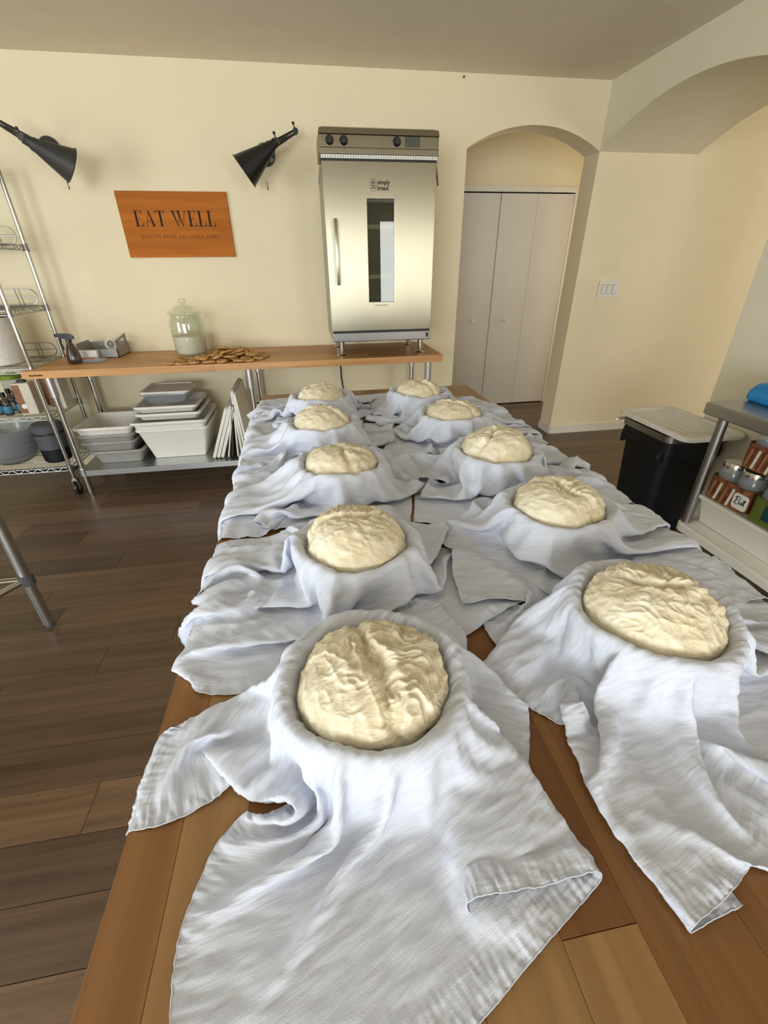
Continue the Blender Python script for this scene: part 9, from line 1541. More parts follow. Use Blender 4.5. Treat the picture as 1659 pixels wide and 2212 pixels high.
24,0,-1,0,1,-1,3,-15,6,-3,-1,2,6,-3,-1,1,3,-6,-19,9,1,-6,18,1,0,-2,1,-1,2,25,-1,1,-2,0,2,-7,-14,-7,21,2,-1,-1,-7,5,-13,3,0,6,-20,1,17,6,6,2,0,0,0,-3,24,0,-1,2,-4,2,-14,3,-8,-8,12,10,0,-5,1,-1,-11,3,1,7,6,6,-2,0,-1,1,0,0,0,23,0,0,0,
1,-13,-2,3,6,-9,-7,3,11,6,-8,7,1,-7,9,0,-1,0,-1,1,0,1,-1,0,1,24,0,-1,0,-2,-8,2,1,-3,3,-12,1,3,17,-5,3,0,1,-1,0,1,-1,1,-1,-1,2,-1,0,0,22,1,-1,-2,-4,-1,0,0,-7,9,-8,-6,0,7,15,-2,1,-1,0,1,-1,0,1,0,-2,1,0,1,-2,22,0,1,-3,-4,0,0,-3,-5,3,9,
-18,4,-3,11,11,-2,1,-2,1,1,0,-2,0,0,-1,1,1,1,-153,22,23,12,-17,15,19,17,4,14,20,-6,16,6,17,23,4,-25,4,19,14,22,3,7,11,13,16,6,7,-4,1,-2,12,12,-28,-7,4,4,2,0,8,-1,-1,-1,0,7,3,-17,0,3,-1,18,9,0,-2,0,5,-6,-4,0,1,-1,20,1,-24,-9,9,1,2,5,
2,-1,-3,1,3,4,-8,-6,4,-2,-1,5,11,8,0,5,-10,-4,0,1,-2,10,12,0,-24,-5,3,3,6,3,-4,-1,2,2,3,-3,-8,0,2,3,-4,-1,3,8,8,10,-4,0,0,1,-1,19,2,1,-23,-2,-2,6,2,-3,7,-3,5,0,2,-14,3,0,-1,2,1,-1,0,0,21,-4,0,0,1,-2,4,18,-1,1,-23,0,1,3,2,3,-2,4,3,0,
-10,-5,2,1,3,-2,1,-1,-1,0,-4,0,0,0,1,-1,14,6,2,-9,-12,0,-3,14,-6,2,1,4,1,-2,-16,3,0,1,0,1,-1,0,1,-3,0,0,0,-1,0,1,23,-2,6,-19,-10,3,5,0,0,-2,11,-2,2,-15,-2,0,-1,1,1,1,-1,0,-3,0,0,0,-1,0,-2,2,27,-1,-3,-19,0,0,3,-1,-3,11,1,1,-9,-7,-1,
-1,3,-2,0,1,0,-2,0,0,-1,2,-4,-1,-3,3,24,1,-8,-14,4,0,-3,0,7,7,-1,-1,-14,-2,2,-1,1,0,1,0,-1,0,0,1,0,3,-9,-4,-1,2,23,1,-18,1,-1,1,1,-2,17,-3,4,6,-20,-7,3,-1,1,0,0,0,-1,-1,1,-1,2,5,-16,-1,0,2,24,-14,-5,4,0,0,-5,16,1,9,2,-4,-13,-12,5,-2,
0,1,1,0,-2,0,2,-1,7,-12,-8,3,-4,12,11,-14,4,0,0,2,3,7,11,-2,-11,2,-7,-14,5,-1,0,6,2,-1,-5,-4,2,0,7,-22,2,3,-5,20,-4,-2,-1,-3,4,-2,11,15,-28,25,-9,-6,-1,-10,0,-1,5,-1,4,1,-1,-11,1,0,8,-20,3,1,1,11,-2,2,-1,-5,-3,23,-19,3,9,10,-10,7,-3,
-5,-2,-7,-1,-1,3,6,3,-11,4,-7,5,-3,-4,1,8,2,3,0,1,-7,0,-3,21,-4,-11,20,-2,-2,-1,-4,-5,1,2,1,-3,-11,-3,7,5,-6,3,-4,2,1,5,3,2,-2,0,-4,17,0,-29,19,4,4,8,-1,-3,1,1,-1,0,-6,-12,1,4,2,4,-2,-1,-1,-1,2,5,0,0,-1,-1,-3,-11,23,8,-11,-7,5,7,8,
4,-1,0,-1,5,-18,-12,5,4,6,0,2,0,1,-3,-3,2,1,2,2,-1,11,11,-19,-13,12,-3,0,1,1,-1,1,0,-2,5,-19,-5,15,-2,1,2,2,-1,-3,-3,-1,2,3,1,6,8,-17,-18,19,0,0,1,-1,0,0,-1,2,-3,2,-3,3,-3,-5,-1,8,0,0,-3,-3,0,-2,6,-11,-1,-1,-6,11,8,-3,1,-1,0,-1,1,0,
-1,1,0,-1,-21,1,14,4,-5,8,0,-2,-2,-3,3,-5,-2,-2,-6,0,11,4,-1,0,-1,-2,-1,0,1,0,3,-3,-1,8,-6,3,-1,0,-11,4,1,-1,4,-8,-13,6,-4,-2,16,3,-1,0,0,2,0,0,0,-1,1,-1,-1,10,17,-4,-22,-3,3,0,1,-3,2,-2,12,-17,-15,2,15,10,1,-11,3,-1,-1,4,1,1,0,-2,
2,0,19,0,1,3,-14,-15,5,-3,3,-4,2,1,12,-25,5,6,-3,1,1,-2,1,1,-1,2,0,0,1,-2,16,4,-2,-3,1,2,-6,-15,2,-2,4,-2,2,-7,4,-2,-1,4,1,-2,-3,0,-1,0,4,-1,-1,0,-3,15,-1,5,2,-4,7,-1,-7,-18,4,-1,2,-2,-3,0,0,0,0,2,2,-6,2,-1,0,5,2,-1,-3,4,4,9,-2,5,-7,
4,4,-1,-11,-15,3,0,0,-2,1,-1,0,0,1,1,-2,-1,0,0,6,-1,1,4,3,5,0,1,2,-1,-8,12,-2,5,-18,-10,3,-4,0,1,-3,0,-1,-1,3,5,-5,1,0,-237,5,3,11,20,16,15,15,10,6,6,6,2,-7,-2,0,3,8,11,10,4,11,25,25,27,10,6,-3,-12,24,-1,2,-7,-4,4,1,0,2,2,0,0,0,0,1,
0,-1,0,-1,1,1,-5,-19,-9,-7,14,-2,5,6,24,0,-1,1,-8,-1,4,1,2,2,0,0,0,0,0,0,0,-1,-1,2,0,0,-1,-11,-13,-14,9,3,15,25,0,0,0,-4,-5,1,4,2,0,1,0,0,1,0,0,-1,0,-2,0,3,0,-3,1,-1,-2,-11,-2,-17,26,-1,-1,0,1,-7,-2,1,6,1,0,0,0,0,1,-1,-1,0,1,1,1,-7,
1,-5,-2,2,-1,-7,1,25,0,1,-2,1,-1,-7,1,0,9,-3,0,2,3,-5,1,-1,-2,1,-11,-14,1,0,-4,7,-8,-4,1,8,27,-1,-1,0,-1,0,-4,-2,5,-3,0,-7,-2,0,12,-3,1,-7,-9,0,-4,1,-4,6,-7,-10,12,2,-1,27,0,-1,-1,-1,0,0,-9,-2,-15,8,-10,-1,7,4,-2,4,-7,0,0,3,-5,1,3,
-11,10,-9,7,-2,26,-1,0,0,-1,0,0,-3,-14,-8,0,3,-5,7,-3,2,1,1,-5,-1,6,-5,7,-14,9,-3,0,-6,7,30,-1,-1,-1,-3,-3,1,-6,-5,3,-18,13,-1,-1,2,0,-4,4,-6,3,0,-1,-11,7,-2,2,-1,1,-6,6,3,-2,-3,4,-2,-4,12,-17,13,7,-4,8,-5,2,-6,2,-6,-5,3,-1,-3,1,-2,
0,-2,1,-1,2,-1,5,-6,1,3,-2,-6,8,3,-4,19,0,2,-2,-4,0,-2,-4,5,-8,-9,9,-8,7,-8,5,-3,1,-2,0,2,8,-7,-2,0,-2,-5,16,-2,2,13,1,4,-11,7,-9,0,2,-13,2,-7,4,-7,16,-14,1,0,1,1,-12,13,11,-15,3,-2,0,11,6,-7,5,-13,-21,2,5,18,15,-3,-3,-3,-4,-6,10,-19,
12,3,-3,-1,8,4,-16,12,9,-19,2,1,2,12,1,-30,-13,5,-3,1,-1,15,27,1,-8,-7,16,-18,-4,8,4,5,2,11,4,5,-16,0,4,-8,6,-4,4,-13,-12,3,-6,0,0,5,1,10,19,-8,2,-9,-9,21,-13,9,-9,-11,-13,-6,-3,-1,4,13,9,0,5,0,-16,-2,-4,0,1,-1,1,4,-2,13,4,-1,-12,13,
9,-3,-21,14,-9,-5,-1,1,0,6,16,-7,-10,2,-1,-5,1,-2,2,5,-5,-2,2,1,1,1,-3,2,18,-25,-6,8,-12,22,-1,1,0,1,-3,-8,16,-5,1,-4,4,1,2,-2,-5,5,2,0,1,-5,-4,1,7,-19,3,12,-2,1,-6,1,-1,0,-1,3,-8,-2,11,-11,1,17,-1,6,1,-2,1,0,-6,1,-20,4,4,-9,10,-3,
3,-2,5,3,4,-3,-1,0,2,-1,-9,-5,3,1,16,12,-2,5,0,-1,-6,4,-19,-19,6,-2,27,-18,8,-2,3,-3,7,-5,4,1,0,-1,2,-2,1,4,-13,-8,29,14,0,-1,-2,2,-16,-28,9,-7,26,-10,-6,11,-1,1,2,3,1,-1,0,1,-6,2,0,-2,-10,-5,2,-3,20,13,4,-5,-14,-13,1,-1,8,5,-9,17,
-14,1,-1,-1,-5,-1,1,-1,1,-3,0,11,-10,-3,-7,-1,-1,-5,-8,5,-5,2,5,8,-1,10,-16,12,18,-11,2,-2,1,-6,0,0,0,0,2,2,0,-7,6,-11,-3,-3,-3,-4,3,-1,-5,0,2,19,-4,8,-1,3,-2,-2,1,-1,2,0,0,1,-1,0,12,-18,-2,10,0,-16,-6,1,8,-12,10,10,-4,3,6,-2,1,-4,
3,4,-5,2,-1,-1,0,0,1,-3,15,-24,3,7,-2,13,-10,-1,-13,10,-3,5,0,4,-2,-1,1,0,-1,-3,12,-10,2,0,0,1,-1,6,1,-20,3,13,-5,-2,6,1,-8,0,-8,22,-7,2,-5,3,0,-3,1,1,-4,13,-6,-4,0,0,-1,3,-3,5,-3,0,-2,1,-8,8,2,-6,3,1,-12,13,-2,-2,6,-3,1,-2,3,0,4,3,
-3,-5,-1,],
[-301,7,4,5,6,6,6,6,0,19,22,7,8,1,-1,-19,-14,-15,12,14,13,12,11,15,16,16,15,11,12,24,-1,0,0,0,0,-1,1,-3,-14,-2,9,7,3,-6,0,-2,3,1,0,1,0,2,-2,-1,-1,1,1,-1,23,-1,1,0,0,0,-2,0,-17,5,-2,2,5,10,-9,2,0,4,0,-1,0,0,-2,2,-1,1,-1,0,2,24,0,-1,0,
0,0,2,-12,-5,1,4,-2,-3,-2,9,0,-1,9,-3,0,-1,0,1,0,0,-1,0,1,1,22,0,1,1,-2,0,-1,-13,3,-4,4,-8,-7,-4,13,-5,18,4,-2,-1,2,-1,0,0,0,-1,0,1,-1,27,-1,-3,-3,5,1,-14,-4,10,-9,-4,-3,-8,1,1,18,9,-4,3,-8,5,-3,3,0,0,0,-1,-1,2,-4,8,7,8,-10,-15,11,
4,14,-5,-16,2,5,1,2,8,-5,2,-1,-2,-2,10,-3,0,-1,1,-2,3,-22,4,4,-2,-13,5,21,-8,0,0,11,-4,0,-2,-3,0,5,-2,3,-2,5,-7,1,4,-2,3,-3,5,-21,-18,17,-8,0,11,6,-9,-8,13,-8,0,6,-9,-1,-1,1,1,7,0,-1,4,-2,-4,2,2,-2,5,-15,-19,6,19,2,2,-1,-1,-4,2,3,-2,
2,-8,3,-2,1,0,2,-1,2,1,-2,-1,-1,2,-5,5,-4,-23,5,-6,1,13,8,-1,1,-5,0,-5,8,-2,1,1,2,-1,3,-1,0,-2,-1,-2,-2,0,1,3,-26,-4,4,-3,18,-2,0,9,14,0,-2,-1,4,-1,0,2,2,3,5,-4,-4,-3,-2,1,1,-1,-5,-3,7,-3,-19,1,18,9,6,-1,-5,0,15,0,4,0,3,0,1,2,3,0,-3,
-2,-2,-1,1,1,0,1,-9,1,6,-7,9,3,-4,11,-1,0,-1,-4,15,-4,5,0,-1,-1,2,0,-2,0,-4,1,4,0,-6,9,-3,1,-10,6,4,3,-2,-2,12,-1,2,-1,2,1,7,-12,6,4,-4,-1,0,-1,-1,3,-6,12,-7,5,-3,6,-3,-1,0,6,-1,-2,-1,19,-14,-1,6,-3,11,-5,1,7,-1,-6,0,-5,0,1,3,7,0,3,
-4,1,2,3,-3,2,-1,-1,0,0,22,-2,-16,-10,-5,-1,25,5,4,-16,4,10,-2,1,-1,3,-12,0,14,0,-2,-1,2,0,0,1,-1,0,0,22,1,-1,-9,-17,-3,6,19,-3,-7,7,-1,2,0,-3,-3,14,-14,4,10,-2,-2,1,3,-1,-1,1,-1,0,25,-4,3,-4,4,-15,-2,2,4,3,2,0,1,-5,5,-7,10,-2,-6,5,
4,-2,0,2,0,-1,0,0,1,15,5,-4,7,-1,1,-17,-4,5,11,2,-2,5,-3,1,0,-5,10,-7,-3,7,-1,-2,5,-6,5,0,0,1,23,-9,0,-6,15,-2,2,-15,-10,22,-1,-2,3,4,-2,4,-7,2,2,-5,-3,11,-12,-6,0,-4,9,2,3,25,-5,-9,-5,3,13,0,0,-8,-2,7,1,1,3,0,1,-2,-3,1,0,-5,-7,3,-24,
19,-5,-1,-3,2,23,-2,-3,1,-10,9,0,-8,10,-2,2,0,0,4,0,1,-2,-4,4,-7,-15,-2,12,-10,-7,14,-8,1,0,18,-5,-10,-2,6,-4,-8,23,-1,0,1,2,-1,3,3,-1,-1,0,-22,4,3,-13,9,6,-19,13,-7,4,-2,17,0,4,-10,-11,-6,18,4,0,1,0,2,1,-2,3,-4,-6,1,-10,-10,15,-3,
-6,12,-10,-4,3,2,0,17,-1,-1,8,-13,3,3,0,0,0,-1,-1,3,-12,-3,1,3,-4,6,-10,-8,17,-12,12,-2,-8,3,1,-1,17,-2,7,-1,2,-8,3,-1,0,0,0,0,-22,13,-7,-15,14,0,8,-5,-8,-2,5,-1,13,-12,3,0,-1,14,8,2,-1,0,-5,-1,0,1,0,-3,-16,1,-9,19,-9,-10,9,-1,10,-9,
-9,3,0,9,1,-2,-1,-1,19,4,-1,1,1,-4,-3,1,0,-5,-15,4,11,-7,-14,21,-18,4,-6,12,5,-11,-11,6,-1,8,2,-3,0,-140,23,23,23,23,23,21,21,24,13,4,0,-2,-22,-19,14,18,18,20,17,18,19,22,21,19,18,18,19,19,-5,0,0,0,0,-1,1,3,-7,-12,-1,0,17,6,12,6,-8,
-6,-22,4,0,2,-2,-1,0,0,1,1,0,-5,0,0,0,0,1,0,0,-20,2,1,3,1,21,15,-8,5,-1,-21,-7,1,-1,0,0,0,0,0,1,0,-5,1,0,0,0,-1,3,-13,-8,2,2,5,-3,14,12,1,2,-2,0,-24,3,-1,0,-1,0,0,0,-1,0,-3,-1,0,0,0,0,-2,-17,1,2,0,11,4,-1,2,1,-1,1,17,-13,-15,3,-1,-1,
-1,1,-1,0,0,-6,1,1,0,-1,3,-13,-8,9,1,5,1,2,3,-2,4,-11,14,0,18,-18,-10,-6,-2,1,-1,1,-1,-1,4,-5,-3,-2,-2,-4,-7,-1,18,-6,2,-1,1,-1,0,1,11,-8,-3,22,6,-23,-4,-8,-1,0,0,0,-5,-11,-1,0,0,2,0,-11,5,0,12,-1,1,-1,1,-1,-2,6,-6,19,-18,19,6,-26,
-7,1,0,0,-4,-5,-13,5,0,1,-1,-5,-8,19,-8,0,7,-5,3,2,2,2,-9,10,1,-6,-1,19,2,-22,-10,3,-5,-6,1,2,-8,2,-4,2,-9,8,5,-4,3,-7,2,0,3,4,-1,3,-11,6,12,-19,-4,27,6,-22,-13,-4,-1,-2,24,-19,-12,2,0,-2,-6,-5,11,-1,-1,-2,0,5,2,1,-3,-1,-1,-3,-3,-5,
0,20,-8,-16,0,-2,12,22,5,-12,-20,-3,3,15,-7,-9,-1,-1,-1,-1,0,3,0,-1,0,-3,13,-1,-18,-2,4,2,-5,-4,16,7,5,6,9,3,-16,-3,-6,-8,5,-1,1,1,0,-5,-3,2,0,0,2,3,18,-9,-21,2,2,-2,14,3,-3,-26,6,2,9,10,-8,-14,11,4,5,2,-2,-2,-3,-3,-3,0,3,1,-7,13,17,
-14,-22,4,18,6,-3,1,-9,-13,2,-2,-2,6,15,17,-8,-11,7,-1,-2,-2,-3,3,-6,2,-8,5,-3,19,4,-8,-9,16,-3,1,-1,-3,14,-13,-8,-2,6,22,-7,-9,-4,-6,9,1,-2,-1,-3,12,-16,5,-9,2,5,15,-3,2,-1,0,0,0,-11,10,23,2,-5,1,-7,-4,-9,11,-7,-14,5,0,1,1,-1,3,-8,
2,-4,-1,17,1,0,0,0,1,0,-5,-2,0,15,14,-3,-3,-9,7,2,-11,-9,1,0,-1,-1,-4,14,-14,2,-4,1,9,8,1,0,-1,-1,0,-4,0,-2,3,4,15,-1,3,0,-1,-7,-13,-3,2,0,1,-2,-5,18,-20,7,-6,0,19,-3,1,0,0,0,14,-10,-1,-5,0,2,16,7,-1,-6,-4,-4,-14,1,1,3,-5,-1,7,7,-18,
7,-13,13,9,-1,-1,0,0,4,10,-2,0,-13,0,0,14,14,-15,0,-2,-15,1,1,-2,6,-8,-2,21,-14,-9,11,-15,24,-7,2,-2,0,5,1,4,6,-4,-15,3,-5,12,10,-6,3,-12,-8,1,0,7,-5,-5,-4,28,-20,0,1,1,7,-3,0,0,8,-2,-1,2,9,-14,-8,-8,-4,15,18,-3,1,-19,2,1,-4,22,-25,
-1,3,15,-13,2,2,3,0,0,0,13,-4,-3,-8,-20,7,-2,3,0,-4,21,11,-1,-13,-6,2,-1,8,7,-24,1,7,5,1,-3,2,-2,2,0,17,-2,1,-32,-8,8,0,0,-2,2,-2,26,6,-5,-15,2,1,-3,18,-12,-15,4,4,7,-3,1,1,0,1,15,3,-17,-8,-9,-2,0,1,1,-2,1,1,27,-1,-13,-3,2,-1,10,10,
-22,-6,4,5,3,-3,3,0,-1,18,-3,-21,1,-2,-10,2,-2,0,1,0,-1,4,25,-15,-4,0,0,5,16,-1,-22,0,0,8,-2,1,0,1,22,-24,-5,2,1,-11,1,-1,-1,0,0,3,-2,8,19,-22,5,-2,-4,16,13,-8,-20,2,3,2,0,1,-1,5,-13,2,-1,3,-6,-8,4,-1,-1,1,1,3,11,1,-1,-9,1,-2,-1,23,
7,-15,-13,2,2,2,0,1,-2,0,0,0,0,2,4,4,-3,3,-6,24,-15,-6,-2,-5,-1,3,-2,1,-1,0,1,-1,0,0,0,0,0,0,0,0,0,0,-1,1,-7,10,8,-10,-4,9,-5,-4,2,14,-3,-11,1,0,0,-1,1,0,0,0,0,0,0,0,0,0,0,-1,-6,7,1,1,-2,-13,10,1,0,13,-5,-8,9,-8,2,-1,3,-3,1,-1,0,0,
0,0,0,0,0,0,1,0,6,-9,-1,11,-19,4,14,11,-8,-1,-8,-1,3,-4,2,-1,0,-1,1,0,0,0,1,0,0,-1,1,-3,7,-7,4,1,2,20,0,0,-3,4,-15,-5,-5,9,-10,-1,-3,5,-1,1,0,-1,0,-1,-1,0,4,-4,5,2,-8,12,9,4,-1,2,1,1,-8,-14,13,-11,-5,3,11,-8,-8,3,-3,1,3,0,10,7,5,-8,
-2,-4,4,-5,3,1,13,2,-3,-5,-2,-3,6,-3,2,-17,-5,-5,24,-10,1,-1,2,0,-1,11,-6,-15,-3,2,3,6,18,-1,-5,6,-22,-16,-4,2,17,26,-6,0,-2,-1,-12,-5,11,-6,5,-4,9,-3,-12,-9,10,9,1,7,-11,14,3,5,-33,-6,-1,0,1,-2,7,31,0,-3,0,2,-11,6,-3,-3,7,-12,3,-4,
21,-6,-7,-3,0,6,-1,5,-18,-10,1,-5,-1,1,5,-1,10,22,-3,-8,4,1,-7,10,-5,-16,8,1,-5,-6,15,0,-4,9,4,-1,-3,-20,1,-4,1,4,-3,0,6,0,14,0,2,-12,10,-18,-1,1,11,-4,-11,13,-4,-16,10,9,-3,-10,5,-2,-6,1,0,2,3,-3,-1,1,0,2,3,3,-6,-10,19,-16,12,-7,-10,
13,-13,2,15,-10,5,-6,7,0,0,4,1,1,-2,-5,6,2,-1,1,-13,4,-2,11,-15,-1,13,-8,-4,10,-3,0,-5,-8,7,-4,9,1,-2,0,15,-1,3,1,1,0,0,-6,-1,-20,-4,15,-10,17,-10,1,-7,11,-4,1,4,2,-3,-2,-3,-2,3,-14,-2,25,11,0,2,0,0,-6,7,-26,-8,3,0,9,-16,21,-7,2,0,
0,0,2,10,8,-4,-3,-15,-10,-4,5,-5,23,16,3,1,-1,-2,-31,-1,3,-2,-3,13,0,-10,7,-1,1,0,0,1,-12,4,10,-6,-2,-12,10,-6,-8,-2,16,10,7,-8,-15,-11,2,21,-2,-3,1,10,2,-5,-2,0,0,0,-2,4,-9,-1,0,16,-7,-16,2,-5,3,-5,-1,-3,-1,5,11,-15,10,18,-7,-8,10,
6,-4,-1,0,0,1,6,-2,-10,-6,12,-13,30,-13,-16,7,-7,-3,3,-8,6,-10,19,-7,-9,17,10,-11,3,-4,4,2,-1,1,-1,-9,19,3,-13,1,-4,-16,25,-13,7,-7,-4,3,-8,4,0,-1,19,-18,-2,19,-4,-5,1,-9,12,1,1,-1,2,-18,25,11,-17,-3,-4,-9,17,-10,-1,-7,4,7,-3,8,-19,
23,-2,-12,-6,15,-13,-8,-1,-2,5,4,6,2,-1,-23,16,26,-13,0,-3,-13,3,-1,6,-9,13,-4,4,-6,-7,21,-14,-4,-15,0,-4,4,-3,-4,-1,-1,3,-2,0,-15,-2,30,-15,-2,4,-11,14,-5,-2,3,-1,1,0,-4,-3,-1,-20,5,-1,0,1,-2,-1,-1,-2,11,3,8,-8,-22,-8,14,3,-1,0,-8,
12,-5,-4,5,-5,4,-10,-8,-3,3,-6,1,0,0,-1,-1,-1,-2,-5,1,5,2,-1,-2,0,-4,5,-1,-2,-5,10,-13,-5,-4,-2,-2,-4,5,0,0,-2,1,-1,0,-1,-2,0,-4,5,-15,9,14,-11,-2,6,-3,2,-1,-3,-8,-8,-5,1,1,-3,3,-1,1,1,-3,0,1,-1,-1,-1,0,4,-11,1,1,8,1,1,-7,3,-2,1,0,
-17,-1,-3,-2,1,-2,1,2,-1,-1,1,-1,0,-1,-1,0,-1,4,-10,8,0,2,-2,1,2,-7,4,-9,-13,4,-5,0,-3,2,0,0,2,1,0,-4,1,-1,0,-1,0,-1,-10,11,-2,3,-4,8,-8,7,-1,-13,-11,0,1,8,-7,-3,-2,0,1,1,4,0,-1,-4,0,-1,-1,0,0,],
[-174,-9,-8,-1,-4,-7,-2,-3,18,3,3,-11,-2,5,1,-8,0,3,-14,6,-1,19,-2,4,-8,10,-3,5,22,19,0,-1,-8,-4,-3,2,-2,-2,2,-3,-2,7,-4,6,7,-4,5,5,-4,-8,-4,-12,-7,0,6,9,-5,-4,21,0,0,-1,-4,-2,-6,-1,-4,-4,0,11,-10,-5,3,9,15,-2,2,-5,5,-20,-6,-5,12,-16,
10,3,-9,22,0,0,0,0,2,-3,2,-5,2,3,-9,0,2,-6,10,1,3,-6,2,5,-12,5,3,-9,0,-23,10,-5,21,1,0,-1,1,-1,1,1,0,0,-2,2,-3,-1,1,-4,1,-3,6,3,-7,1,6,-8,-5,-5,4,-16,1,23,-1,-1,1,-1,-1,2,0,-1,1,1,-5,5,-4,-2,4,1,-3,7,-2,-4,3,-3,1,3,-2,-4,-2,-10,21,
0,1,0,1,2,-4,3,-2,-1,-8,4,3,5,-5,-6,7,3,-1,-1,-2,-3,0,3,1,1,2,0,0,24,-2,-4,-4,-5,-8,4,16,3,-7,4,-5,6,0,2,-7,-2,9,-1,-3,-3,0,4,2,1,0,-1,0,0,-5,-5,-3,-3,0,3,25,0,10,-7,-14,7,10,4,2,-2,-8,5,4,-4,-1,4,0,2,-1,0,1,0,0,-19,1,0,3,-2,29,-1,
7,-14,7,7,-5,0,1,2,0,-1,0,9,-7,2,1,4,-1,0,1,-1,0,1,-16,0,1,-5,26,8,0,-6,1,-18,22,-2,-14,4,4,1,6,-4,-1,12,-2,7,-2,1,0,0,1,0,0,-23,6,-3,22,13,-3,1,1,-14,9,-19,25,-1,-1,-2,1,-3,-11,-8,19,14,0,1,0,0,-1,0,1,0,-1,-5,8,12,-2,1,0,-1,-3,6,4,
-3,1,-3,1,4,-8,-3,8,-6,11,1,0,-1,1,1,0,0,2,21,-1,-4,-2,-1,-1,3,-8,3,0,11,-11,0,1,0,0,5,3,-7,0,2,11,2,0,-2,-2,-1,1,2,17,-2,-3,5,-3,0,-12,1,8,10,-7,3,-2,0,0,0,-1,2,1,-2,-2,-5,-11,-5,6,11,6,6,5,6,-10,16,3,1,-1,3,-12,9,4,-2,2,2,-1,2,0,
-3,-1,0,-4,-6,-4,-12,14,9,-4,7,5,1,-5,6,17,-4,3,-5,0,10,-1,-3,3,3,3,4,-1,-5,-2,-3,0,-2,-2,-12,11,3,-6,9,2,-1,1,-13,26,1,0,-3,5,3,0,1,0,2,2,3,3,-3,-2,-3,-2,-2,0,-12,4,12,-9,8,0,-1,1,1,-9,22,1,0,2,-3,4,2,1,-1,1,1,1,-2,0,-1,-1,-4,7,-5,
6,4,-3,-2,0,3,1,0,-1,11,-16,7,4,4,6,-3,2,-3,5,-1,-1,0,0,0,0,-3,8,-6,7,-2,-3,-3,5,-9,-12,-3,-3,-1,24,-8,-15,2,2,1,6,-4,0,7,2,-4,-2,0,-2,2,7,0,-15,-18,-4,-3,4,-4,-5,1,-1,1,0,22,3,-7,-12,-1,0,0,14,1,-6,3,2,-3,-2,2,3,-6,-13,13,-5,-15,-6,
-3,1,10,8,2,2,2,24,-1,2,-4,-9,-1,-6,4,11,-1,2,-12,6,-4,-2,6,-15,1,-8,2,16,10,2,0,0,0,1,1,-1,24,0,0,-1,-6,-1,-1,-11,7,10,-4,-3,-2,-19,1,11,11,-9,1,13,4,-1,-2,-1,1,0,0,-1,2,23,0,0,0,-3,-9,5,-3,-7,6,8,2,-15,4,-13,-4,20,4,4,-9,-5,-3,-6,
18,5,0,0,1,-1,24,0,0,-1,-1,-5,-13,7,0,-4,7,9,-4,2,-2,-26,5,20,-2,3,-2,-9,12,-3,0,4,0,-1,2,24,-1,0,0,0,0,-5,-15,2,2,0,13,0,1,0,0,-7,2,2,-9,-9,1,15,5,-2,-1,2,2,0,23,1,0,-1,0,-1,1,2,-14,-5,0,10,7,-2,-4,-2,5,-6,-19,-4,2,28,-3,-4,6,0,1,
0,1,24,0,0,0,-1,0,0,-1,2,-13,-6,1,14,-2,0,3,-9,-22,2,0,23,3,4,-7,4,1,1,0,0,-184,22,20,18,23,24,23,23,12,-21,-24,-3,28,24,25,19,-13,-20,5,14,17,10,13,16,11,10,6,9,8,8,0,3,1,-3,-2,-1,2,-6,-2,-1,2,-3,-1,-3,6,14,-5,-2,2,2,3,-3,-1,3,8,1,
0,0,7,0,-1,3,-1,-1,0,0,-6,-1,2,-5,1,0,-2,-6,16,1,4,0,-7,10,-12,4,5,4,8,-2,2,9,0,0,-1,1,-1,-2,1,-5,-1,-2,4,-1,-2,-3,-10,3,20,4,-4,-2,-19,16,-1,3,-1,9,8,-2,9,0,0,0,0,0,0,-6,-3,2,0,6,-1,-2,5,-16,-16,29,0,4,-12,0,10,0,-3,2,-2,9,7,10,0,
-1,0,0,2,-4,1,-6,0,2,4,-2,2,-3,4,-14,1,6,-3,-2,17,-6,-2,1,-1,1,-1,8,10,-1,1,1,0,1,0,-7,-1,4,5,-7,-1,-1,6,6,-8,-13,7,0,15,-9,-7,2,2,1,0,0,0,10,0,-3,-3,-3,-6,-6,1,14,1,-3,-1,1,1,-5,17,2,-18,1,9,-3,-9,4,3,2,-1,0,0,1,-10,-4,-2,-2,0,-1,
2,-1,7,-3,1,8,-1,0,3,4,21,-12,-6,-4,-4,11,-5,5,-2,1,0,0,-1,-17,1,0,0,1,-2,-1,-1,2,5,8,0,1,1,-1,0,9,5,-6,-4,13,-20,14,-4,1,0,0,0,1,-15,1,-2,1,-2,-2,0,-2,0,8,15,5,-7,1,-1,0,-14,19,5,7,-18,2,4,-1,1,0,0,0,0,-10,-7,3,0,-6,1,-1,0,-5,11,6,
3,4,-1,-2,-3,13,8,1,-4,-18,14,-3,1,-1,0,1,0,-1,-14,3,-3,-5,4,-4,1,4,1,5,2,3,0,-2,2,-5,7,6,-7,-22,19,10,-2,1,0,1,-1,0,1,10,3,4,-23,-15,4,0,0,7,0,9,-6,2,2,2,2,-6,-3,-1,10,9,-6,2,0,0,-1,-1,-1,-1,18,-5,-7,16,-21,-20,4,4,0,11,-8,2,-1,3,
2,2,2,-8,10,4,-1,4,-10,-3,0,0,-1,-2,1,-9,-12,-1,12,30,-7,-19,-9,11,-2,-3,-1,1,3,3,2,-1,2,-9,13,9,-4,-18,-1,1,-2,1,3,-1,-24,5,5,-4,9,29,2,-15,-12,-5,2,1,-3,1,5,-1,1,0,0,-4,-7,-9,12,6,-2,1,1,-1,0,-24,6,2,3,-1,0,15,-2,-6,6,-2,-2,2,-3,
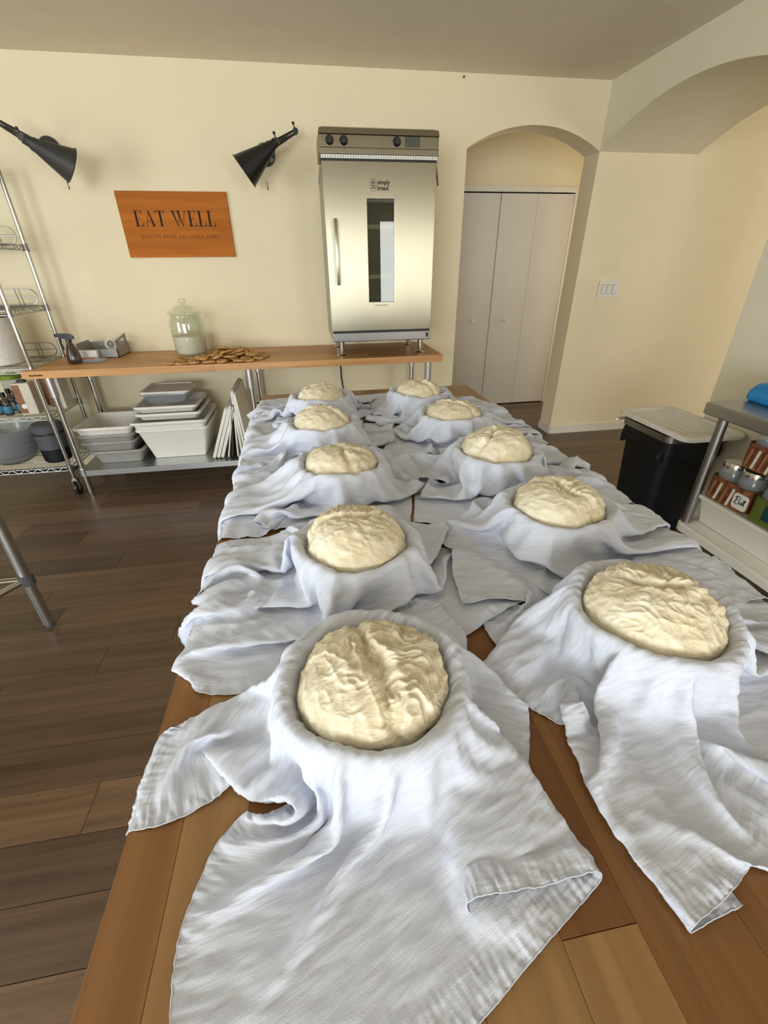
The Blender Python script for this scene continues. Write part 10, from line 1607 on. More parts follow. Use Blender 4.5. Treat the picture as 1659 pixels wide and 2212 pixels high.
-4,2,1,0,2,-7,-9,8,12,0,-5,0,-1,0,0,11,-11,-11,-4,-2,0,1,12,-5,4,2,3,-2,-2,-4,-1,0,0,7,-2,10,-1,0,-10,0,-5,2,0,0,17,11,-8,-11,-18,-11,1,-1,21,-7,8,-1,-1,-4,-2,-1,-1,5,-6,9,-3,-3,-3,3,6,3,-2,1,0,-6,13,18,-3,1,-12,-20,16,0,-7,-6,5,0,
-1,-2,-2,3,3,-9,-11,10,2,3,6,0,4,1,0,0,-2,-3,8,17,3,5,-3,-26,2,9,-10,-9,4,1,0,1,-3,-5,14,5,-13,3,1,0,0,-1,-1,0,-1,-7,3,-3,9,0,2,16,-4,-19,0,-5,13,-6,-1,0,-3,-9,-1,-3,2,13,9,1,-3,-9,-4,1,-1,1,-4,-2,1,-1,17,-5,1,18,-13,-23,15,-4,4,-3,
3,-12,4,-3,1,10,5,-1,-2,0,-8,-5,0,-1,0,-5,0,0,-1,6,17,-7,5,8,-5,-13,1,0,0,-3,6,0,8,-5,-7,-4,-2,-3,-9,6,0,-2,1,-2,-5,0,0,0,-1,12,14,-4,2,6,-8,-7,2,3,-9,13,3,-8,1,0,1,-8,2,-21,1,4,-2,-1,0,-5,0,0,0,0,0,7,15,7,-3,1,-12,1,-1,2,-12,0,10,
3,-6,-13,-1,-9,13,-12,3,1,1,0,-4,0,0,0,1,-2,1,-2,18,12,-1,-8,-5,1,-6,-15,5,-7,-7,-5,2,13,0,-9,9,-3,1,-1,1,-4,0,0,0,0,-2,-1,1,-4,22,11,-2,-11,4,-27,1,-2,-7,0,1,13,-4,7,-10,0,2,0,1,-1,-1,-1,-13,-19,-11,-5,-6,-7,-6,2,2,-5,-3,1,8,14,15,
13,18,-19,-13,-14,-6,-6,-19,21,24,22,0,-8,3,12,11,3,1,0,1,0,0,1,0,-2,0,-1,-3,1,-4,-3,3,6,1,-9,2,0,-22,-1,2,8,-5,-2,0,10,10,7,3,0,1,1,2,-7,4,1,-3,-4,-9,-4,3,2,-7,11,11,-9,5,-10,-20,2,8,1,0,1,-3,0,3,5,3,-1,-3,-6,21,-3,-6,10,-19,-11,12,
-13,15,-8,14,-2,0,8,3,-10,-22,8,0,-1,0,2,-3,-2,3,4,-6,5,4,1,3,0,-18,20,-11,-10,-2,13,4,-15,2,18,10,1,3,-14,-27,2,-1,1,-2,2,-7,7,3,0,1,0,-2,-7,18,-14,-9,13,-14,7,-2,-1,2,8,3,-13,9,3,8,1,1,-2,-2,1,0,2,-3,5,-6,8,11,4,-10,-10,12,-12,4,
-2,-5,-2,3,11,5,-25,9,-2,1,2,2,-3,7,8,0,1,-6,4,-13,4,4,-4,-4,14,-11,-2,7,-5,4,-8,-9,21,5,-29,16,0,0,0,0,0,10,-5,-8,1,-6,12,-15,0,16,-24,1,-2,6,4,7,9,-7,3,-2,3,14,-28,9,2,-1,1,0,0,0,0,1,-1,-4,10,0,-12,2,15,1,0,9,-7,4,0,-4,2,-13,-2,12,
-16,-5,9,-1,1,-1,0,0,0,7,2,-2,0,-2,-6,7,-7,7,12,-3,1,11,-2,-2,0,-4,3,-5,-22,-7,10,2,0,0,0,0,0,0,-12,17,1,1,-7,0,1,3,-5,11,11,-2,1,-1,2,1,-2,-2,0,-8,-12,1,1,0,0,0,0,0,0,6,-16,-1,20,1,-9,4,9,0,-2,3,-16,-20,-2,4,13,25,1,-4,-8,-7,-1,0,
0,0,0,-1,0,1,-2,-5,7,-7,12,4,-4,10,0,7,-25,-21,3,-1,0,-2,5,32,-4,1,3,-10,-3,0,-1,1,6,-2,-5,2,-4,-1,0,-11,15,18,-1,0,-14,-23,5,-6,-1,0,2,2,3,31,-5,3,2,-7,3,6,1,-15,-8,4,-12,7,9,-18,11,-1,9,9,-2,-23,2,-5,0,2,-1,-2,3,-2,12,18,-2,0,1,-7,
-10,-15,5,12,-1,1,12,-10,5,-13,3,-1,1,3,-8,2,2,0,5,-4,-2,-1,1,1,-4,-3,-2,-8,0,2,14,8,-3,1,7,3,-1,1,7,-11,-13,0,5,9,-2,-1,0,-5,3,3,1,0,-4,-8,-1,0,9,11,-5,-3,-2,1,0,-2,-11,7,13,-1,-9,-3,-3,0,18,-1,7,0,-2,2,1,-4,3,-15,-5,3,-2,7,10,-4,
-9,1,-1,0,5,-3,-10,-14,6,15,-2,1,-15,10,29,-5,4,0,0,-4,1,-8,-23,8,-3,3,9,-14,18,7,-5,2,0,-5,-4,10,0,-7,-8,2,-9,0,3,15,28,-1,-2,0,1,-8,-31,1,3,18,-2,-17,4,0,7,-4,-1,0,-5,3,-9,16,-1,-3,-3,-6,-3,-7,3,5,22,10,-2,-12,-29,0,3,2,0,12,4,-6,
-7,-4,6,0,0,0,0,2,-13,20,-3,-10,-6,-5,4,0,-13,1,3,-1,-1,5,-1,0,6,-1,8,3,2,4,-5,3,-1,1,0,-1,1,-2,-11,27,-6,-8,0,-8,-7,-5,2,-8,3,1,3,3,5,5,6,-1,3,-2,10,-11,0,1,-2,0,1,-1,1,-10,-6,31,-8,-6,-10,-3,1,-13,7,-8,3,21,9,-5,14,-2,4,-6,-18,2,
7,-6,0,6,-1,0,0,0,1,-14,-4,29,-14,3,-10,12,-4,2,-12,2,-1,16,-2,-4,8,-1,1,-1,-18,15,-2,7,-5,4,0,0,1,-6,2,-14,-6,24,-7,-3,2,4,-3,1,10,-20,1,12,-18,1,-8,17,18,-15,2,8,-8,1,4,-1,-1,-1,5,-7,4,-8,-4,14,-3,-11,15,-15,17,5,6,-24,-6,11,-3,0,
-7,17,2,-7,-3,2,-2,-2,1,1,-1,3,-2,-1,2,-3,-7,9,-4,-6,15,5,-4,-7,-7,10,1,1,4,-14,-4,15,-6,2,-2,2,],
[-216,-9,-8,-7,-9,-7,18,15,18,17,18,-9,-23,-14,-17,-3,6,7,0,-5,-3,-4,-4,-3,-4,-4,-5,-3,-4,22,1,-1,0,-3,-3,-1,2,-2,1,0,-6,3,-2,0,9,5,-3,1,1,-1,0,1,-1,0,0,1,-1,0,21,1,1,-3,1,-2,-4,1,1,-1,-5,0,3,1,5,-14,10,9,-4,3,0,0,-1,0,0,0,0,0,1,23,
-1,0,-2,0,0,-4,-1,0,2,-8,-3,8,5,0,-4,-18,15,13,-4,3,0,-1,0,1,0,0,0,-1,22,0,-1,-1,1,1,-6,2,-2,-1,-8,-9,7,5,4,9,-16,-14,16,17,-5,2,1,0,-1,0,0,0,1,23,-1,-2,3,-2,1,-4,-11,4,-8,-7,16,-11,0,4,-4,18,-8,-19,14,20,-3,-1,0,0,1,0,0,0,22,-5,-5,
-5,12,3,2,-10,-20,9,0,4,7,-3,-3,1,1,-8,10,-9,-1,13,8,3,0,-3,0,1,0,17,-4,-3,-6,5,18,-4,1,-1,-22,14,1,-2,1,0,6,-15,8,-6,-24,-10,0,9,12,15,10,2,0,2,13,-1,-3,10,2,1,2,-2,-3,4,-8,-4,-1,-1,3,-1,11,-11,-19,7,-3,-3,-1,-1,2,9,10,5,7,11,-3,8,
6,-4,3,3,-2,0,-4,-3,3,-2,0,0,0,-1,4,3,2,-1,-1,2,-2,-5,-6,0,8,4,11,0,12,0,-2,-2,2,1,-1,-1,2,0,0,-2,1,-1,-2,1,-2,-1,1,1,-6,0,2,5,3,-1,0,-5,20,6,1,-1,0,-1,-1,3,-2,3,3,5,2,-6,-3,-2,-3,3,0,4,-8,4,3,-1,-3,-2,2,1,11,7,3,3,-3,-1,2,1,-2,-1,
2,2,4,3,-2,-4,-3,-1,-1,-5,-14,-9,0,11,9,8,4,-2,-3,26,-3,-4,4,-1,-5,5,-11,9,-1,-1,0,2,-1,2,0,0,-2,1,-8,-3,-4,-16,-3,3,6,8,12,7,23,1,-2,-1,3,-5,-3,-2,2,5,-9,4,-3,1,1,1,-1,5,-12,0,-3,6,9,-15,-11,-6,0,1,7,26,-3,1,-1,0,-1,-8,5,-5,-2,9,-9,
-2,-1,0,5,6,-9,4,-7,-4,15,4,2,-4,-10,-13,-8,-3,25,-1,0,0,0,-2,-5,6,-13,7,0,0,2,-4,4,-5,-1,0,1,-1,6,-1,-2,4,3,1,0,-9,-12,24,1,-1,-1,1,-1,1,-6,4,0,-12,2,-3,9,-7,-8,6,9,-10,-2,17,-1,-1,-4,1,3,0,3,-8,26,0,-1,-1,-1,1,-1,-1,1,-11,2,0,-2,
0,-4,-2,9,-9,-4,20,1,0,-4,0,1,-2,5,-16,-23,26,-1,-1,1,-1,0,-2,1,-1,0,1,-5,0,-5,-1,11,-13,-16,22,7,0,-8,0,4,1,3,-25,-13,10,26,0,-1,-1,0,1,-6,4,0,-1,0,1,0,-6,-3,-1,-21,22,9,0,-9,3,1,3,0,-27,-11,12,23,25,0,0,-1,1,-6,4,1,-2,0,1,-2,-1,-6,
2,-13,15,8,-3,-5,0,-2,5,-1,-25,-9,15,20,0,26,0,-1,0,-3,1,-2,0,0,1,-1,1,-7,0,0,5,5,-2,0,-4,1,0,4,-22,-13,16,18,-3,-2,12,8,0,0,5,-5,1,2,-1,0,-1,-5,-1,2,-1,5,3,0,-2,2,-5,6,-14,-17,17,13,-4,-4,4,-3,4,3,-2,13,-8,17,0,-1,0,-5,-4,0,0,1,10,
-1,0,0,-2,0,-1,-18,13,9,-7,-4,8,0,1,1,-2,8,-10,4,7,-3,13,-2,-4,3,-1,1,7,0,1,0,-1,-2,3,-11,5,3,1,-2,0,0,0,1,0,2,1,-6,10,-17,20,-7,-2,15,-3,4,2,-5,0,11,-3,2,-2,-2,-2,-1,1,2,0,-2,0,1,6,-8,6,-4,1,-12,23,-14,-9,14,4,11,-1,1,0,-14,10,11,
-5,1,-1,-4,2,6,-1,0,-1,-1,-1,2,-2,-4,0,-13,28,-9,-14,22,-11,0,10,12,-5,2,-3,-19,19,7,-1,-6,1,6,1,0,-1,0,-1,-1,-163,22,22,23,14,-15,17,9,16,14,18,-1,-15,-13,-21,21,24,17,16,23,23,23,24,23,23,24,23,24,23,8,0,-1,1,-20,-4,-2,5,-5,2,-1,
-3,3,-3,26,-6,-9,8,4,1,0,0,-1,0,1,-1,1,-1,1,7,0,1,-9,-14,1,-5,3,2,-5,0,1,-3,22,15,3,-12,-10,6,-2,1,1,0,1,-1,1,-1,1,-1,8,-2,3,-20,0,-2,-4,0,3,1,-7,-2,23,15,-3,2,10,-14,-11,4,-2,0,1,0,0,0,0,0,1,8,1,-7,-13,1,-3,-4,0,-3,5,1,5,16,-2,3,2,
7,8,-13,-12,4,-1,0,0,0,0,1,-1,0,8,1,-17,-3,1,0,-6,5,2,-3,10,13,-11,4,1,0,-3,8,17,-11,-15,3,-1,0,1,0,-1,1,0,7,-19,-9,9,-1,2,11,1,-2,1,-7,5,9,-2,-1,0,1,4,-12,13,3,-8,0,-2,0,0,1,-1,0,-2,-14,-2,2,9,6,4,1,0,-7,9,0,-3,0,1,-3,4,-11,2,4,5,
5,0,0,-3,-2,-1,0,0,-19,1,-3,24,11,-8,-3,-2,-1,9,-6,-4,1,2,2,2,-8,10,9,-8,1,-4,-3,-1,0,-2,0,-1,-3,-20,-3,20,13,2,1,-10,0,-2,2,-5,3,-1,3,3,0,1,-6,-2,5,-8,-10,2,0,1,2,-1,-1,1,-17,14,10,-4,9,1,0,-12,6,-3,-2,-2,2,4,3,0,-1,-5,2,-8,-13,6,
1,1,-1,-1,0,0,0,-14,21,0,-5,7,3,1,1,-7,0,-2,0,-1,5,1,-2,0,-1,-2,-4,2,-7,-5,-2,0,1,0,0,0,-3,2,1,1,6,7,-6,-3,3,0,1,0,3,-6,-4,1,1,1,0,6,7,3,-5,-8,-9,-7,-4,1,0,-5,-1,6,2,1,15,-8,9,-12,-1,3,1,-2,-4,-2,-1,1,1,8,5,4,-1,2,3,-1,-5,-9,-11,-8,
-4,2,0,2,-2,13,8,-2,2,-17,7,-3,0,-3,-3,0,-3,13,-21,-4,1,6,9,8,9,5,1,-1,-5,0,-1,0,0,-1,6,13,0,-14,-9,4,6,-1,-2,-2,2,8,-11,7,-8,-5,4,-3,0,3,9,11,5,0,1,0,-3,1,0,0,16,-17,-13,20,-2,-1,2,0,2,-5,-4,-3,7,0,-6,5,0,-4,-2,-1,1,8,14,0,-1,1,-1,
1,0,1,-14,9,8,-1,3,-2,4,-12,-10,3,7,-12,-8,21,-2,0,5,-2,-3,-1,-1,-6,0,0,1,-1,0,0,-5,-6,9,6,1,1,1,-2,1,-20,1,-6,-4,21,0,0,-2,-5,1,0,0,-6,-6,0,0,1,-1,-1,1,-10,0,18,0,0,0,-1,2,-15,-4,-8,-7,16,6,0,-7,-2,0,1,0,-6,-5,1,1,0,0,0,-1,0,-7,12,
3,0,0,-1,4,-17,-13,5,-12,15,7,1,-8,-1,-1,3,-1,-7,-3,2,8,2,0,0,-1,0,-8,8,1,9,-3,1,0,-7,-23,4,-4,12,7,-1,-6,-1,-4,5,-1,-8,-4,4,9,2,4,0,-2,1,-3,-1,-7,23,-5,1,-3,2,-27,0,-3,9,12,-4,2,-7,-2,0,4,-11,-8,9,7,0,-1,3,-1,1,-1,3,-10,8,3,4,-1,3,
-22,-9,2,0,15,0,2,-5,1,-7,9,-10,-14,14,7,-3,-3,0,5,-2,-1,3,-4,1,4,4,-1,2,-12,-19,4,-3,8,13,-3,2,-4,-1,-2,4,-23,20,6,-9,-6,3,-1,3,1,0,-1,-1,6,1,-3,1,-3,-23,2,1,-2,21,-3,0,-1,-1,-4,13,-21,18,3,-4,-4,-12,2,-2,5,0,0,0,1,8,-11,-1,3,-20,
-3,2,-3,25,8,-5,-12,1,0,5,-2,9,3,-18,9,-10,-3,-4,0,4,1,0,1,6,-15,-4,5,-9,-8,4,-2,24,12,-4,6,-9,-14,9,4,1,4,-29,14,-3,-8,0,-1,-2,2,2,1,2,-13,-15,21,0,-8,-10,-3,21,16,-2,2,1,9,-15,-6,6,7,-24,0,7,-3,-5,-3,1,-4,-5,1,2,0,-8,8,8,-17,0,-1,
3,13,-4,-8,-4,0,-1,8,-6,-1,0,0,0,0,0,0,0,0,0,-1,5,-6,0,-2,2,1,13,-14,3,-1,-6,-1,15,13,-13,-8,-3,3,0,0,0,0,0,0,0,0,0,0,8,-8,0,-4,5,1,-2,2,10,-16,9,-3,-6,5,-2,14,-5,-11,2,2,-1,0,0,0,0,0,0,0,0,-5,0,4,-4,10,-6,6,-5,6,3,-3,-1,7,-11,-7,11,
0,5,-9,-2,1,0,0,0,0,0,0,0,0,-1,1,-4,6,-1,-3,1,1,-4,15,-1,9,4,-3,-4,-18,11,-14,15,-9,-1,1,0,-1,0,0,0,0,0,1,7,-6,-5,2,2,3,5,5,2,5,-3,6,0,-2,1,-7,-1,-16,8,-6,-3,0,2,1,-1,0,0,0,11,-15,10,12,-21,4,1,8,14,-1,-3,5,-4,-1,4,-1,-7,7,-6,-7,3,
-6,-1,-4,-3,1,1,-1,0,-9,3,0,4,20,-19,4,-5,3,19,-4,-26,-12,0,5,20,23,-13,1,-4,-15,5,2,4,0,-3,-3,2,-2,-5,5,-4,4,4,4,-7,7,1,-7,-21,-4,0,0,1,-3,15,30,-2,-7,7,-10,2,0,5,3,-3,-11,-4,0,3,9,-16,6,-1,4,2,3,-20,-7,-1,-3,-1,2,4,-3,17,8,2,-5,-3,
1,-7,-7,-6,2,10,8,18,3,-21,1,-5,3,0,10,-4,-14,0,-4,0,2,-3,1,4,0,21,-6,-8,-3,-12,4,5,7,3,0,-3,-11,1,14,-12,3,5,-2,1,4,-2,-2,-1,0,3,-3,-2,1,-1,7,-3,3,-4,3,1,-4,0,0,1,0,-14,-3,13,7,-8,5,-3,2,-1,7,0,1,-1,-5,4,2,-2,-1,-3,5,4,3,-9,5,2,-5,
-4,-2,1,2,-4,-8,14,-8,3,-1,-9,1,20,0,6,0,-1,1,-1,-5,3,-19,5,3,6,-1,-11,1,6,6,-3,-5,-1,2,-4,-6,5,-2,4,-8,1,12,20,-6,5,0,-2,-5,7,-24,-18,2,2,3,14,9,-3,-8,-4,6,-2,0,-1,1,0,-3,-4,-2,2,-3,-7,21,22,-1,1,-2,-1,-26,-20,8,0,-1,12,8,-5,2,9,0,
-12,1,2,4,-5,-2,2,-2,-12,9,-16,5,-4,8,20,6,-5,-24,-8,4,-2,6,5,-3,-3,13,5,-6,1,9,-3,5,-2,-1,-2,0,-2,4,-13,3,0,-12,-3,-4,5,1,0,2,0,8,8,1,7,-6,-11,-1,10,0,-9,20,-1,-1,5,-3,0,0,1,-6,4,-18,0,1,-1,1,-4,5,1,7,13,-13,11,-6,16,-10,-6,-8,3,22,
-10,0,0,2,-2,0,1,-2,4,-6,-2,2,-9,-3,-5,3,17,-10,13,-16,17,-5,19,-29,7,4,4,5,-10,15,0,0,0,2,-3,3,4,-3,2,-5,-1,-1,3,-12,4,1,8,-13,14,-6,19,-22,2,6,0,3,-11,13,-12,-1,1,-2,5,-6,15,-13,1,-1,4,-6,7,-10,5,0,-6,0,9,-5,12,-3,-17,12,1,5,-11,
14,-15,-3,2,-4,2,0,5,0,-15,14,-11,11,1,-5,-6,5,3,-8,7,-1,0,12,-21,7,4,6,-11,14,-12,1,-10,-18,3,0,4,10,-14,19,-3,-4,-2,10,-15,13,-1,-6,2,2,-1,6,-2,-12,10,5,-10,16,-10,-1,-15,9,-27,1,1,1,2,4,15,-4,7,-1,-13,15,-6,0,8,-3,1,-2,7,-10,-1,
10,-1,9,-11,0,-17,16,0,-26,1,0,2,-2,2,0,2,7,0,10,2,6,-5,6,-4,-1,-1,6,-13,7,11,3,-24,5,-5,14,-3,-1,-25,0,1,0,1,2,2,-3,-3,11,13,-4,7,-4,-10,26,-14,3,0,-13,20,0,-19,-2,3,0,22,-12,-2,-24,0,1,0,-1,8,-3,-4,6,1,5,17,-11,7,-4,-6,23,-18,-6,
7,6,-14,1,11,1,-4,2,2,-4,-24,1,0,0,8,3,-11,2,7,0,3,6,3,0,4,-9,0,19,-22,12,-12,-3,9,5,0,-2,2,4,-6,],
]

# ================================================================== DOUGH AND TOWELS
def dough_mat():
    m, nt, b = nt_mat('bread_dough')
    tc = nt.nodes.new('ShaderNodeTexCoord')
    nz = nt.nodes.new('ShaderNodeTexNoise')
    nz.inputs['Scale'].default_value = 22
    nz.inputs['Detail'].default_value = 5
    nt.links.new(tc.outputs['Object'], nz.inputs['Vector'])
    rp = nt.nodes.new('ShaderNodeValToRGB')
    rp.color_ramp.elements[0].position, rp.color_ramp.elements[0].color = 0.3, srgb(226, 210, 174)
    rp.color_ramp.elements[1].position, rp.color_ramp.elements[1].color = 0.7, srgb(243, 234, 208)
    nt.links.new(nz.outputs['Fac'], rp.inputs['Fac'])
    nt.links.new(rp.outputs['Color'], b.inputs['Base Color'])
    mp = nt.nodes.new('ShaderNodeMapping')
    mp.inputs['Scale'].default_value = (70, 160, 110)
    nt.links.new(tc.outputs['Object'], mp.inputs['Vector'])
    n2 = nt.nodes.new('ShaderNodeTexNoise')
    n2.inputs['Scale'].default_value = 1.0
    n2.inputs['Detail'].default_value = 4
    n2.inputs['Distortion'].default_value = 1.2
    nt.links.new(mp.outputs[0], n2.inputs['Vector'])
    bp = nt.nodes.new('ShaderNodeBump')
    bp.inputs['Strength'].default_value = 0.45
    bp.inputs['Distance'].default_value = 0.003
    nt.links.new(n2.outputs['Fac'], bp.inputs['Height'])
    nt.links.new(bp.outputs['Normal'], b.inputs['Normal'])
    setin(b, Roughness=0.42)
    setin(b, **{'Coat Weight': 0.1})
    return m
M['dough'] = dough_mat()

def towel_mat():
    m, nt, b = nt_mat('towel_cotton')
    uv = nt.nodes.new('ShaderNodeTexCoord')
    mp = nt.nodes.new('ShaderNodeMapping')
    mp.inputs['Scale'].default_value = (26, 210, 1)
    nt.links.new(uv.outputs['UV'], mp.inputs['Vector'])
    n1 = nt.nodes.new('ShaderNodeTexNoise')
    n1.inputs['Scale'].default_value = 1.0
    n1.inputs['Detail'].default_value = 3
    n1.inputs['Distortion'].default_value = 0.8
    nt.links.new(mp.outputs[0], n1.inputs['Vector'])
    mp2 = nt.nodes.new('ShaderNodeMapping')
    mp2.inputs['Scale'].default_value = (520, 520, 1)
    nt.links.new(uv.outputs['UV'], mp2.inputs['Vector'])
    n2 = nt.nodes.new('ShaderNodeTexNoise')
    n2.inputs['Scale'].default_value = 1.0
    n2.inputs['Detail'].default_value = 1
    nt.links.new(mp2.outputs[0], n2.inputs['Vector'])
    ad = nt.nodes.new('ShaderNodeMath')
    ad.operation = 'MULTIPLY_ADD'
    ad.inputs[1].default_value = 0.35
    nt.links.new(n2.outputs['Fac'], ad.inputs[0])
    nt.links.new(n1.outputs['Fac'], ad.inputs[2])
    bp = nt.nodes.new('ShaderNodeBump')
    bp.inputs['Strength'].default_value = 0.35
    bp.inputs['Distance'].default_value = 0.0022
    nt.links.new(ad.outputs[0], bp.inputs['Height'])
    nt.links.new(bp.outputs['Normal'], b.inputs['Normal'])
    rp = nt.nodes.new('ShaderNodeValToRGB')
    rp.color_ramp.elements[0].position, rp.color_ramp.elements[0].color = 0.25, srgb(207, 211, 223)
    rp.color_ramp.elements[1].position, rp.color_ramp.elements[1].color = 0.75, srgb(223, 227, 239)
    nt.links.new(n1.outputs['Fac'], rp.inputs['Fac'])
    nt.links.new(rp.outputs['Color'], b.inputs['Base Color'])
    setin(b, Roughness=0.9)
    setin(b, **{'Sheen Weight': 0.05})
    return m
M['towel'] = towel_mat()

BOWL = [(.043, .381), (.473, .431), (.057, .703), (.504, .765), (.058, 1.085), (.493, 1.085), (.022, 1.44), (.480, 1.45), (.033, 1.785), (.432, 1.765)]
D_LAB = ['large round dough mound with a deep central crease, nearest on the left',
         'large wrinkled dough mound nearest on the right, by the picture edge',
         'dough mound in the left column, second from the front',
         'dough mound in the right column, second from the front',
         'dough mound in the left column, third from the front',
         'dough mound in the right column, third from the front',
         'dough mound in the left column, second from the far end',
         'dough mound in the right column, second from the far end',
         'dough mound at the far left corner of the table',
         'dough mound at the far right corner of the table']
T_LAB = ['white towel nearest the camera, its corner running off the picture bottom',
         'white towel around the nearest dough on the right, cut by the picture edge',
         'white towel in the left column, second from the front',
         'white towel in the right column, second from the front',
         'white towel in the left column, third from the front',
         'white towel in the right column, third from the front',
         'white towel in the left column, second from the far end',
         'white towel in the right column, second from the far end',
         'white towel at the far left corner of the table',
         'white towel at the far right corner of the table']
TOP = [0.128, 0.136, 0.138, 0.134, 0.126, 0.146, 0.134, 0.128, 0.130, 0.132]
def fbm(p, o):
    return noise.fractal(p, 0.9, 2.1, o, noise_basis='PERLIN_ORIGINAL')
for k, (bx_, by_) in enumerate(BOWL):
    nt_ = 260 if k < 2 else (150 if k < 4 else 90)
    nr = 130 if k < 2 else (76 if k < 4 else 44)
    vs, fs = [], []
    RD, top, zmid = 0.0965, TOP[k], 0.070
    ca = [0.25, 0.9, 1.5, 0.4, 0.1, 2.2, 1.2, 0.7, 1.9, 0.5][k]
    sd = Vector((k * 7.3, k * 3.1, k * 1.7))
    for i in range(nr + 1):
        ph = -0.62 + (math.pi / 2 + 0.62) * i / nr
        for j in range(nt_):
            a = 2 * math.pi * j / nt_
            cr, cz = math.cos(ph), math.sin(ph)
            r = RD * (abs(cr) ** 0.85)
            z = zmid + (top - zmid) * cz if cz > 0 else zmid + 0.075 * cz
            ux, uy = r * math.cos(a), r * math.sin(a)
            # crease across the top and pulled wrinkles on one side of it
            dx_ = ux * math.cos(ca) + uy * math.sin(ca)
            dy_ = -ux * math.sin(ca) + uy * math.cos(ca)
            p = Vector((dx_, dy_, z))
            wv = fbm(p * 16 + sd, 3)
            cre = dx_ + 0.016 * wv + 0.006 * math.sin(dy_ * 60 + k)
            wgt = max(0.0, cz) ** 0.6
            d = 0.0060 * fbm(p * 12 + sd * 2, 3)
            d -= 0.012 * math.exp(-(cre / 0.0065) ** 2) * wgt
            d += 0.0035 * math.exp(-((cre - 0.015) / 0.012) ** 2) * wgt * (0.6 + 0.8 * wv)
            side = 1 / (1 + math.exp(-cre * 120))
            sl_ = dy_ + (0.35 if side > 0.5 else -0.5) * dx_
            amp = (0.35 + 0.65 * side) * (0.3 + 0.7 * wgt)
            rg = 1 - abs(noise.noise(Vector((dx_ * 13 + 1.2 * wv, sl_ * 58 + 3.0 * wv, z * 14)) + sd))
            d += (0.0070 * (rg ** 3) - 0.0035) * amp
            rg = 1 - abs(noise.noise(Vector((dx_ * 26 + wv, sl_ * 120 + 4.0 * wv, z * 30)) + sd * 2))
            d += (0.0034 * (rg ** 3) - 0.0015) * amp
            rg2 = 1 - abs(noise.noise(Vector((dx_ * 60, dy_ * 30, z * 40)) + sd * 3))
            d += 0.0022 * rg2 ** 4
            e = 1 + d / 0.09
            hz = z + d * max(0.0, cz) * 1.1
            if cz < 0.25:
                e = min(e, 1.01)
            vs.append((ux * e, uy * e, hz))
    for i in range(nr):
        for j in range(nt_):
            jj = (j + 1) % nt_
            fs.append((i * nt_ + j, i * nt_ + jj, (i + 1) * nt_ + jj, (i + 1) * nt_ + j))
    fs.append(tuple(range(nt_ - 1, -1, -1)))
    me = bpy.data.meshes.new('bread_dough')
    me.from_pydata(vs, [], fs)
    me.materials.append(M['dough'])
    for p_ in me.polygons:
        p_.use_smooth = True
    o = link_mesh('bread_dough', me, None, (bx_, by_, ZT))
    tag(o, D_LAB[k], 'dough', 'dough mounds proofing on the table')

# towels: draped grids (coarse heights decoded, refined by cubic interpolation, then crimped)
def upsample(A, f):
    n = A.shape[0]
    m = (n - 1) * f + 1
    t = np.arange(m) / f
    i = np.minimum(t.astype(int), n - 2)
    u = (t - i)[:, None, None]
    P = np.concatenate([2 * A[:1] - A[1:2], A, 2 * A[-1:] - A[-2:-1]])
    p0, p1, p2, p3 = P[i], P[i + 1], P[i + 2], P[i + 3]
    return p1 + 0.5 * u * (p2 - p0 + u * (2 * p0 - 5 * p1 + 4 * p2 - p3 + u * (3 * (p1 - p2) + p3 - p0)))
def filt_noise(n, lx, ly, seed, band=True):
    rg = np.random.default_rng(seed)
    w = rg.normal(size=(n, n))
    fx = np.fft.fftfreq(n)[:, None] * n
    fy = np.fft.fftfreq(n)[None, :] * n
    g = np.exp(-((fx * lx) ** 2 + (fy * ly) ** 2) * 2.0)
    if band:
        g *= 1 - np.exp(-((fx * lx) ** 2 + (fy * ly) ** 2) * 6.0)
    r = np.real(np.fft.ifft2(np.fft.fft2(w) * g))
    return r / (r.std() + 1e-9)
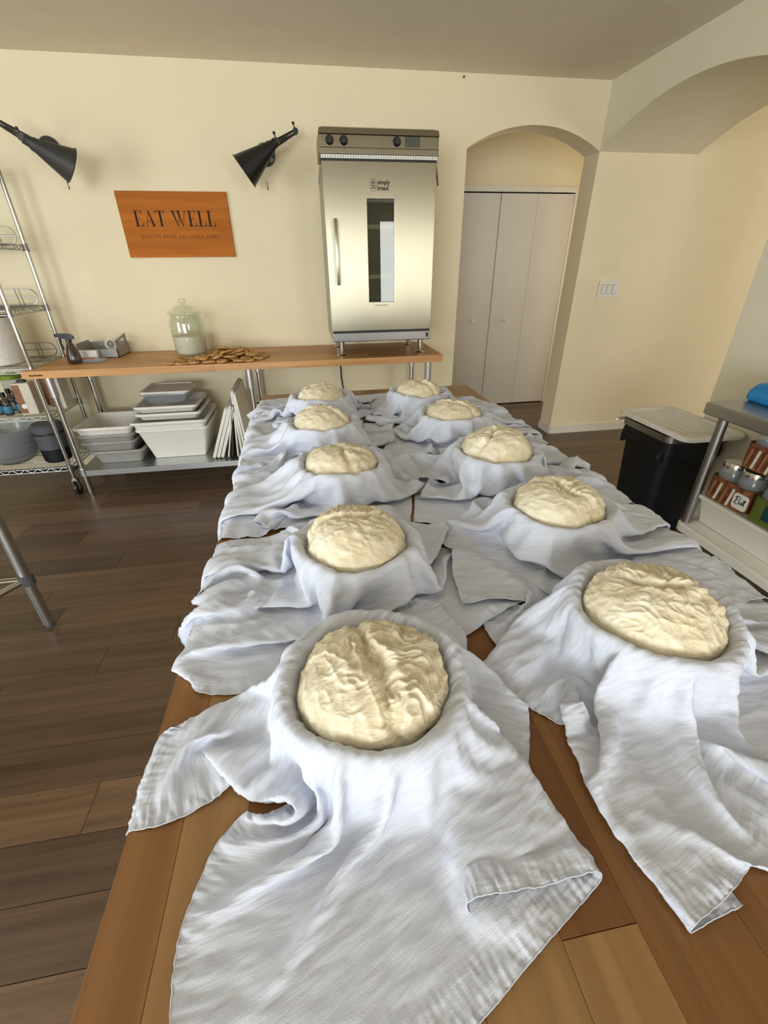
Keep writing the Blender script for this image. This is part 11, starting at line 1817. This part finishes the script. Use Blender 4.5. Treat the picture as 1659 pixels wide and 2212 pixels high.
for k, (n, q_, mx_, my_, mz_) in enumerate(CLOTH_HDR):
    r2 = np.array(CLOTH[k], dtype=np.int64).reshape(3, n, n).transpose(1, 2, 0)
    A = np.cumsum(np.cumsum(r2, axis=1), axis=0) * q_ + np.array([mx_, my_, mz_])
    f = 6 if k < 2 else (5 if k < 4 else 4)
    if k < 4:
        Bs = A.copy()
        Bs[1:-1] = (A[:-2] + 2 * A[1:-1] + A[2:]) / 4
        Cs = Bs.copy()
        Cs[:, 1:-1] = (Bs[:, :-2] + 2 * Bs[:, 1:-1] + Bs[:, 2:]) / 4
        A = 0.35 * A + 0.65 * Cs
    A = upsample(upsample(A, f).transpose(1, 0, 2), f).transpose(1, 0, 2)
    m = A.shape[0]
    du = np.gradient(A, axis=0)
    dv = np.gradient(A, axis=1)
    nn = np.cross(du, dv)
    nn /= np.linalg.norm(nn, axis=2, keepdims=True) + 1e-12
    e = np.linspace(0, 1, m)
    eu = np.minimum(e, 1 - e)[:, None] * np.ones((1, m))
    ev = eu.T
    # crepe: fine ripples along one thread direction, stronger gathering at the hems
    crepe = filt_noise(m, 0.03, 0.0042, 50 + k) * 0.00022 + filt_noise(m, 0.06, 0.02, 80 + k) * 0.0006
    hem_u = filt_noise(m, 0.03, 0.0065, 20 + k) * 0.0007 * np.exp(-(eu / 0.045) ** 2)
    hem_v = filt_noise(m, 0.0065, 0.03, 30 + k) * 0.0007 * np.exp(-(ev / 0.045) ** 2)
    A = A + nn * (crepe + hem_u + hem_v)[..., None]
    # ragged outline
    A = A + (filt_noise(m, 0.01, 0.01, 90 + k) * 0.0004 * np.exp(-(np.minimum(eu, ev) / 0.02) ** 2))[..., None] * np.array([1.0, 0.7, 0.2])
    onT = (A[..., 0] > TX0) & (A[..., 0] < TX1) & (A[..., 1] < TY1)
    A[..., 2] = np.where(onT & (A[..., 2] > ZT - 0.012), np.maximum(A[..., 2], ZT + 0.0012), A[..., 2])
    cx, cy = BOWL[k]
    org = np.array([cx, cy, ZT])
    V = (A - org).reshape(-1, 3)
    idx = np.arange(m * m).reshape(m, m)
    q = np.stack([idx[:-1, :-1], idx[1:, :-1], idx[1:, 1:], idx[:-1, 1:]], -1).reshape(-1, 4)
    me = bpy.data.meshes.new('tea_towel')
    me.vertices.add(len(V))
    me.vertices.foreach_set('co', V.astype(np.float32).ravel())
    me.loops.add(q.size)
    me.loops.foreach_set('vertex_index', q.astype(np.int32).ravel())
    me.polygons.add(len(q))
    me.polygons.foreach_set('loop_start', np.arange(0, q.size, 4, dtype=np.int32))
    me.polygons.foreach_set('loop_total', np.full(len(q), 4, np.int32))
    me.polygons.foreach_set('use_smooth', np.ones(len(q), bool))
    me.update(calc_edges=True)
    uvl = me.uv_layers.new(name='UVMap')
    gu, gv = np.meshgrid(np.linspace(0, 0.7, m), np.linspace(0, 0.7, m), indexing='ij')
    uvs = np.stack([gu.ravel()[q.ravel()] + k * 0.37, gv.ravel()[q.ravel()] + k * 0.53], -1)
    uvl.data.foreach_set('uv', uvs.astype(np.float32).ravel())
    me.materials.append(M['towel'])
    o = link_mesh('tea_towel', me, None, tuple(org))
    tag(o, T_LAB[k], 'towel', 'white cotton towels lining the dough bowls')
    # rolled hem along the four edges
    ring = np.concatenate([V.reshape(m, m, 3)[0, :-1], V.reshape(m, m, 3)[:-1, -1], V.reshape(m, m, 3)[-1, :0:-1], V.reshape(m, m, 3)[:0:-1, 0]])
    step = 2 if k < 4 else 1
    hm = MB().tube([tuple(p) for p in ring[::step]], 0.0007, n=6, closed=True)
    ho = hm.build('hem', M['towel'], o, smooth=80, local=True)
